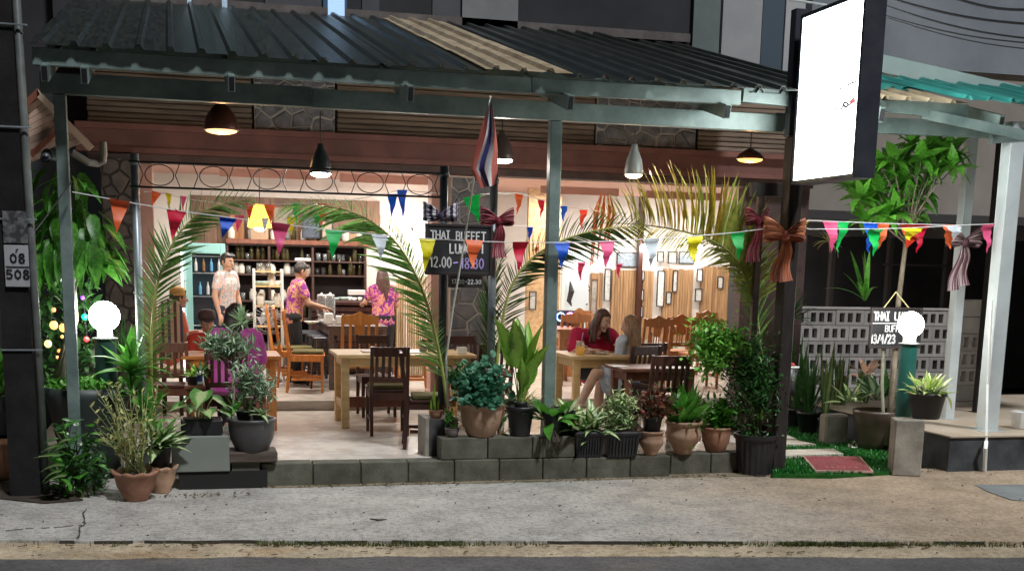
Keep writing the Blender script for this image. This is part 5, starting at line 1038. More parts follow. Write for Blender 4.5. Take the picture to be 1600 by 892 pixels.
# five stripes as folded strips hanging from the pole, red white blue white red
outl = [((764,160),(768,160)),((752,200),(774,200)),((742,235),(778,235)),((735,265),(778,265)),((752,294),(772,290))]
cols = ['red','white','blue','white','red','white']; cc = {'red': (0.5,0.13,0.10), 'white': (0.6,0.57,0.56), 'blue': (0.06,0.05,0.2)}; fr_ = [0,.3,.42,.62,.82,1.0]
for i in range(5):
    b = MB(); vs = []; n = 12
    for j in range(n+1):
        f = j/n*(len(outl)-1); k = min(int(f), len(outl)-2); g = f-k; L_ = Vector(outl[k][0]).lerp(Vector(outl[k+1][0]), g); R_ = Vector(outl[k][1]).lerp(Vector(outl[k+1][1]), g)
        for u in (fr_[i], (fr_[i]+fr_[i+1])/2, fr_[i+1]):
            uu = u + .12*math.sin(j*.55)*math.sin(u*3.1); q = L_.lerp(R_, max(0, min(1, uu))); vs.append(P(q.x, q.y, 9.72 + .035*math.sin(u*11+j*.35)))
    b.add(vs, [(a*3+c, a*3+c+1, a*3+c+4, a*3+c+3) for a in range(n) for c in range(2)]); b.add([v + Vector((0,.002,0)) for v in vs], [(a*3+c+3, a*3+c+4, a*3+c+1, a*3+c) for a in range(n) for c in range(2)])
    b.build('stripe', leafmat('flag_' + cols[i], cc[cols[i]], cc[cols[i]], rough=.8, var=.05), t, True)
# ================= BOWS =================
def stripe_mat(name, cols, sc, rot=0, rough=.75):
    if name in MATS: return MATS[name]
    m = bpy.data.materials.new(name); m.use_nodes = True; n = m.node_tree.nodes; l = m.node_tree.links; b = n['Principled BSDF']; b.inputs['Roughness'].default_value = rough
    uv = n.new('ShaderNodeUVMap'); sx = n.new('ShaderNodeSeparateXYZ'); l.new(uv.outputs[0], sx.inputs[0]); mu = n.new('ShaderNodeMath'); mu.operation = 'MULTIPLY'; mu.inputs[1].default_value = sc; l.new(sx.outputs[rot], mu.inputs[0])
    fr = n.new('ShaderNodeMath'); fr.operation = 'FRACT'; l.new(mu.outputs[0], fr.inputs[0]); r = n.new('ShaderNodeValToRGB'); r.color_ramp.interpolation = 'CONSTANT'
    el = r.color_ramp.elements; el.remove(el[1]); el[0].position = 0; el[0].color = (*cols[0], 1)
    for i, c in enumerate(cols[1:], 1): el.new(i/len(cols)).color = (*c, 1)
    l.new(fr.outputs[0], r.inputs[0]); l.new(r.outputs[0], b.inputs['Base Color']); MATS[name] = m; return m
def ribbon(center, width, axis, m, name, parent, puff=.0, n=14):
    """strip of cloth along the centre line, pleated across"""
    b = MB(); b.uv = []; k = 9; L = len(center)
    for lay in (0, 1):
        for i, p in enumerate(center):
            wv = width[i] if isinstance(width, (list,tuple)) else width
            for j in range(k):
                u = j/(k-1)-.5; b.v.append(tuple(Vector(p) + Vector(axis)*u*wv + Vector((0, .018*math.sin(j*2.3+i*.4)*min(1, wv/.1) + lay*.003, 0)))); b.uv.append((j/(k-1), i/(L-1)))
    for lay in (0, 1):
        o = lay*L*k
        for i in range(L-1):
            for j in range(k-1): q = (o+i*k+j, o+i*k+j+1, o+(i+1)*k+j+1, o+(i+1)*k+j); b.f.append(q if lay == 0 else q[::-1])
    return b.build(name, m, parent, True)
def bow(px, py, Y, s, m, label, tails=((-.35,-1),(.3,-1)), tl=1.0, lw=1.0):
    """s: half width in metres; loops left and right of a knot with two tails"""
    c = P(px, py, Y); t = thing('ribbon_bow', c, label, 'bow')
    for sd in (-1, 1):
        pts = []; ws = []
        for i in range(15):
            a = i/14*2*math.pi; rx = s*lw*(1-math.cos(a))/2; pts.append(c + Vector((sd*rx, -.05*math.sin(a)-.02, s*.32*math.sin(a)*.4 + s*.28*(1-math.cos(a))/2))); ws.append(s*(.22+.75*math.sin(a/2)**2))
        ribbon(pts, ws, (0, 0, 1), m, 'loop', t)
    for dx, dz in tails:
        pts = [c + Vector((dx*s*f**.8 + .02*math.sin(f*5), -.02-.02*math.sin(f*7), dz*s*2.1*tl*f)) for f in [i/10 for i in range(11)]]; ribbon(pts, [s*(.25+.45*f) for f in [i/10 for i in range(11)]], (1, 0, .15), m, 'tail', t)
    b = MB(); b.ball(c + Vector((0,-.04,0)), s*.2, .04, s*.22, 12, 8); b.build('knot', m, t, True); return t
mo = stripe_mat('orange_brown_check_cloth', [(0.38,0.09,0.05),(0.65,0.19,0.06),(0.25,0.08,0.06),(0.5,0.18,0.12),(0.75,0.3,0.12)], 5)
mst = stripe_mat('plum_cream_stripe_cloth', [(0.12,0.05,0.07),(0.5,0.42,0.40),(0.16,0.06,0.08),(0.42,0.33,0.32),(0.2,0.10,0.11)], 2.2)
mred = stripe_mat('crimson_stripe_cloth', [(0.2,0.015,0.03),(0.4,0.02,0.05),(0.35,0.2,0.2),(0.14,0.01,0.02)], 5)
mck = stripe_mat('black_white_check_cloth', [(0.03,0.02,0.05),(0.55,0.52,0.58),(0.08,0.05,0.10),(0.6,0.57,0.62)], 4, 1)
bow(1224, 368, 10.02, .2, mo, 'large orange and brown chequered ribbon bow on the dark entrance column', ((-.2,-1),(.25,-1)), .95)
bow(1181, 345, 10.4, .16, mred, 'crimson ribbon bow on the thin brown post left of the entrance column', ((-.15,-1),(.15,-1)), 1.1, .7)
bow(1504, 378, 10.95, .2, mst, 'plum and cream striped ribbon bow tied on the right platform post', ((-.35,-1),(.25,-.9)), 1.15)
bow(687, 338, 10.45, .15, mck, 'black and white chequered bow above the left edge of the Thai buffet blackboard', ((-.3,-.3),(.4,-.3)), .5)
bow(776, 345, 10.5, .15, mred, 'dark red ribbon bow on the pipe post right of the Thai buffet blackboard', ((-.1,-1),(.35,-1)), 1.0)
# ================= SMALL FITTINGS =================
t = thing('security_camera', P(77,240,10.6), 'white and grey bullet security camera beside the left post', 'camera'); c = P(73,246,10.4)
MB().tube([c + Vector((0,-.08,-.02)), c + Vector((0,.05,.03))], .042, 16).build('housing', mat('dark_camera_shell', (0.06,0.065,0.07), .4), t, True); MB().ball(c + Vector((.06,.04,.03)), .05, .05, .05).build('mount', m_cer, t, True); MB().tube([c + Vector((0,-.085,-.022)), c + Vector((0,-.075,-.018))], .03, 14).build('lens', mat('lens_glass', (0.01,0.01,0.02), .1), t, True)
MB().tube([P(112,238,10.9), P(138,254,10.95), P(152,256,11), P(161,252,11), P(162,240,11), P(161,222,11)], .03, 12).build('drain_pipe', mat('beige_pvc', (0.35,0.3,0.25), .5), None, label='beige plastic drain pipe with an elbow left of the maroon beam', cat='pipe')
MB().tube([P(1541,690,9.9), P(1540,700,9.86), P(1538,742,9.9)], .02, 10).build('white_hose', m_cer, None, label='white plastic pipe running down the dark platform wall', cat='pipe')
MB().tube([P(1549,470,10.2), P(1543,600,10.2), P(1541,690,9.92)], .013, 8).build('white_hose', m_cer, None, label='thin white cable running down the thick pale steel post', cat='cable')
# sanitiser on a small round stand
c = G(1230, 660, .05); c = Vector((X(1232,10.9,575), 10.9, Z(1232,572,10.9))); t = thing('side_stand', (c.x, c.y, 0), 'small round dark stand with a pale top beside the entrance column', 'stand'); MB().lathe([(.1,-.015),(.11,0)], c, 20).build('tray', m_cer, t, True); MB().lathe([(.09,-.28),(.07,-.2),(.1,-.016)], c, 20).build('basket', m_black, t, True); MB().tube([(c.x,c.y,0),(c.x,c.y,c.z-.28)], .02, 8).build('stem', m_black, t)
c2 = c + Vector((-.02,-.02,.002)); t = thing('sanitiser_bottle', c2, 'pump bottle of blue green hand sanitiser on the round stand', 'bottle'); MB().lathe([(.028,0),(.032,.01),(.032,.1),(.02,.125),(.012,.13)], c2, 14).build('bottle', mat('pale_clear_plastic', (0.5,0.68,0.68), .15, trans=.3), t, True); MB().lathe([(.0325,.02),(.0325,.07)], c2, 14).build('label_wrap', mat('teal_label', (0.05,0.45,0.5), .4), t, True); MB().tube([c2 + Vector((0,0,.13)), c2 + Vector((0,0,.17)), c2 + Vector((-.03,0,.172))], .006, 6).build('pump', m_cer, t, True)
o = MB().ball(c + Vector((.03,0,.018)), .035, .03, .018).build('red_sponge', mat('red_cloth', (0.5,0.05,0.05), .8), None, True, label='small red cloth beside the sanitiser bottle', cat='cloth')
# crumpled white paper bag at the far right, cardboard
o = MB().lathe([(.07,0),(.09,.08),(.1,.16),(.085,.17),(.06,.02)], P(1592,668,10.4), 9).build('paper_bag', m_cer, None, label='crumpled pale paper bag on the platform at the right edge', cat='bag')
t = thing('can', P(313,579,11.1), 'blue and white can on the low side table by the small pot', 'can'); c = Vector((X(311,11.1,578), 11.08, .742)); MB().bbox(c.x-.04, c.x+.04, c.y-.03, c.y+.03, c.z, c.z+.12, .008).build('tin', m_cer, t); MB().box(c.x-.02, c.x+.025, c.y-.032, c.y-.0305, c.z+.03, c.z+.08).build('blue_print', mat('blue_print', (0.05,0.12,0.5), .4), t)
# ================= PEOPLE =================
def remesh(mb, vox, name, m, smooth_it=6):
    me = mb.mesh('tmp'); o = bpy.data.objects.new('tmp', me); COL.objects.link(o)
    r = o.modifiers.new('r', 'REMESH'); r.mode = 'VOXEL'; r.voxel_size = vox
    s = o.modifiers.new('s', 'SMOOTH'); s.iterations = smooth_it; s.factor = .5
    dg = bpy.context.evaluated_depsgraph_get(); out_ = bpy.data.meshes.new_from_object(o.evaluated_get(dg)); bpy.data.objects.remove(o)
    out_.materials.clear(); out_.materials.append(m); out_.name = name
    for p in out_.polygons: p.use_smooth = True
    return out_
def caps(b, p, q, r0, r1, n=10):
    p, q = Vector(p), Vector(q); d = q - p; L = d.length
    if L < 1e-5: b.ball(p, r0, n=n, m=7); return
    d.normalize(); pts = []; rs = []
    for a in (85, 60, 30): pts.append(p - d*r0*math.sin(R(a))); rs.append(max(1e-3, r0*math.cos(R(a))))
    pts.append(p); rs.append(r0); pts.append(q); rs.append(r1)
    for a in (30, 60, 85): pts.append(q + d*r1*math.sin(R(a))); rs.append(max(1e-3, r1*math.cos(R(a))))
    b.tube(pts, rs, n)
def hand(b, wr, d, pn, s=1.0, side=1, curl=.5):
    """palm, four fingers of different lengths and a thumb; d finger direction, pn palm normal (towards the palm side)"""
    d = Vector(d).normalized(); pn = Vector(pn); pn = (pn - d*pn.dot(d)).normalized(); x = d.cross(pn)*side
    c0 = Vector(wr); k = c0 + d*.085*s
    for i in (-1.4, -.45, .45, 1.4): caps(b, c0 + x*i*.012*s + d*.015*s, k + x*i*.018*s, .013*s, .0115*s, 8)
    for i, L in ((-1.5,.062),(-.5,.078),(.5,.082),(1.5,.07)):
        p = k + x*i*.019*s; m1 = p + (d*math.cos(curl*.6) + pn*math.sin(curl*.6))*L*.55*s; m2 = m1 + (d*math.cos(curl*1.5) + pn*math.sin(curl*1.5))*L*.5*s
        caps(b, p, m1, .0095*s, .0088*s, 8); caps(b, m1, m2, .0088*s, .0075*s, 8)
    t0 = c0 + x*.024*s + d*.03*s; t1 = t0 + (x*.75 + d*.55 + pn*.3).normalized()*.042*s; t2 = t1 + (x*.25 + d*.85 + pn*.35).normalized()*.035*s
    caps(b, t0, t1, .0135*s, .011*s, 8); caps(b, t1, t2, .011*s, .009*s, 8)
SK = {'warm': mat('warm_skin', (0.42,0.23,0.145), .5, 0, (0.50,0.28,0.18), 14, 3), 'fair': mat('fair_skin', (0.58,0.36,0.27), .5, 0, (0.66,0.43,0.33), 14, 3)}
m_hairb = mat('black_hair', (0.012,0.009,0.008), .42, 0, (0.03,0.02,0.016), 60, 4, .5, 120, (1,1,.15))
m_hairr = mat('dark_brown_hair', (0.045,0.018,0.013), .42, 0, (0.085,0.035,0.025), 60, 4, .5, 120, (1,1,.15))
m_hairl = mat('light_brown_hair', (0.13,0.07,0.04), .45, 0, (0.26,0.16,0.09), 50, 4, .5, 120, (1,1,.15))
def person(label, J, s=1.0, skin='warm', shirt=None, shirt_len=.6, legs=None, leg_len=1.0, hair='short', hairm=None, face=(0,1,0), up=(0,0,1), handd=None, curl=.6, fat=1.0, vox=.009, shoes=None, sleeve=.55, neckband=None, name_s='shirt', name_l='trousers', skirt=None, sexw=1.0):
    """J: joints in world metres: pel, che, nek, head, sl sr, el er, wl wr, hl hr, kl kr, al ar, (tl tr toe directions)"""
    J = {k: Vector(v) for k, v in J.items()}; t = thing('person', (J['pel'].x, J['pel'].y, min(J['al'].z, J['ar'].z)-.07*s), label, 'person')
    b = MB(); sx = (J['sr'] - J['sl']).normalized(); f = fat
    def torso(b, e=0.0, lo=0.0):
        for u in (-1, 0, 1):
            o = sx*u*.075*s*f; caps(b, J['pel'] + o + Vector((0,0,-lo)), J['pel'].lerp(J['che'], .45) + o*.85, (.098+e)*s*f, (.088+e)*s*f); caps(b, J['pel'].lerp(J['che'], .45) + o*.85, J['che'] + o, (.088+e)*s*f, (.1+e)*s*f)
        caps(b, J['sl'].lerp(J['nek'], .2), J['sr'].lerp(J['nek'], .2), (.06+e)*s, (.06+e)*s)
    torso(b); caps(b, J['nek'] - (J['nek']-J['che']).normalized()*.06*s, J['nek'].lerp(J['head'], .6), .055*s, .05*s)
    for a, e_, w_ in (('sl','el','wl'),('sr','er','wr')):
        caps(b, J[a], J[e_], .052*s*f, .04*s*f); caps(b, J[e_], J[w_], .04*s*f, .026*s)
    for h_, k_, a_ in (('hl','kl','al'),('hr','kr','ar')):
        caps(b, J[h_], J[k_], .088*s*f, .057*s*f); mid = J[k_].lerp(J[a_], .3); caps(b, J[k_], mid, .056*s*f, .06*s*f); caps(b, mid, J[a_], .06*s*f, .036*s)
        td = J.get('t'+a_[1], Vector((0,1,0))); caps(b, J[a_] - td*.03*s, J[a_] + td*.14*s - Vector((0,0,.035*s)), .036*s, .026*s)
    # head
    F_ = Vector(face).normalized(); U_ = Vector(up); U_ = (U_ - F_*U_.dot(F_)).normalized(); X_ = F_.cross(U_); HC = J['head']
    M3 = Matrix((X_, F_, U_)).transposed()
    H = lambda x, y, z: HC + M3 @ Vector((x, y, z))*s
    hb = MB(); hb.ball((0,0,0), .074, .09, .105, 18, 12); hb.ball((0,.028,-.058), .05, .055, .06, 14, 9)
    b.add([HC + M3 @ Vector(v)*s for v in hb.v], hb.f)
    caps(b, H(0,.088,.012), H(0,.106,-.022), .009*s, .015*s, 8)
    for q in (-1, 1): caps(b, H(q*.074,-.005,.015), H(q*.078,-.008,-.02), .014*s, .01*s, 8); caps(b, H(q*.03,.066,-.03), H(q*.034,.06,-.035), .022*s, .022*s, 8)
    caps(b, H(-.018,.083,-.052), H(.018,.083,-.052), .011*s, .011*s, 8); caps(b, H(0,.074,-.088), H(0,.07,-.092), .022*s, .02*s, 8)
    for sd, w_, e_ in ((-1,'wl','el'),(1,'wr','er')):
        d = (J[w_] - J[e_]).normalized(); pn = Vector((0,0,-1))
        if handd and w_ in handd: d, pn = Vector(handd[w_][0]), Vector(handd[w_][1])
        hand(b, J[w_], d, pn, s, sd, curl)
    put('body', remesh(b, vox*.75, 'body', SK[skin], 3), t)
    fm = mat('dark_eye', (0.01,0.008,0.008), .25); wm = mat('eye_white', (0.6,0.58,0.55), .3)
    for q in (-1, 1):
        MB().ball(H(q*.031,.077,.006), .0135*s, .009*s, .009*s, 10, 7).build('eye', wm, t, True); MB().ball(H(q*.031,.0835,.005), .0065*s, .005*s, .0065*s, 8, 6).build('iris', fm, t, True)
        MB().tube([H(q*.014,.09,.026), H(q*.032,.088,.032), H(q*.048,.076,.027)], .0035*s, 5).build('eyebrow', hairm or m_hairb, t)
    MB().tube([H(-.024,.085,-.05), H(0,.095,-.052), H(.024,.085,-.05)], [.003*s,.006*s,.003*s], 6).build('mouth', mat('lips', (0.35,0.12,0.10), .5), t)
    # hair
    hb = MB(); hm = hairm or m_hairb
    cap = MB(); cap.ball((0,-.018,.022), .083, .095, .103, 18, 12); hb.add([HC + M3 @ Vector(v)*s for v in cap.v], cap.f)
    if hair in ('long', 'bob'):
        L = .38 if hair == 'long' else .27; rr = random.Random(len(label))
        for i in range(15):
            a = math.pi*(.12 + .76*i/14) if hair == 'long' else math.pi*(-.02 + 1.04*i/14); x, y = -math.cos(a)*.076, -math.sin(a)*.085 - (0 if hair == 'long' else -.012)
            p = H(x*.8, y*.9, .055); q = H(x*1.1, y*1.1, -.05); g = Vector((0,0,-1)); e = q + (g*(L-.1) + (M3 @ Vector((x*.5, y*.5, 0))))*s + Vector((rr.uniform(-.02,.02), rr.uniform(-.02,.02), rr.uniform(-.04,.03)))*s
            caps(hb, p, q, .03*s, .03*s, 8); caps(hb, q, e, .03*s, .013*s, 8)
    if hair == 'short':
        for q in (-1, 1): caps(hb, H(q*.066,-.02,.03), H(q*.07,-.03,-.03), .02*s, .012*s, 8)
        caps(hb, H(-.05,.055,.088), H(.05,.055,.085), .026*s, .02*s, 8)
    if hair != 'none':
        me = remesh(hb, vox*.8, 'hair', hm, 3)
        # the face stays free: drop hair verts in front
        bm = bmesh.new(); bm.from_mesh(me); inv = M3.transposed()
        dl = [v for v in bm.verts if (lambda q: q.y > .034 and q.z < .062 and abs(q.x) < .07)(inv @ (v.co - HC)/s)]
        bmesh.ops.delete(bm, geom=dl, context='VERTS'); bm.to_mesh(me); bm.free(); put('hair', me, t)
    # clothes
    if shirt is not None:
        c = MB(); torso(c, .014, .06)
        for a, e_ in (('sl','el'),('sr','er')): caps(c, J[a], J[a].lerp(J[e_], sleeve), .07*s*f, .066*s*f)
        me = remesh(c, vox, name_s, shirt, 4); put(name_s, me, t)
    if neckband is not None: b2 = MB(); b2.tube([J['nek'] - (J['nek']-J['che']).normalized()*.035*s + (X_*math.cos(a*.449)*.075 + F_*math.sin(a*.449)*.07)*s for a in range(15)], .01*s, 6); b2.build('collar', neckband, t, True)
    if legs is not None:
        c = MB(); caps(c, J['hl'] + Vector((0,0,.03)), J['hr'] + Vector((0,0,.03)), .11*s*f, .11*s*f)
        for h_, k_, a_ in (('hl','kl','al'),('hr','kr','ar')):
            if leg_len >= .99: caps(c, J[h_], J[k_], .1*s*f, .07*s*f); caps(c, J[k_], J[a_], .07*s*f, .055*s)
            else: caps(c, J[h_], J[h_].lerp(J[k_], leg_len), .104*s*f, .09*s*f)
        put(name_l, remesh(c, vox, name_l, legs, 4), t)
    if shoes is not None:
        for a_ in ('al','ar'): td = J.get('t'+a_[1], Vector((0,1,0))); c = MB(); caps(c, J[a_] - td*.035*s - Vector((0,0,.03*s)), J[a_] + td*.15*s - Vector((0,0,.04*s)), .042*s, .034*s); c.build('shoe', shoes, t, True)
    t['_h'] = 0; del t['_h']; return t, H
def tie_mat(name, cols, sc=9):
    m = bpy.data.materials.new(name); m.use_nodes = True; n = m.node_tree.nodes; l = m.node_tree.links; b = n['Principled BSDF']; b.inputs['Roughness'].default_value = .85
    tc = n.new('ShaderNodeTexCoord'); ns = n.new('ShaderNodeTexNoise'); ns.inputs['Scale'].default_value = sc; ns.inputs['Detail'].default_value = 3; ns.inputs['Distortion'].default_value = 1.2; l.new(tc.outputs['Object'], ns.inputs['Vector'])
    r = n.new('ShaderNodeValToRGB'); l.new(ns.outputs[0], r.inputs[0]); k = len(cols)
    el = r.color_ramp.elements; el.remove(el[1]); el[0].position = .36; el[0].color = (*cols[0], 1)
    for i, c in enumerate(cols[1:], 1): el.new(.36 + .27*i/(k-1)).color = (*c, 1)
    l.new(r.outputs[0], b.inputs['Base Color']); return m
def stand(px, py_head, Y, zf, s, face_deg, lean=0.0, arms=None):
    """standing joints; face_deg 0 faces away from the street (+Y), 180 faces the street; lean forwards in metres at the head"""
    o = Vector((X(px, Y, py_head), Y, zf)); a = R(face_deg); fw = Vector((math.sin(a), math.cos(a), 0)); rt = Vector((math.cos(a), -math.sin(a), 0))
    W = lambda r, f, z: o + rt*r*s + fw*(f*s) + Vector((0,0,z*s)); ln = lean
    J = dict(pel=W(0,0,.92), che=W(0,ln*.55,1.22), nek=W(0,ln*.85,1.38), head=W(0,ln*1.1+.01,1.5), sl=W(-.165,ln*.75,1.31), sr=W(.165,ln*.75,1.31), hl=W(-.085,0,.86), hr=W(.085,0,.86), kl=W(-.09,.02,.47), kr=W(.09,.03,.47), al=W(-.09,-.01,.075), ar=W(.1,.02,.075), tl=fw, tr=fw)
    arms = arms or dict(el=(-.2,.02,1.04), er=(.2,.02,1.04), wl=(-.2,.1,.82), wr=(.2,.1,.82))
    for k, v in arms.items(): J[k] = W(*v)
    return J, fw, W
m_blkcl = mat('black_cloth', (0.012,0.012,0.014), .85); m_whitesh = mat('white_shoe', (0.5,0.5,0.5), .6)
# server in purple and yellow tie-dye by the bar table (faces right)
J, fw, W = stand(457, 430, 15.75, .29, .94, 80, .10, dict(el=(-.2,.18,1.08), wl=(-.12,.42,1.0), er=(.22,.16,1.08), wr=(.1,.42,1.02)))
person('person in a purple and yellow tie-dye shirt and black trousers reaching for the drink dispensers', J, .94, shirt=tie_mat('purple_yellow_tie_dye', [(0.2,0.02,0.2),(0.34,0.03,0.28),(0.6,0.38,0.06),(0.38,0.04,0.25),(0.2,0.03,0.22)]), legs=m_blkcl, hair='short', face=(.95,.15,-.45), shoes=m_blkcl)
# woman with long hair seen from behind at the counter
J, fw, W = stand(599, 447, 16.35, .29, .90, -8, .05, dict(el=(-.25,.1,1.12), wl=(-.22,.32,1.1), er=(.23,.06,1.08), wr=(.16,.26,1.02)))
person('person with long dark hair in a magenta tie-dye top, back turned, at the bar counter', J, .90, shirt=tie_mat('magenta_tie_dye', [(0.10,0.02,0.16),(0.42,0.03,0.25),(0.65,0.34,0.12),(0.38,0.03,0.22),(0.12,0.02,0.2)], 11), legs=m_blkcl, hair='long', hairm=m_hairr, face=fw + Vector((0,0,-.1)), shoes=m_blkcl)
# man in floral shirt by the fridge door
J, fw, W = stand(350, 424, 16.9, .29, 1.0, 125, .04, dict(el=(-.24,.04,1.06), wl=(-.22,.12,.85), er=(.26,.02,1.06), wr=(.28,.1,.84)))
person('person in a white floral shirt standing before the turquoise framed door', J, 1.0, shirt=tie_mat('floral_shirt_print', [(0.62,0.62,0.58),(0.05,0.2,0.3),(0.65,0.62,0.55),(0.65,0.14,0.06),(0.6,0.6,0.55)], 26), legs=mat('navy_cloth', (0.03,0.04,0.08), .85), hair='short', face=(.7,-.7,-.15), shoes=m_blkcl)
def sitj(o, face_deg, s, sh=.45, lean=.05, arms=None, legs=None, hd=(0,0)):
    a = R(face_deg); fw = Vector((math.sin(a), math.cos(a), 0)); rt = Vector((math.cos(a), -math.sin(a), 0)); o = Vector(o)
    W = lambda r, f, z: o + rt*r*s + fw*(f*s) + Vector((0,0,z*s)); k = sh + .09/s*s
    J = dict(pel=W(0,0,k+.02), che=W(0,lean*.6,k+.33), nek=W(0,lean,k+.49), head=W(hd[0],lean*1.3+hd[1],k+.62), sl=W(-.175,lean*.85,k+.42), sr=W(.175,lean*.85,k+.42), hl=W(-.085,.02,k), hr=W(.085,.02,k), kl=W(-.11,.42,k+.02), kr=W(.11,.42,k+.02), al=W(-.11,.40,.075), ar=W(.11,.42,.075), tl=fw, tr=fw)
    ar = arms or dict(el=(-.23,.14,k+.15), er=(.23,.14,k+.15), wl=(-.12,.36,k+.22), wr=(.12,.36,k+.22))
    for q, v in ar.items(): J[q] = W(*v)
    for q, v in (legs or {}).items(): J[q] = W(*v)
    return J, fw, rt, W
# woman in magenta, back to the street
J, fw, rt, W = sitj((X(367,11.62,560), 11.62, .19), 6, .98, .44, .13)
person('person in a magenta shirt with dark hair, back to the street, at the orange table', J, .98, shirt=tie_mat('magenta_cloth', [(0.38,0.05,0.26),(0.48,0.09,0.34)], 6), sleeve=.75, legs=m_blkcl, hair='bob', face=fw + Vector((-.35,0,-.2)), fat=1.28, skin='fair', shoes=m_whitesh)
# child with brown cap and red shirt facing the street
J, fw, rt, W = sitj((X(322,13.0,540), 13.05, .19), 172, .84, .48, .1)
t, H = person('person in a dark brown cap and red shirt facing the street across the orange table', J, .84, shirt=mat('red_shirt', (0.45,0.035,0.02), .85), legs=m_blkcl, hair='short', face=fw + Vector((0,0,-.15)), shoes=m_whitesh)
hm_ = mat('dark_brown_cap', (0.06,0.03,0.028), .8); b = MB(); b.lathe([(.088,0),(.09,.05),(.075,.09),(.04,.108),(.0001,.11)], H(0,-.01,.035), 20); b.build('cap', hm_, t, True)
a_, c_ = H(0,.08,.045), H(0,.16,.03); MB().prism([H(-.07,.07,.045), H(-.055,.13,.036), H(0,.155,.032), H(.055,.13,.036), H(.07,.07,.045)], (0,0,.008)).build('cap_brim', hm_, t)
# person in salmon at far left, facing right, cap of yellow tan
J, fw, rt, W = sitj((X(264,14.2,540), 14.25, .29), 75, .95, .45, .1)
t, H = person('person in a salmon red shirt and yellow tan cap at the far left table', J, .95, shirt=mat('salmon_shirt', (0.55,0.13,0.08), .85), legs=m_blkcl, hair='short', face=fw + Vector((0,0,-.1)), shoes=m_blkcl, fat=1.1)
b = MB(); b.lathe([(.09,0),(.092,.05),(.075,.085),(.03,.1),(.0001,.1)], H(0,-.01,.03), 18); b.build('cap', mat('tan_cap', (0.5,0.3,0.1), .8), t, True)
t = thing('striped_chair', (X(265,13.3,540), 13.3, .19), 'rounded chair back upholstered in cream, brown and grey stripes at the far left', 'chair')
ca = P(248,545,13.3); cb = P(285,468,13.3); n = 8; cw = cb.x - ca.x
for i in range(n):
    u0, u1 = i/n, (i+1)/n; hh = lambda u: ca.z + (cb.z-ca.z)*(1-.18*(abs(2*u-1)**3)); MB().prism([(ca.x+cw*u0+.002,13.3,ca.z-.1),(ca.x+cw*u1-.002,13.3,ca.z-.1),(ca.x+cw*u1-.002,13.3,hh(u1)),(ca.x+cw*u0+.002,13.3,hh(u0))], (0,.06,0)).build('stripe_panel', mat('stripe_%d' % (i % 4), [(.5,.38,.24),(.09,.05,.04),(.5,.38,.24),(.07,.09,.12)][i % 4], .8), t)
MB().bbox(ca.x, cb.x, 13.362, 13.8, .6, .68, .02).build('seat', mat('stripe_0', (0,0,0)), t)
for a in (ca.x+.02, cb.x-.06):
    for c in (13.32, 13.72): MB().box(a, a+.04, c, c+.04, .19, .6).build('leg', m_darkwood, t)
# ---- couple at the right table. person in red leans over the table
o = Vector((X(922,12.8,540), 12.86, .19)); J, fw, rt, W = sitj(o, 150, 1.0, .45, .2, dict(el=(.28,.22,.78), er=(-.22,.3,.8), wl=(.05,.42,.83), wr=(-.05,.44,.86)), dict(al=(-.1,.25,.075), ar=(.12,.5,.075)), hd=(-.02,.06))
# el/er above are given crosswise: keep left arm on the left
J['el'], J['er'] = W(-.28,.2,.78), W(.24,.28,.8); J['wl'], J['wr'] = W(-.06,.40,.83), W(.08,.44,.92)
J['pel'] = Vector((X(936,12.8,560), 12.85, J['pel'].z)); J['che'] = P(925,541,12.8); J['nek'] = P(929,520,12.65); J['head'] = P(941,500,12.5); J['sr'] = P(902,523,12.7); J['sl'] = P(952,524,12.7); J['er'] = P(897,550,12.55); J['wr'] = P(922,547,12.35)
person('person with dark bobbed hair in a crimson t-shirt bending over the pale table', J, 1.0, skin='fair', shirt=mat('crimson_shirt', (0.46,0.008,0.06), .85, 0, (0.56,0.015,0.08), 4), sleeve=.8, legs=mat('dark_shorts', (0.02,0.02,0.03), .85), leg_len=.85, hair='bob', hairm=m_hairr, face=Vector((.5,-.8,-.42)), up=(0,0,1), neckband=m_cer, fat=1.3, shoes=m_whitesh, vox=.008, name_l='shorts', curl=.9)
# girl faces left and away, legs crossed towards the street side
o = Vector((X(988,12.25,560), 12.3, .19)); kz = .54
J, fw, rt, W = sitj(o, -58, .9, .46, .1, dict(el=(-.2,.1,.72), er=(.2,.12,.74), wl=(-.12,.3,.8), wr=(.1,.32,.82)))
kn = P(930,583,11.85); ft = P(902,640,11.62); J['head'] = P(984,508,12.2); J['nek'] = P(990,524,12.25); J['kl'] = kn; J['al'] = ft; J['tl'] = Vector((-.75,-.5,-.3)).normalized(); J['kr'] = P(938,600,12.0); J['ar'] = P(930,668,11.95); J['tr'] = Vector((-.8,-.4,0)).normalized()
t, H = person('girl with long light brown hair in a pale blue top, seated with bare crossed legs', J, .9, skin='fair', shirt=tie_mat('pale_blue_top', [(0.36,0.46,0.66),(0.48,0.56,0.72),(0.58,0.64,0.76)], 7), sleeve=.6, legs=tie_mat('blue_white_skirt', [(0.3,0.4,0.6),(0.6,0.66,0.75),(0.4,0.5,0.68)], 9), leg_len=.55, hair='long', hairm=m_hairl, face=(-.75,.62,-.25), vox=.008, name_s='top', name_l='skirt', shoes=None)
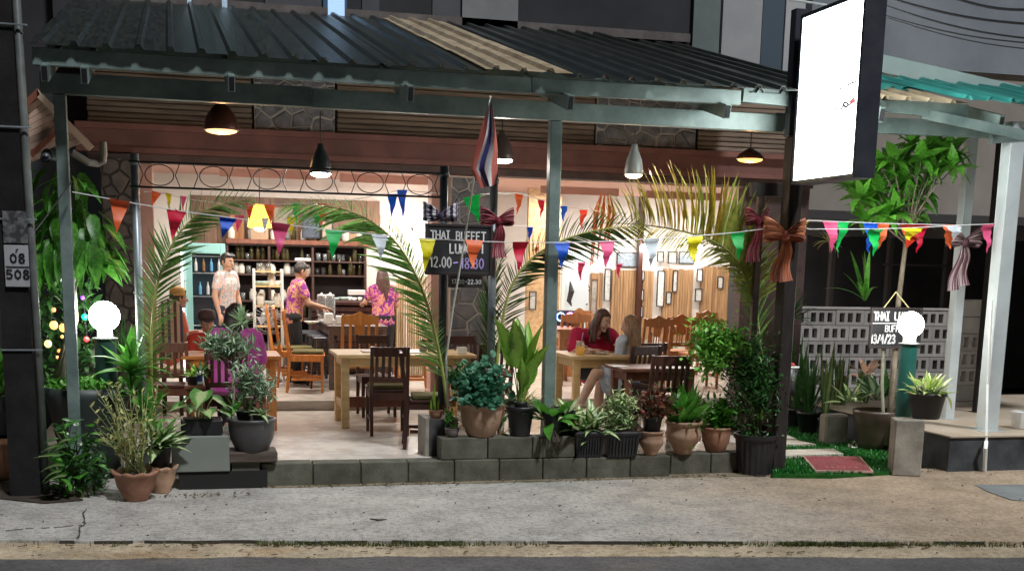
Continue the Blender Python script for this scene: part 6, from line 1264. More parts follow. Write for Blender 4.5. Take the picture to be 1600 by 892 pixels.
# skirt cloth hanging beside the knee: a draped tapering fold
b = MB(); n = 12; k = 10; vs = []
for i in range(n+1):
    f = i/n; y = 570 + 58*f; xl_ = 940 - 6*math.sin(f*2.6) + 3*f*f*6; xr_ = 968 - 2*f + 4*math.sin(f*3)
    if f > .75: xl_ += (f-.75)*60
    for j in range(k): u = j/(k-1); p = P(xl_ + (xr_-xl_)*u, y + 4*math.sin(u*3), 11.86); vs.append(p + Vector((0, .03*math.sin(u*11+f*2) , 0)))
b.add(vs, [(i*k+j, i*k+j+1, (i+1)*k+j+1, (i+1)*k+j) for i in range(n) for j in range(k-1)]); b.add([v + Vector((0,.012,0)) for v in vs], [(i*k+j, (i+1)*k+j, (i+1)*k+j+1, i*k+j+1) for i in range(n) for j in range(k-1)])
b.build('skirt_drape', tie_mat('pale_blue_drape', [(0.32,0.42,0.62),(0.62,0.68,0.76),(0.42,0.5,0.68)], 8), t, True)
# ================= PLANTS =================
def leaf_me(name, m, L=1.0, W=.3, droop=.35, fold=.25, shape='ovate', n=6, wave=0.0):
    """leaf along +Y from the origin, drooping, folded along the midrib; uv.x runs across the blade"""
    b = MB(); b.uv = []; y = 0; z = 0
    for i in range(n+1):
        u = i/n; a = .25*(1 if droop > 0 else 0) - droop*1.6*u
        if i: y += L/n*math.cos(a); z += L/n*math.sin(a)
        w_ = {'ovate': math.sin(math.pi*min(1,(u+.02))**.75)**.8, 'lance': math.sin(math.pi*(u*.94+.04)**.6)**.9 if 0 else (math.sin(math.pi*min(.995,u+.03)**.62)), 'strap': min(1, u*5+.35)*(1-u**3.5), 'heart': (math.sin(math.pi*min(.999,u+.12)**.62)), 'sword': (1-u**2.6)*min(1,.55+u*1.4)}[shape]
        w_ = max(.015, w_)*W*.5
        zz = fold*w_
        for s in (-1, 0, 1): b.v.append((s*w_, y - (abs(s)*w_*.35 if shape == 'heart' and i == 0 else 0), z + (zz if s else 0) + (wave*math.sin(u*14+s) if s else 0))); b.uv.append((.5+s*.5, u))
    for i in range(n):
        for s in (0, 1): b.f.append((i*3+s, i*3+s+1, (i+1)*3+s+1, (i+1)*3+s))
    return b.mesh(name, m, True)
def lmat4(p, d, roll, s, sw=1.0):
    d = Vector(d).normalized(); x = d.cross(Vector((0,0,1)))
    if x.length < .05: x = Vector((1,0,0))
    x.normalize(); z = x.cross(d); M3 = Matrix((x, d, z)).transposed() @ Matrix.Rotation(roll, 3, 'Y')
    return Matrix.Translation(p) @ M3.to_4x4() @ Matrix.Diagonal((s*sw, s, s, 1))
def rosette(t, base, n, L, mesh, tilt=(20, 75), spread=.02, rr=None, name='leaf', stem=0.0, sm=None, az=(0, 360), hgt=0.0, lv=.25):
    rr = rr or rnd
    for i in range(n):
        f = i/max(1, n-1); a = R(az[0] + (az[1]-az[0])*((i*.618) % 1)) + rr.uniform(-.2,.2); tl = R(tilt[0] + (tilt[1]-tilt[0])*f + rr.uniform(-8,8)); d = Vector((math.cos(a)*math.sin(tl), math.sin(a)*math.sin(tl), math.cos(tl)))
        p = Vector(base) + Vector((math.cos(a), math.sin(a), 0))*spread*rr.random() + Vector((0,0,hgt*(1-f)))
        if stem:
            q = p + d*stem*rr.uniform(.7,1.1); MB().tube([p, p.lerp(q, .5) + Vector((0,0,stem*.05)), q], [.004,.0035,.003], 5).build('stalk', sm or m_stem, t); p = q; d = (d + Vector((math.cos(a), math.sin(a), 0))*.6).normalized()
        put(name, rr.choice(mesh) if isinstance(mesh, list) else mesh, t, lmat4(p, d, rr.uniform(-.35,.35), L*rr.uniform(1-lv, 1+lv*.6)))
def joined(t, name, pts, me, kind='stuff', **kw):
    """many small leaves as one mesh: pts = [(pos, dir, scale)]"""
    b = MB(); b.uv = []; src = [Vector(v.co) for v in me.vertices]; fs = [tuple(p.vertices) for p in me.polygons]; uvs = [None]*len(src)
    ul = me.uv_layers[0].data
    for lp in me.loops: uvs[lp.vertex_index] = tuple(ul[lp.index].uv)
    for p, d, s in pts:
        M4 = lmat4(Vector(p), d, rnd.uniform(-.8,.8), s); b.add([M4 @ v for v in src], fs); b.uv += uvs
    return b.build(name, me.materials[0], t, True, kind=kind, **kw)
def bushy(t, c, rad, n, me, L, stems=7, base=None, seed=1, upb=.3, sm=None, lumps=6):
    """stems from base into an uneven cloud of leaves: lumps of different size leave gaps"""
    rr = random.Random(seed); c = Vector(c); rad = Vector(rad); base = Vector(base) if base is not None else c - Vector((0,0,rad.z)); L_ = []
    for i in range(lumps):
        while True:
            q = Vector((rr.uniform(-1,1), rr.uniform(-1,1), rr.uniform(-1,1)))
            if q.length < 1: break
        L_.append((c + Vector((q.x*rad.x*.7, q.y*rad.y*.7, q.z*rad.z*.7)), rr.uniform(.28,.5)))
    b = MB()
    for i, (lc, r) in enumerate(L_): e = lc; m_ = base.lerp(e, .5) + Vector((rr.uniform(-.03,.03), rr.uniform(-.03,.03), .03)); b.tube([base + Vector((rr.uniform(-.02,.02), rr.uniform(-.02,.02), 0)), m_, e], [.007,.005,.003], 5)
    b.build('stems', sm or m_stem, t, kind='stuff')
    pts = []
    for i in range(n):
        lc, r = rr.choice(L_); q = Vector((rr.gauss(0,.5), rr.gauss(0,.5), rr.gauss(0,.5))); p = lc + Vector((q.x*rad.x*r*1.5, q.y*rad.y*r*1.5, q.z*rad.z*r*1.5))
        if p.z < base.z + .01: p.z = base.z + rr.uniform(.01,.05)
        d = Vector((rr.uniform(-1,1), rr.uniform(-1,1), rr.uniform(-.5,.8)+upb)); pts.append((p, d, L*rr.uniform(.6,1.25)))
    joined(t, 'foliage', pts, me)
POTP = {'taper': [(.72,0),(.74,.02),(.98,.86),(1.06,.865),(1.08,.99),(1.0,1.0),(.92,.99),(.88,.86)], 'round': [(.6,0),(.68,.05),(.92,.4),(1.0,.75),(1.0,.9),(1.06,.93),(1.06,1.0),(.95,1.0),(.9,.88)], 'terra': [(.55,0),(.58,.08),(.62,.14),(.9,.5),(1.0,.85),(1.1,.9),(1.1,1.0),(1.0,1.0),(.92,.86)], 'urn': [(.5,0),(.52,.1),(.6,.2),(.95,.48),(.98,.62),(.86,.76),(.9,.8),(.86,.84),(.9,.9),(1.0,.92),(1.0,1.0),(.9,1.0),(.84,.86)], 'ribbed': [(.78,0),(.8,.02),(.96,.88),(1.04,.89),(1.05,1.0),(.95,1.0),(.9,.88)]}
def pot(px, py, Y, wpx, hpx, style, m, label, scallop=False, z=None, soil=True, grp=None, n=24):
    """px centre, py foot line; sizes in pixels; returns the thing, soil centre and radius"""
    s_ = ppm(px, py, Y); b0 = P(px, py, Y); zf = b0.z if z is None else z; r = wpx/2/s_/1.05; h = hpx/s_
    c = Vector((b0.x, Y, zf)); t = thing('plant_pot', c, label, 'plant pot', grp)
    b = MB(); pr = [(a*r, q*h) for a, q in POTP[style]]; k0 = 0; b.lathe(pr, c, 36 if scallop else n); nn = 36 if scallop else n
    if scallop:
        for i in range(len(POTP[style])-4, len(POTP[style])-1):
            for j in range(nn): v = b.v[i*nn+j]; q = .03*r*math.sin(j*2*math.pi*9/nn)*2; b.v[i*nn+j] = (c.x+(v[0]-c.x)*(1+q/r*1.4), c.y+(v[1]-c.y)*(1+q/r*1.4), v[2]+q)
    if style == 'ribbed':
        for j in range(nn):
            if j % 2:
                for i in (1, 2): v = b.v[i*nn+j]; b.v[i*nn+j] = (c.x+(v[0]-c.x)*.955, c.y+(v[1]-c.y)*.955, v[2])
    b.build('pot_body', m, t, style != 'ribbed')
    sz = c.z + h*.88; MB().lathe([(.00001, .012),(r*.5,.008),(r*.9,0)][::-1], (c.x, c.y, sz), 16).build('soil', m_soil, t)
    return t, Vector((c.x, c.y, sz)), r
def plant(name, c, label, cat='plant', group=None): return thing(name, c, label, cat, group)
G1 = leafmat('glossy_green_leaf', (0.06,0.23,0.025), (0.12,0.36,0.05)); G2 = leafmat('deep_green_leaf', (0.03,0.11,0.027), (0.065,0.18,0.045)); G3 = leafmat('yellow_green_leaf', (0.174,0.348,0.0435), (0.319,0.493,0.087))
GB = leafmat('blue_green_leaf', (0.05,0.18,0.10), (0.12,0.33,0.21)); GV = leafmat('cream_variegated_leaf', (0.0435,0.145,0.029), (0.0725,0.217,0.0435), (0.652,0.725,0.406)); GV2 = leafmat('silver_variegated_leaf', (0.0435,0.131,0.0508), (0.087,0.203,0.0725), (0.464,0.551,0.406))
GR = leafmat('dusky_red_leaf', (0.0435,0.0653,0.029), (0.232,0.058,0.0435)); GY = leafmat('dry_yellow_leaf', (0.362,0.348,0.116), (0.551,0.507,0.203)); GC = leafmat('caladium_leaf', (0.0725,0.203,0.0435), (0.116,0.29,0.0725), (0.435,0.551,0.246)); GP = leafmat('palm_leaf', (0.10,0.24,0.05), (0.2,0.37,0.09), rough=.35); GPy = leafmat('palm_leaf_lamplit', (0.26,0.33,0.06), (0.42,0.42,0.09), rough=.35)  # GPy: leaf green with yellow lamplight painted in
GPd = leafmat('pale_rosy_leaf', (0.435,0.232,0.174), (0.609,0.406,0.29)); 
def LM(n, m, **k): return [leaf_me(n, m, droop=d_, **{kk: vv for kk, vv in k.items()}) for d_ in (.1, .35, .6)]
L_lance1 = LM('leaf', G1, W=.24, shape='lance'); L_lance2 = LM('leaf', G2, W=.22, shape='lance'); L_lance3 = LM('leaf', G3, W=.26, shape='lance')
L_ovate1 = LM('leaf', G1, W=.45, shape='ovate'); L_ovate2 = LM('leaf', G2, W=.45, shape='ovate'); L_varie = LM('leaf', GV, W=.36, shape='lance'); L_silv = LM('leaf', GV2, W=.34, shape='lance'); L_heart = LM('leaf', GC, W=.8, shape='heart', wave=.02)
L_blue = LM('leaf', GB, W=.5, shape='ovate'); L_big = LM('leaf', leafmat('arrowroot_leaf', (0.116,0.29,0.029), (0.232,0.435,0.0508), (0.319,0.522,0.087)), W=.3, shape='lance'); L_sword = LM('leaf', leafmat('snake_plant_leaf', (0.0435,0.102,0.0362), (0.0725,0.16,0.0508), (0.189,0.246,0.087)), W=.09, shape='sword', fold=.5); L_sword = L_sword[:1]
L_grass = LM('leaf', G2, W=.05, shape='sword', fold=.5)
s_small1 = leaf_me('leaflet', G1, W=.5, n=3, droop=.3); s_small2 = leaf_me('leaflet', G2, W=.45, n=3, droop=.3); s_blue = leaf_me('leaflet', GB, W=.7, n=3, droop=.3); s_vari = leaf_me('leaflet', GV2, W=.35, n=3, droop=.3); s_dry = leaf_me('leaflet', GY, W=.35, n=3, droop=.2); s_red = leaf_me('leaflet', GR, W=.42, n=3, droop=.3); s_lime = leaf_me('leaflet', leafmat('lime_leaf', (0.116,0.319,0.0435), (0.203,0.464,0.0725)), W=.45, n=3, droop=.3); s_cv = leaf_me('leaflet', GV, W=.45, n=3, droop=.3)
V = Vector
# ---- left group
# big dark planter with ground cover and dracaena
cY = 10.75; c = P(140,670,cY); t = thing('plant_tub', (c.x, cY, 0), 'very large round dark tub with ground cover at the left, behind the wispy plant', 'plant pot'); s_ = ppm(140,650,cY); zt2 = P(140,603,cY).z; r = 62/s_
m_tub = mat('dark_tub', (0.02,0.028,0.027), .5, 0, (0.045,0.055,0.05), 3, 6, .1); MB().lathe([(r*.6,0),(r*.75,zt2*.3),(r*.95,zt2*.8),(r*1.03,zt2*.9),(r*1.03,zt2),(r*.94,zt2),(r*.9,zt2*.88)], (c.x,cY,0), 36).build('tub_body', m_tub, t, True); MB().lathe([(r*.9,0),(.0001,.01)], (c.x,cY,zt2*.93), 24).build('soil', m_soil, t)
p = plant('ground_cover_plant', (c.x,cY,zt2*.93), 'low bright green ground cover filling the very large dark tub'); joined(p, 'foliage', [((c.x+math.cos(a)*q*r*.95, cY+math.sin(a)*q*r*.95, zt2*.93+rnd.uniform(.01,.09)), (rnd.uniform(-1,1), rnd.uniform(-1,1), rnd.uniform(.2,1)), rnd.uniform(.04,.075)) for a, q in [(rnd.uniform(0,6.28), rnd.random()**.5) for _ in range(620)]], s_small1)
p = plant('dracaena', P(208,600,10.55), 'upright dracaena with broad bright green leaves beside the dark tub')
q = P(207,690,10.5); q.z = 0
MB().tube([q, P(206,620,10.5), P(204,575,10.5)], [.014,.012,.01], 7).build('stem', m_stem, p, True); 
rosette(p, P(204,582,10.5), 18, .32, L_lance1, (8,80), .01, hgt=.05); rosette(p, P(206,622,10.5), 12, .30, L_lance1, (30,110), .01, hgt=.06)
p = plant('dracaena', P(222,650,10.35), 'lower leafy dracaena with long leaves above the dark tapered pot'); rosette(p, P(232,668,10.3), 16, .3, L_lance1, (15,85), .02, hgt=.12); MB().tube([P(245,700,10.3), P(232,660,10.3)], .01, 6).build('stem', m_stem, p)
b = MB(); 
for k in range(4):
    a = P(205,585,10.45); e = P(268-k*4,560+k*22,10.4-.03*k); b = MB(); b.tube([a, a.lerp(e,.5)+V((0,0,.06)), e, e+V((.03,0,-.05))], [.008,.007,.005,.003], 5); b.build('arching_leaf', G1, p if 0 else p, True)
# wispy plant in scalloped terracotta
t, sc_, r = pot(213, 781, 9.62, 66, 46, 'terra', m_terra, 'scalloped rim terracotta bowl pot on the pavement, front left, under the wispy plant', True, z=0)
p = plant('wispy_plant', sc_, 'tall wispy yellow green plant leaning left in the scalloped terracotta bowl'); rr = random.Random(4); pts = []
for i in range(46):
    b = MB(); bx = sc_ + V((rr.uniform(-.09,.09), rr.uniform(-.09,.09), 0)); tip = P(rr.uniform(132,250), rr.uniform(596,690), 9.62+rr.uniform(-.18,.18)); md = bx.lerp(tip, .5) + V((rr.uniform(-.03,.05), rr.uniform(-.04,.04), rr.uniform(0,.06))); b.tube([bx, md, tip], [.004,.003,.0015], 5); b.build('stem', leafmat('pale_wisp', (0.29,0.348,0.131), (0.435,0.493,0.203)), p, True)
    for j in range(9): f = rr.uniform(.25,1); q = bx.lerp(md, f*2) if f < .5 else md.lerp(tip, f*2-1); pts.append((q, (rr.uniform(-1,1), rr.uniform(-1,1), rr.uniform(0,1.2)), rr.uniform(.03,.06)))
joined(p, 'foliage', pts, s_dry)
rosette(p, sc_ + V((.06,0,.15)), 8, .13, LM('leaf', GV, W=.4, shape='ovate'), (20,80), .05, stem=.18)
t, _, _ = pot(253, 768, 9.9, 46, 42, 'terra', m_terra2, 'scalloped terracotta pot directly behind the front left bowl, holding a black pot', True, z=0)
t, sc2, _ = pot(250, 727, 9.9, 38, 34, 'taper', m_black, 'black plastic pot standing inside the rear scalloped terracotta pot', z=.2)
p = plant('peace_lily', sc2, 'lush plant with long cream streaked leaves in the black pot behind the wispy plant'); rosette(p, sc2, 30, .3, L_varie, (20,88), .03, az=(-120,60)); rosette(p, sc2, 10, .3, L_lance1, (10,60), .03)
# dark leafy weeds against the pole
p = plant('leafy_weed', G(115,775,0), 'sprawling dark leafy weed with drooping pointed leaves beside the utility pole'); rr = random.Random(8)
for i in range(15):
    bx = G(rr.uniform(95,150), rr.uniform(764,778), 0); tip = P(rr.uniform(72,165), rr.uniform(648,745), 9.75+rr.uniform(-.15,.15)); md = bx.lerp(tip, .55) + V((0,0,.05)); MB().tube([bx, md, tip], [.006,.005,.003], 5).build('stem', m_stem, p)
    for j in range(9): f = .2 + .8*j/8; q = bx.lerp(tip, f); a = rr.uniform(0,6.28); put('leaf', rr.choice(L_lance2 if i % 3 else L_lance1), p, lmat4(q, (math.cos(a), math.sin(a)-.4, rr.uniform(-.5,.5)), rr.uniform(-.5,.5), rr.uniform(.1,.17), 1.5))
for q_ in ((85,735),(78,720),(92,752),(86,705),(100,695),(84,745)): put('leaf', rnd.choice(L_heart), p, lmat4(P(q_[0]+10,q_[1]-8,9.55), (-1,-.3,-.2), .3, .16))
joined(p, 'undergrowth', [(G(rr.uniform(80,170), rr.uniform(752,775), 0) + V((0,0,rr.uniform(.01,.28))), (rr.uniform(-1,1), rr.uniform(-1,1), rr.uniform(0,1)), rr.uniform(.05,.1)) for i in range(260)], s_small2)
# grey box planter with caladium
t = thing('box_planter', P(313,738,9.98), 'pale grey green panel fronted box planter carrying the caladium tray', 'planter'); a, c = P(269,738,9.98), P(358,681,9.98)
MB().bbox(a.x, c.x, 9.98, 10.3, a.z, c.z, .006).build('front_panel', mat('grey_green_panel', (0.20,0.22,0.19), .6, 0, (0.25,0.27,0.24), 2, 5), t); MB().box(a.x+.05, c.x+.3, 10.0, 10.5, 0, a.z-.003).build('dark_base', mat('near_black_base', (0.015,0.014,0.013), .9), t)
a2, c2 = P(283,681,10.02), P(348,656,10.02); t = thing('planter_tray', P(315,681,10.1), 'long black plastic trough of caladium on top of the grey box planter', 'planter'); MB().bbox(a2.x, c2.x, 10.02, 10.22, c.z+.003, c2.z, .01).build('trough', m_black, t); MB().bbox(a2.x+.015, c2.x-.015, 10.035, 10.205, c2.z, c2.z+.008, .002).build('soil', m_soil, t)
p = plant('caladium', P(313,660,10.12), 'caladium with large drooping pale green heart shaped leaves in the black trough')
for (x, y, dx, dy, L, rl) in ((300,620,-1,.0,.2,.1),(318,612,-.2,-.6,.24,0),(332,622,.9,-.2,.2,.1),(290,632,-1,-.4,.16,-.2),(345,640,1,-.5,.15,.2),(322,640,.2,-1,.17,0),(306,634,-.4,-1,.16,0)):
    bx = P(313+(x-313)*.25,658,10.12); q = P(x,y,10.1-.05*abs(dy)); MB().tube([bx, bx.lerp(q,.6)+V((0,0,.03)), q], [.006,.005,.004], 6).build('stalk', leafmat('pale_stalk', (0.435,0.435,0.174), (0.58,0.58,0.29)), p); put('leaf', rnd.choice(L_heart), p, lmat4(q, (dx, dy, -.55), rl, L))
# grey round pot on a timber
o = MB().bbox(P(357,712,10.05).x, P(433,712,10.05).x, 9.98, 10.28, P(395,723,9.98).z, P(395,706,9.98).z, .012).build('timber_baulk', mat('weathered_timber', (0.06,0.04,0.03), .85, 0, (0.12,0.09,0.07), 6, 8, .5, 30, (.6,6,6)), None); setp(o, 'weathered dark timber baulk under the grey round pot', 'timber')
MB().box(P(362,712,10.05).x, P(405,712,10.05).x, 10.02, 10.26, 0, P(395,723,9.98).z-.002).build('brick_support', m_blk, None, label='dark block propping up the timber baulk', cat='block')
t, sc3, r3 = pot(394, 706, 10.1, 74, 53, 'round', mat('charcoal_glazed_pot', (0.045,0.043,0.045), .45, 0, (0.08,0.075,0.075), 4, 6), 'charcoal round glazed pot with a pale rim on the timber baulk')
for (x, w_, lb) in ((381,26,'black nursery pot nested at the left inside the charcoal round pot'),(405,24,'small grey nursery pot nested at the right inside the charcoal round pot')): pot(x, 658, 10.05 if x > 390 else 10.12, w_, 17, 'taper', m_black if x < 390 else mat('grey_pot', (0.1,0.1,0.1), .6), lb)
p = plant('shrub', sc3, 'leafy grey green shrub with narrow variegated leaves above the charcoal round pot'); bushy(p, P(390,605,10.1), (.16,.13,.18), 430, s_vari, .075, base=P(388,648,10.1), seed=5, lumps=9); rosette(p, P(368,640,10.05), 9, .15, L_lance1, (30,95), .02); rosette(p, P(408,648,10.0), 12, .11, L_varie, (40,100), .03)
p = plant('potted_flower', P(362,560,10.6), 'variegated flowering shrub in front of the person in magenta'); bushy(p, P(362,540,10.7), (.26,.15,.13), 520, s_vari, .085, base=P(365,585,10.7), seed=9, lumps=9, sm=mat('brown_twig', (0.08,0.05,0.035), .8)); rosette(p, P(377,508,10.65), 34, .13, LM('leaf', leafmat('spiky_pale_leaf', (0.25,0.45,0.2), (0.45,0.62,0.36)), W=.17, shape='lance'), (5,100), .02, hgt=.06)
MB().tube([P(366,650,10.6), P(364,590,10.68), P(367,520,10.65)], .012, 6).build('trunk', m_bark, p)
t, sc4, _ = pot(300, 578, 11.05, 20, 13, 'taper', m_black, 'tiny black pot on the low side table at the left', z=.742); p = plant('small_plant', sc4, 'small bright plant in the tiny black pot on the low side table'); rosette(p, sc4, 15, .14, L_lance3, (10,80), .01, stem=.03); rosette(p, sc4+V((.07,0,.02)), 12, .13, L_lance2, (10,80), .02, stem=.05)
# far left plants
t, sc5, _ = pot(4, 640, 10.6, 44, 40, 'taper', m_black, 'black pot at the far left edge behind the utility pole'); p = plant('fern', sc5, 'bright fern at the far left edge behind the utility pole'); rosette(p, P(2,620,10.5), 26, .3, L_lance1, (5,90), .04, hgt=.15)
MB().lathe([(.16,0),(.2,.25),(.19,.3)], G(5,745,0), 9).build('clay_rubble_pot', m_terra, None, label='broken brown clay pot at the foot of the utility pole', cat='plant pot')
# climbing philodendron with hanging leaves around left post
p = plant('philodendron', P(120,560,10.7), 'large philodendron with long drooping glossy leaves around the left post'); rr = random.Random(12)
MB().tube([P(90,640,10.85), P(100,560,10.8), P(118,500,10.8), P(112,400,10.8), P(100,300,10.8)], [.03,.028,.024,.02,.012], 8).build('trunk', m_bark, p, True); MB().tube([P(86,590,10.7), P(103,525,10.7), P(120,440,10.75)], [.018,.016,.01], 7).build('branch', m_bark, p, True)
L_drp = LM('leaf', leafmat('glossy_drooping_leaf', (0.0362,0.16,0.0174), (0.102,0.29,0.0435)), W=.34, shape='lance')
for i in range(150):
    x = rr.uniform(52,172); y = rr.uniform(262,415)
    if x > 130 and y < 330: continue
    q = P(x, y, 10.75+rr.uniform(-.2,.3)); d = V(((x-108)/60+rr.uniform(-.5,.5), rr.uniform(-.8,.2), rr.uniform(-1.8,-.2))); put('leaf', rr.choice(L_drp), p, lmat4(q, d, rr.uniform(-.6,.6), rr.uniform(.2,.34)))
for i in range(26):
    q = P(rr.uniform(55,160), rr.uniform(370,400), 10.5+rr.uniform(-.1,.1)); put('leaf', rr.choice(L_drp), p, lmat4(q, (rr.uniform(-.3,.4), -.2, -1.5), rr.uniform(-.9,.9), rr.uniform(.26,.36)))
p = plant('orchid_cluster', P(80,470,11), 'tangle of thin leaves and aerial roots behind the garland lights'); joined(p, 'foliage', [(P(rr.uniform(55,150), rr.uniform(430,600), 11.2+rr.uniform(-.1,.3)), (rr.uniform(-1,1), rr.uniform(-1,1), rr.uniform(-1,1)), rr.uniform(.06,.14)) for i in range(420)], s_small2)
t = thing('wagon_wheel', P(144,575,11.5), 'grey rounded arch panel leaning behind the left globe lamp post', 'panel'); a = P(128,600,11.4); c = P(160,537,11.4); MB().prism([(a.x,11.4,a.z)] + [(a.x+(c.x-a.x)*(1-math.cos(k*.157)), 11.4, a.z+(c.z-a.z)*math.sin(k*.157)) for k in range(11)] + [(c.x,11.4,a.z)], (0,.04,0)).build('panel', mat('grey_arch', (0.16,0.15,0.14), .7), t); t.name = 'arch_panel'
t, sc6, _ = pot(195, 580, 11.6, 34, 22, 'round', m_terra, 'terracotta bowl behind the left globe lamp post'); p = plant('fan_palm', sc6, 'dim bushy palm plant behind the left pipe post'); rosette(p, sc6, 30, .4, L_grass, (5,80), .03)
# ---- concrete planter box with small pot
t = thing('box_planter', P(690,720,10.3), 'square concrete planter box from which the dark pipe post rises', 'planter'); a, c = P(664,722,10.3), P(716,653,10.3)
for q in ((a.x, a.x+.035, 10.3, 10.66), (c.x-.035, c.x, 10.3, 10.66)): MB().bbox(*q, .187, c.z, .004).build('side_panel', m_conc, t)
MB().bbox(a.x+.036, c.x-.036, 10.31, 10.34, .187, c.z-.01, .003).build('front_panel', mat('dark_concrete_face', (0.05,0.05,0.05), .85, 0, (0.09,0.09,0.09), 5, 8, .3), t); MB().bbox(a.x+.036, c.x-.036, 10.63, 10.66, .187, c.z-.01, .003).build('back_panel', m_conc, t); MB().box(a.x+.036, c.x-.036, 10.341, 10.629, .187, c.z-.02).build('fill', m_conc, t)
t, sc7, _ = pot(681, 653, 10.42, 23, 13, 'round', m_terra, 'small brown clay bowl on the concrete planter box', z=c.z-.018); p = plant('small_plant', sc7, 'single tall pale green leaf plant in the small clay bowl on the planter box')
for dx, h, L in ((0,0,.3),(.02,0,.12),(-.03,0,.12)): put('leaf', L_big[0], p, lmat4(sc7 + V((dx,0,0)), (dx*4+.12,-.1,1), .8, L, 1.1))
t, sc8, _ = pot(706, 690, 10.13, 23, 14, 'round', mat('grey_clay', (0.15,0.13,0.12), .8, 0, (0.24,0.21,0.19), 8), 'tiny grey clay pot at the left end of the raised concrete blocks', z=.379); p = plant('small_plant', sc8, 'tiny succulent like plant in the tiny grey clay pot'); bushy(p, sc8 + V((-.02,0,.1)), (.06,.05,.09), 110, s_small1, .04, base=sc8, seed=3, lumps=5)
# terracotta round with dense blue-green plant
t, sc9, r9 = pot(751, 690, 10.17, 68, 52, 'round', m_terra2, 'big round terracotta pot on the raised blocks overflowing with blue green foliage', z=.379)
p = plant('bushy_plant', sc9, 'dense blue green bushy plant spilling over the big round terracotta pot'); bushy(p, P(752,612,10.17), (.25,.2,.24), 900, s_blue, .075, base=sc9, seed=21, lumps=16); bushy(p, P(758,658,10.02), (.14,.06,.13), 300, s_blue, .065, base=sc9, seed=22, lumps=6); bushy(p, P(718,590,10.25), (.08,.1,.16), 240, s_small2, .06, base=sc9, seed=23, lumps=6)
t, sc10, _ = pot(800, 646, 10.35, 24, 22, 'taper', mat('sage_pot', (0.14,0.17,0.12), .6), 'pale sage green small pot between the blue green bush and the tall black pot'); p = plant('small_plant', sc10, 'small cream variegated plant in the sage green pot'); rosette(p, sc10, 16, .12, L_varie, (15,95), .03, stem=.04)
# tall black pot
t, sc11, _ = pot(812, 690, 10.15, 44, 46, 'taper', m_black, 'tall black tapered pot on the raised blocks with broad yellow green leaves', z=.379)
p = plant('arrowroot_plant', sc11, 'tall plant with broad upright yellow green leaves in the tall black pot'); rr = random.Random(31)
for i in range(17):
    a = rr.uniform(0,6.28); tl = rr.uniform(.04,.3); d = V((math.cos(a)*tl+.05, math.sin(a)*tl, 1)).normalized(); sl = rr.uniform(.16,.5); q = sc11 + d*sl; MB().tube([sc11 + V((rr.uniform(-.04,.04), rr.uniform(-.04,.04), 0)), sc11.lerp(q,.5), q], [.006,.005,.004], 5).build('stalk', G3, p); put('leaf', rr.choice(L_big[:2]), p, lmat4(q - d*.02, d + V((math.cos(a)*.35, math.sin(a)*.35 - .12, 0)), rr.uniform(-.9,.9), rr.uniform(.32,.46), 1.15))
rosette(p, sc11, 10, .3, [leaf_me('leaf', GY, W=.12, droop=.5, shape='lance')], (20,50), .03, az=(-60,60)); MB().lathe([(.05,0),(.06,.06),(.055,.07)], sc11, 14).build('inner_pot', m_black, p, True)
# black pots on the third block
for (x, w_, h_, lb) in ((862,34,44,'black pot trailing dark roots over the rightmost raised block'),(884,30,38,'second black pot beside the middle steel post')): pot(x, 690, 10.14 if x < 870 else 10.2, w_, h_, 'taper', m_black, lb, z=.379)
p = plant('pothos', P(862,650,10.14), 'dark green pothos with broad leaves in front of the middle steel post'); rosette(p, P(862,655,10.12), 15, .2, L_ovate1, (30,110), .03, stem=.08); rosette(p, P(850,650,10.12), 5, .18, L_ovate2, (40,90), .02, az=(120,240), stem=.05)
b = MB(); rr = random.Random(2)
for i in range(12): b = MB(); x = 850+rr.uniform(0,22); b.tube([P(x,672,10.02), P(x+rr.uniform(-6,8),690,9.97), P(x+rr.uniform(-10,12),rr.uniform(692,706),9.99)], [.006,.005,.002], 5); b.build('trailing_root', mat('dry_root', (0.07,0.05,0.04), .9), p)
p = plant('peace_lily', P(884,650,10.2), 'glossy cream edged leafy plant just right of the middle steel post'); rosette(p, P(884,655,10.18), 22, .2, L_varie, (10,90), .03, stem=.07)
# black troughs
def trough(px0, px1, py0, py1, Y, label, z):
    a, c = P(px0, py1, Y), P(px1, py0, Y); t = thing('planter_trough', V(((a.x+c.x)/2, Y, z)), label, 'planter', 'black planter troughs on the kerb'); z1 = c.z; w_ = .022
    b = MB(); b.add([(a.x+w_,Y+w_,z),(c.x-w_,Y+w_,z),(c.x-w_,Y+.2-w_,z),(a.x+w_,Y+.2-w_,z),(a.x,Y,z1),(c.x,Y,z1),(c.x,Y+.2,z1),(a.x,Y+.2,z1)], [(0,3,2,1),(4,5,6,7),(0,1,5,4),(1,2,6,5),(2,3,7,6),(3,0,4,7)]); b.build('trough_body', m_black, t)
    MB().bbox(a.x-.012, c.x+.012, Y-.012, Y+.212, z1-.03, z1+.002, .006).build('rim', m_black, t); MB().box(a.x+.015, c.x-.015, Y+.015, Y+.185, z1+.0, z1+.006).build('soil', m_soil, t)
    for i in range(9): x = a.x+.035 + (c.x-a.x-.07)*i/8; MB().beam((x, Y+.5*w_-.002, z+.02), (x, Y-.003, z1-.05), .01, .008, (0,1,0)).build('rib', m_black, t)
    return V(((a.x+c.x)/2, Y+.1, z1+.006))
s1 = trough(899, 946, 675, 722, 10.02, 'black planter trough next to the rightmost raised block', .192); s2 = trough(947, 1001, 675, 720, 10.0, 'black planter trough left of the small terracotta urn', .192)
p = plant('peace_lily', s1, 'cream and green leafy plant in the black trough next to the raised blocks'); rosette(p, s1 + V((-.06,0,0)), 18, .22, L_varie, (10,85), .04, stem=.06); rosette(p, s1 + V((.06,0,0)), 18, .21, L_varie, (10,90), .04, stem=.05)
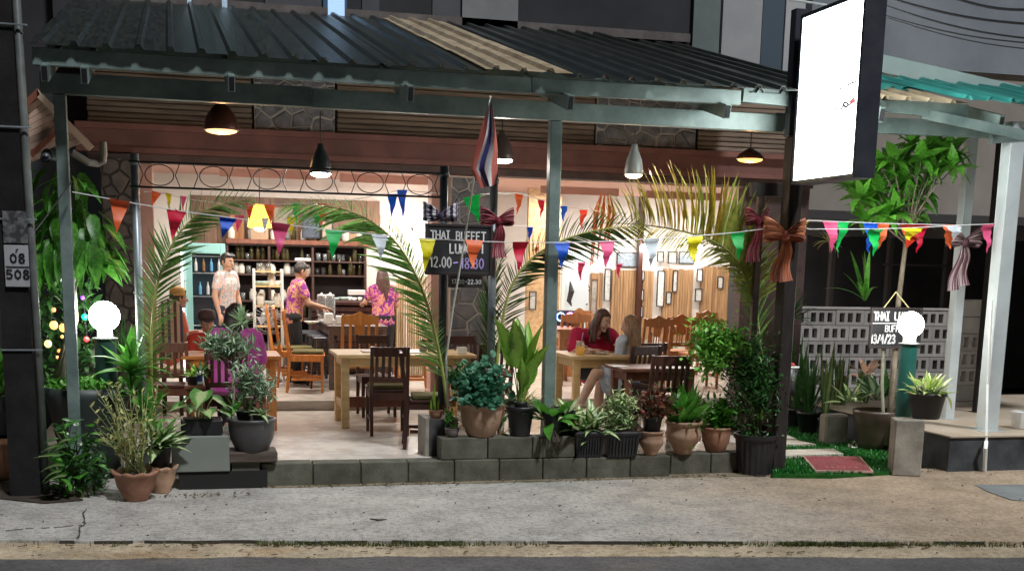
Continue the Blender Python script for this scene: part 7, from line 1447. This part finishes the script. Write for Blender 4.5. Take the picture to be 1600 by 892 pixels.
p = plant('boxwood_shrub', s2, 'compact shrub of small lime edged leaves in the second black trough'); bushy(p, P(966,643,10.1), (.19,.14,.2), 950, s_cv, .052, base=s2, seed=41, lumps=10)
# terracotta urn small with inner dark pot
t, u1, _ = pot(1016, 718, 10.1, 41, 38, 'urn', m_terra2, 'small ringed terracotta urn between the black trough and the large terracotta pot', z=.192); t, u2, _ = pot(1018, 683, 10.1, 34, 28, 'taper', m_black, 'black pot sitting in the small terracotta urn', z=u1.z)
p = plant('dusky_shrub', u2, 'dusky shrub with reddish leaves above the small terracotta urn'); bushy(p, P(1017,643,10.1), (.18,.13,.2), 750, s_red, .07, base=u2, seed=43, lumps=9)
t, u3, _ = pot(1066, 716, 10.18, 60, 50, 'urn', m_terra2, 'large pale terracotta urn, biggest of the kerb pots at the right', z=.192); p = plant('birds_nest_fern', u3, 'vase shaped plant of broad glossy green leaves in the large terracotta urn'); rosette(p, u3, 32, .38, LM('leaf', G1, W=.3, shape='lance', wave=.015), (8,72), .04); rosette(p, u3, 12, .3, L_lance2, (40,90), .04)
t, u4, _ = pot(1117, 714, 10.25, 47, 38, 'round', m_terra, 'brown terracotta pot beside the large ribbed black pot', z=.192); p = plant('small_shrub', u4, 'loose shrub of pointed dark green leaves in the brown terracotta pot'); bushy(p, P(1122,650,10.25), (.17,.13,.18), 330, leaf_me('leaflet', G1, W=.35, n=4, droop=.3), .1, base=u4, seed=47, lumps=8)
t, u5, r5 = pot(1178, 738, 10.1, 68, 62, 'ribbed', m_black, 'large ribbed black pot at the foot of the entrance column', z=0.0, n=40)
p = plant('leafy_shrub', u5, 'tall airy shrub of small leaves, bright at its left, beside the dark entrance column'); rr = random.Random(51)
for i in range(9): tip = P(rr.uniform(1095,1212), rr.uniform(520,620), 10.2+rr.uniform(-.2,.2)); MB().tube([u5 + V((rr.uniform(-.06,.06),0,0)), u5.lerp(tip,.5)+V((.03,0,.08)), tip], [.009,.006,.003], 6).build('stem', mat('brown_twig', (0,0,0)), p, True)
bushy(p, P(1122,548,10.2), (.27,.2,.25), 2000, s_lime, .065, base=u5 + V((0,0,.35)), seed=52, lumps=14); bushy(p, P(1175,600,10.2), (.26,.2,.42), 3000, leaf_me('leaflet', G2, W=.36, n=3, droop=.3), .06, base=u5, seed=53, lumps=18); rosette(p, P(1190,655,10.05), 8, .09, L_lance3, (10,90), .01)
# ---- right garden
def sword_cluster(px, py, Y, n, L, wpx, label, potlabel, pw, ph, m=L_sword, potm=None, name='snake_plant', lean=(2,16)):
    t, s, r = pot(px, py, Y, pw, ph, 'taper', potm or m_black, potlabel, z=.03); p = plant(name, s, label); rosette(p, s, n, L, m, lean, wpx/2/ppm(px,py,Y)*.5, lv=.3); return p
sword_cluster(1263, 664, 12.4, 26, .75, 44, 'dark grassy plant of thin arching leaves beside the sanitiser stand', 'black pot of thin grassy leaves beside the sanitiser stand', 38, 34, L_grass, name='grass_plant', lean=(2,32))
sword_cluster(1287, 668, 11.9, 8, .8, 16, 'tall snake plant with upright yellow edged blades in a slim pot', 'slim dark pot under the tall snake plant', 20, 34)
sword_cluster(1308, 640, 12.5, 22, .62, 40, 'wide clump of snake plant blades before the breeze block wall', 'grey blue pot of the wide snake plant clump', 30, 30, potm=mat('grey_blue_pot', (0.12,0.14,0.16), .5)); sword_cluster(1342, 645, 12.7, 12, .55, 30, 'snake plant clump just left of the leafy bowl', 'black pot of the snake plant clump left of the bowl', 30, 30)
sword_cluster(1245, 650, 12.9, 18, .8, 40, 'dim clump of thin blades in the corner behind the entrance column', 'black pot in the dim corner behind the entrance column', 34, 30, L_grass, name='grass_plant', lean=(2,25))
bY = 11.2; c = P(1367,708,bY); s_ = ppm(1367,700,bY); zt3 = P(1367,640,bY).z; r = 36/s_; t = thing('bowl_planter', (c.x,bY,0), 'wide dark brown glazed bowl planter beside the teal lamp post', 'plant pot')
MB().lathe([(r*.62,0),(r*.72,zt3*.25),(r*.95,zt3*.75),(r*1.05,zt3*.93),(r*1.05,zt3),(r*.95,zt3),(r*.9,zt3*.9)], (c.x,bY,0), 32).build('bowl', mat('brown_glaze', (0.05,0.035,0.025), .4, 0, (0.10,0.07,0.05), 4, 6), t, True); MB().lathe([(r*.9,0),(.0001,.01)], (c.x,bY,zt3*.92), 20).build('soil', m_soil, t)
p = plant('mixed_leafy_plant', (c.x,bY,zt3*.92), 'mixed pink, silver and green leaves growing in the wide brown bowl'); rosette(p, P(1328,628,bY), 14, .2, L_varie, (10,100), .05, stem=.08); rosette(p, P(1370,625,bY), 14, .26, L_silv, (20,80), .08, stem=.1); rosette(p, P(1352,590,bY), 9, .2, LM('leaf', GPd, W=.4, shape='ovate'), (10,90), .03, stem=.07); rosette(p, P(1385,620,bY), 10, .3, L_lance2, (20,75), .03)
t = thing('stone_block', G(1320,672,0), 'pale upright stone block left of the brown bowl planter', 'stone'); MB().bbox(P(1292,640,11.6).x, P(1328,640,11.6).x, 11.6, 11.75, 0, P(1300,648,11.6).z, .02).build('block', m_conc, t)
# small tree with the lunch sign
p = thing('small_tree', G(1395,700,0), 'small tree with whorls of bright glossy leaves above the lunch blackboard', 'tree'); YT = 11.0; rr = random.Random(61)
tr = [P(1390,655,YT), P(1398,560,YT), P(1404,470,YT), P(1414,390,YT), P(1420,350,YT)]; tr[0].z = .1; MB().tube(tr, [.035,.03,.026,.022,.018], 10).build('trunk', m_bark, p, True)
wh = [(1330,292),(1352,275),(1375,300),(1362,322),(1395,270),(1412,285),(1425,315),(1400,330),(1385,340),(1440,300),(1408,300),(1430,340),(1345,310),(1395,250),(1440,250),(1425,228),(1462,232),(1475,255),(1485,235),(1455,268),(1490,262),(1375,258),(1350,345),(1462,222),(1416,262)]
L_tree = LM('leaf', leafmat('bright_tree_leaf', (0.08,0.30,0.025), (0.17,0.46,0.06), rough=.3), W=.42, shape='lance')
for i, (x, y) in enumerate(wh):
    q = P(x, y, YT + rr.uniform(-.25,.25)); b0 = tr[3].lerp(tr[4], rr.random()); MB().tube([b0, b0.lerp(q,.5) + V((0,0,.05)), q], [.012,.008,.005], 5).build('twig', m_bark, p, True); rosette(p, q, 12, .28, L_tree, (35,130), .01, rr)
# behind pedestal: ficus stems + pedestal with pot
t = thing('pedestal', G(1430,745,0), 'pale concrete block pedestal carrying the yellow green plant', 'pedestal', ); c = G(1434,722,0); ang = R(-22); hh = P(1430,657,9.75).z; w_ = .13
b = MB(); b.bbox(-w_,w_,-w_,w_,0,hh,.01); cs, sn = math.cos(ang), math.sin(ang); cc_ = V((G(1428,745,0).x, 9.9, 0)); b.v = [(cc_.x + x*cs - y*sn, cc_.y + x*sn + y*cs, z) for x, y, z in b.v]; b.build('block', m_conc, t)
t, s5, _ = pot(1446, 655, 9.9, 58, 40, 'taper', mat('charcoal_pot', (0.03,0.03,0.032), .5), 'charcoal pot with saucer on the concrete pedestal', z=hh+.002); p = plant('aglaonema', s5, 'bushy plant of bright yellow green leaves in the charcoal pot on the pedestal'); rosette(p, s5, 44, .15, LM('leaf', leafmat('lime_cream_leaf', (0.232,0.435,0.0725), (0.406,0.58,0.145), (0.725,0.75,0.362)), W=.36, shape='lance'), (0,85), .1, stem=.09); put('leaf', leaf_me('leaf', GY, W=.45, droop=.3), p, lmat4(s5 + V((.17,-.05,.0)), (.3,-.3,-1), .2, .14))
MB().tube([P(1380,650,11.0), P(1378,600,11.0), P(1380,545,11.0)], .018, 7).build('bamboo_stake', mat('pale_stake', (0.3,0.3,0.22), .7), None, label='pale stake standing in the brown bowl beside the teal lamp post', cat='stake')
p = plant('orchid', P(1350,440,11.6), 'orchid with strap leaves hanging on the tree beside the lunch blackboard'); rosette(p, P(1352,470,11.4), 9, .5, LM('leaf', G1, W=.1, shape='strap'), (5,60), .02, az=(100,260)); rosette(p, P(1295,378,12.6), 22, .22, [leaf_me('leaf', GY, W=.1, droop=.6, shape='strap')], (20,120), .02)
p = plant('dim_palm', P(1240,500,12.8), 'dim palm fan behind the entrance column beside the breeze block wall'); rosette(p, P(1232,500,12.8), 16, .38, LM('leaf', G2, W=.12, shape='strap'), (10,100), .02, az=(-80,80))
# soil, moss and litter gathered along the foot of the kerb
b = MB(); rr = random.Random(77); pts = []
for i in range(61): x = .55 + 4.9*i/60; pts.append((x, Y0 - .05 - .07*abs(noise.noise((x*1.9, 3, 1))) - .05*max(0, noise.noise((x*.7, 9, 1)))))
b.prism([(x, y, .001) for x, y in pts] + [(5.45, Y0+.12, .001), (.55, Y0+.12, .001)], (0,0,.006)); b.build('soil_drift', ground_mat('tan_silt', (0.2,0.16,0.10), (0.3,0.25,0.17), (0.10,0.11,0.05), (.5,.45,.4), s1=3), None, kind='structure')
b = MB()
for i in range(300):
    x = rr.uniform(-.6, 7.5); y = (Y0 if x > .45 else 9.75) - abs(rr.gauss(0,.09)); a = rr.uniform(0,3); L = rr.uniform(.01,.04); b.beam((x,y,.012),(x+L*math.cos(a),y+L*math.sin(a),.014+rr.random()*.008), rr.uniform(.004,.016), .003)
b.build('fallen_leaf_bits', mat('dry_litter', (0,0,0)), None, kind='stuff', label='dry leaf bits gathered at the foot of the kerb and pots', cat='litter')
# more leaves crowding the kerb row
for px, py, Y, n, L, me, lb in ((925,640,10.2,15,.2,L_varie,'leafy filler plant rising behind the first black trough'),(1095,640,10.35,16,.24,L_lance1,'bright leafy plant between the large terracotta urn and the brown pot'),(872,640,10.3,12,.17,L_lance3,'light green leaves crowding behind the middle steel post foot'),(775,640,10.35,14,.2,L_lance1,'green leaves between the blue green bush and the sage pot')):
    p = plant('kerb_plant', P(px,690,Y), lb); rosette(p, P(px,690,Y), n, L, me, (10,80), .03, hgt=.1, stem=.12)
# ================= PALM FRONDS =================
def frond(pts, label, lf, m1, m0, n=60, tilt=.55, Yv=.0, lean=1.0, t0=.12, sides=(1,-1), lfs=(1.0,1.0), dro=.22, pw=1.0, lamp_gold=None, group='palm fronds tied to the posts'):
    """pts: the midrib as (px, py, Y); leaflets leave it in pairs and point towards the tip"""
    t = thing('palm_frond', P(*pts[0]), label, 'palm frond', group); W_ = [P(*q) for q in pts]; cl = [0]
    for a, c in zip(W_, W_[1:]): cl.append(cl[-1] + (c-a).length)
    def at(s):
        s *= cl[-1]; i = max(0, min(len(cl)-2, sum(1 for v in cl[1:-1] if v <= s))); p0 = W_[max(0,i-1)]; p1, p2 = W_[i], W_[i+1]; p3 = W_[min(len(W_)-1, i+2)]; u = (s-cl[i])/(cl[i+1]-cl[i])
        return .5*((2*p1) + (p2-p0)*u + (2*p0-5*p1+4*p2-p3)*u*u + (3*p1-p0-3*p2+p3)*u**3)
    MB().tube([at(i/26) for i in range(27)], [.013*(1-i/26)+.003 for i in range(27)], 7).build('midrib', leafmat('frond_midrib', (0.319,0.362,0.087), (0.464,0.478,0.145)), t, True)
    ms = [leaf_me('leaflet', m1, W=.074, droop=d_, shape='sword', n=6, fold=.6) for d_ in (dro*.5, dro, dro*1.5)]; mg = [leaf_me('leaflet', lamp_gold, W=.074, droop=dro, shape='sword', n=6, fold=.6)] if lamp_gold else None; rr = random.Random(len(label))
    for i in range(n):
        s = t0 + (1-t0)*i/(n-1)*.985; p = at(s); tg = (at(min(1, s+.01)) - at(max(0, s-.01))).normalized(); nv = tg.cross(V((0,1,0))).normalized()
        u_ = (s-t0)/(1-t0); L = lf*(math.sin(math.pi*min(1,u_**pw*.82+.15))**.7)*rr.uniform(.72,1.12)
        for k, sd in enumerate(sides):
            a = tilt + .35*s + rr.uniform(-.13,.13)
            if rr.random() < .05: continue
            d = (nv*sd*math.cos(a) + tg*math.sin(a)).normalized() + V((0, m0*rr.uniform(.4,1), 0)); 
            put('leaflet', rr.choice(mg if (lamp_gold and s > .45 and rr.random() < .6) else ms), t, lmat4(p, d, sd*.9+rr.uniform(-.3,.3), L*lfs[k]))
    return t
YA = 10.5
frond([(238,650,YA),(236,580,YA),(238,500,YA),(250,430,YA),(275,372,YA),(310,335,YA),(352,318,YA),(398,312,YA)], 'palm frond curving up from the left pipe post and over to the right', .34, GP, -.35, n=90, lfs=(.8,1.0), pw=1.3)
frond([(700,640,YA),(688,560,YA),(672,490,YA),(650,430,YA),(615,375,YA),(565,338,YA),(505,322,YA),(440,322,YA)], 'bright palm frond arching from the menu board post up to the left', .42, leafmat('bright_palm_leaf', (0.15,0.34,0.07), (0.30,0.50,0.14)), -.35, n=110, lfs=(1.15,.42), pw=1.6)
frond([(775,590,YA),(782,520,YA),(798,450,YA),(830,405,YA),(880,375,YA),(940,358,YA),(1010,352,YA)], 'dark palm frond rising right of the menu board and bending over to the right', .4, leafmat('dark_palm_leaf', (0.0435,0.102,0.029), (0.087,0.16,0.0435)), -.3, n=76, lfs=(.6,1.0), pw=1.5)
frond([(1182,520,YA),(1172,455,YA),(1150,405,YA),(1110,375,YA),(1050,358,YA),(985,350,YA),(930,348,YA)], 'palm frond fanning up from the entrance column towards the left, tips lit yellow', .62, GPy, -.3, n=120, tilt=.3, lfs=(.5,1.0), lamp_gold=leafmat('palm_leaf_lamplit_gold', (0.4,0.33,0.04), (0.55,0.42,0.07)))  # lamplight painted into the leaf colours, golden leaves towards the tip
frond([(1190,560,10.6),(1180,480,10.6),(1160,420,10.6),(1128,385,10.6),(1090,365,10.6)], 'shorter darker palm frond close behind the right fanning one', .42, GP, -.3, n=50, tilt=.8, lfs=(.7,1.0))
frond([(770,600,10.65),(764,520,10.65),(772,440,10.65),(790,390,10.65)], 'short upright dark palm frond beside the stone pillar', .28, leafmat('dark_palm_leaf', (0,0,0), (0,0,0)), -.2, n=34, tilt=.9)
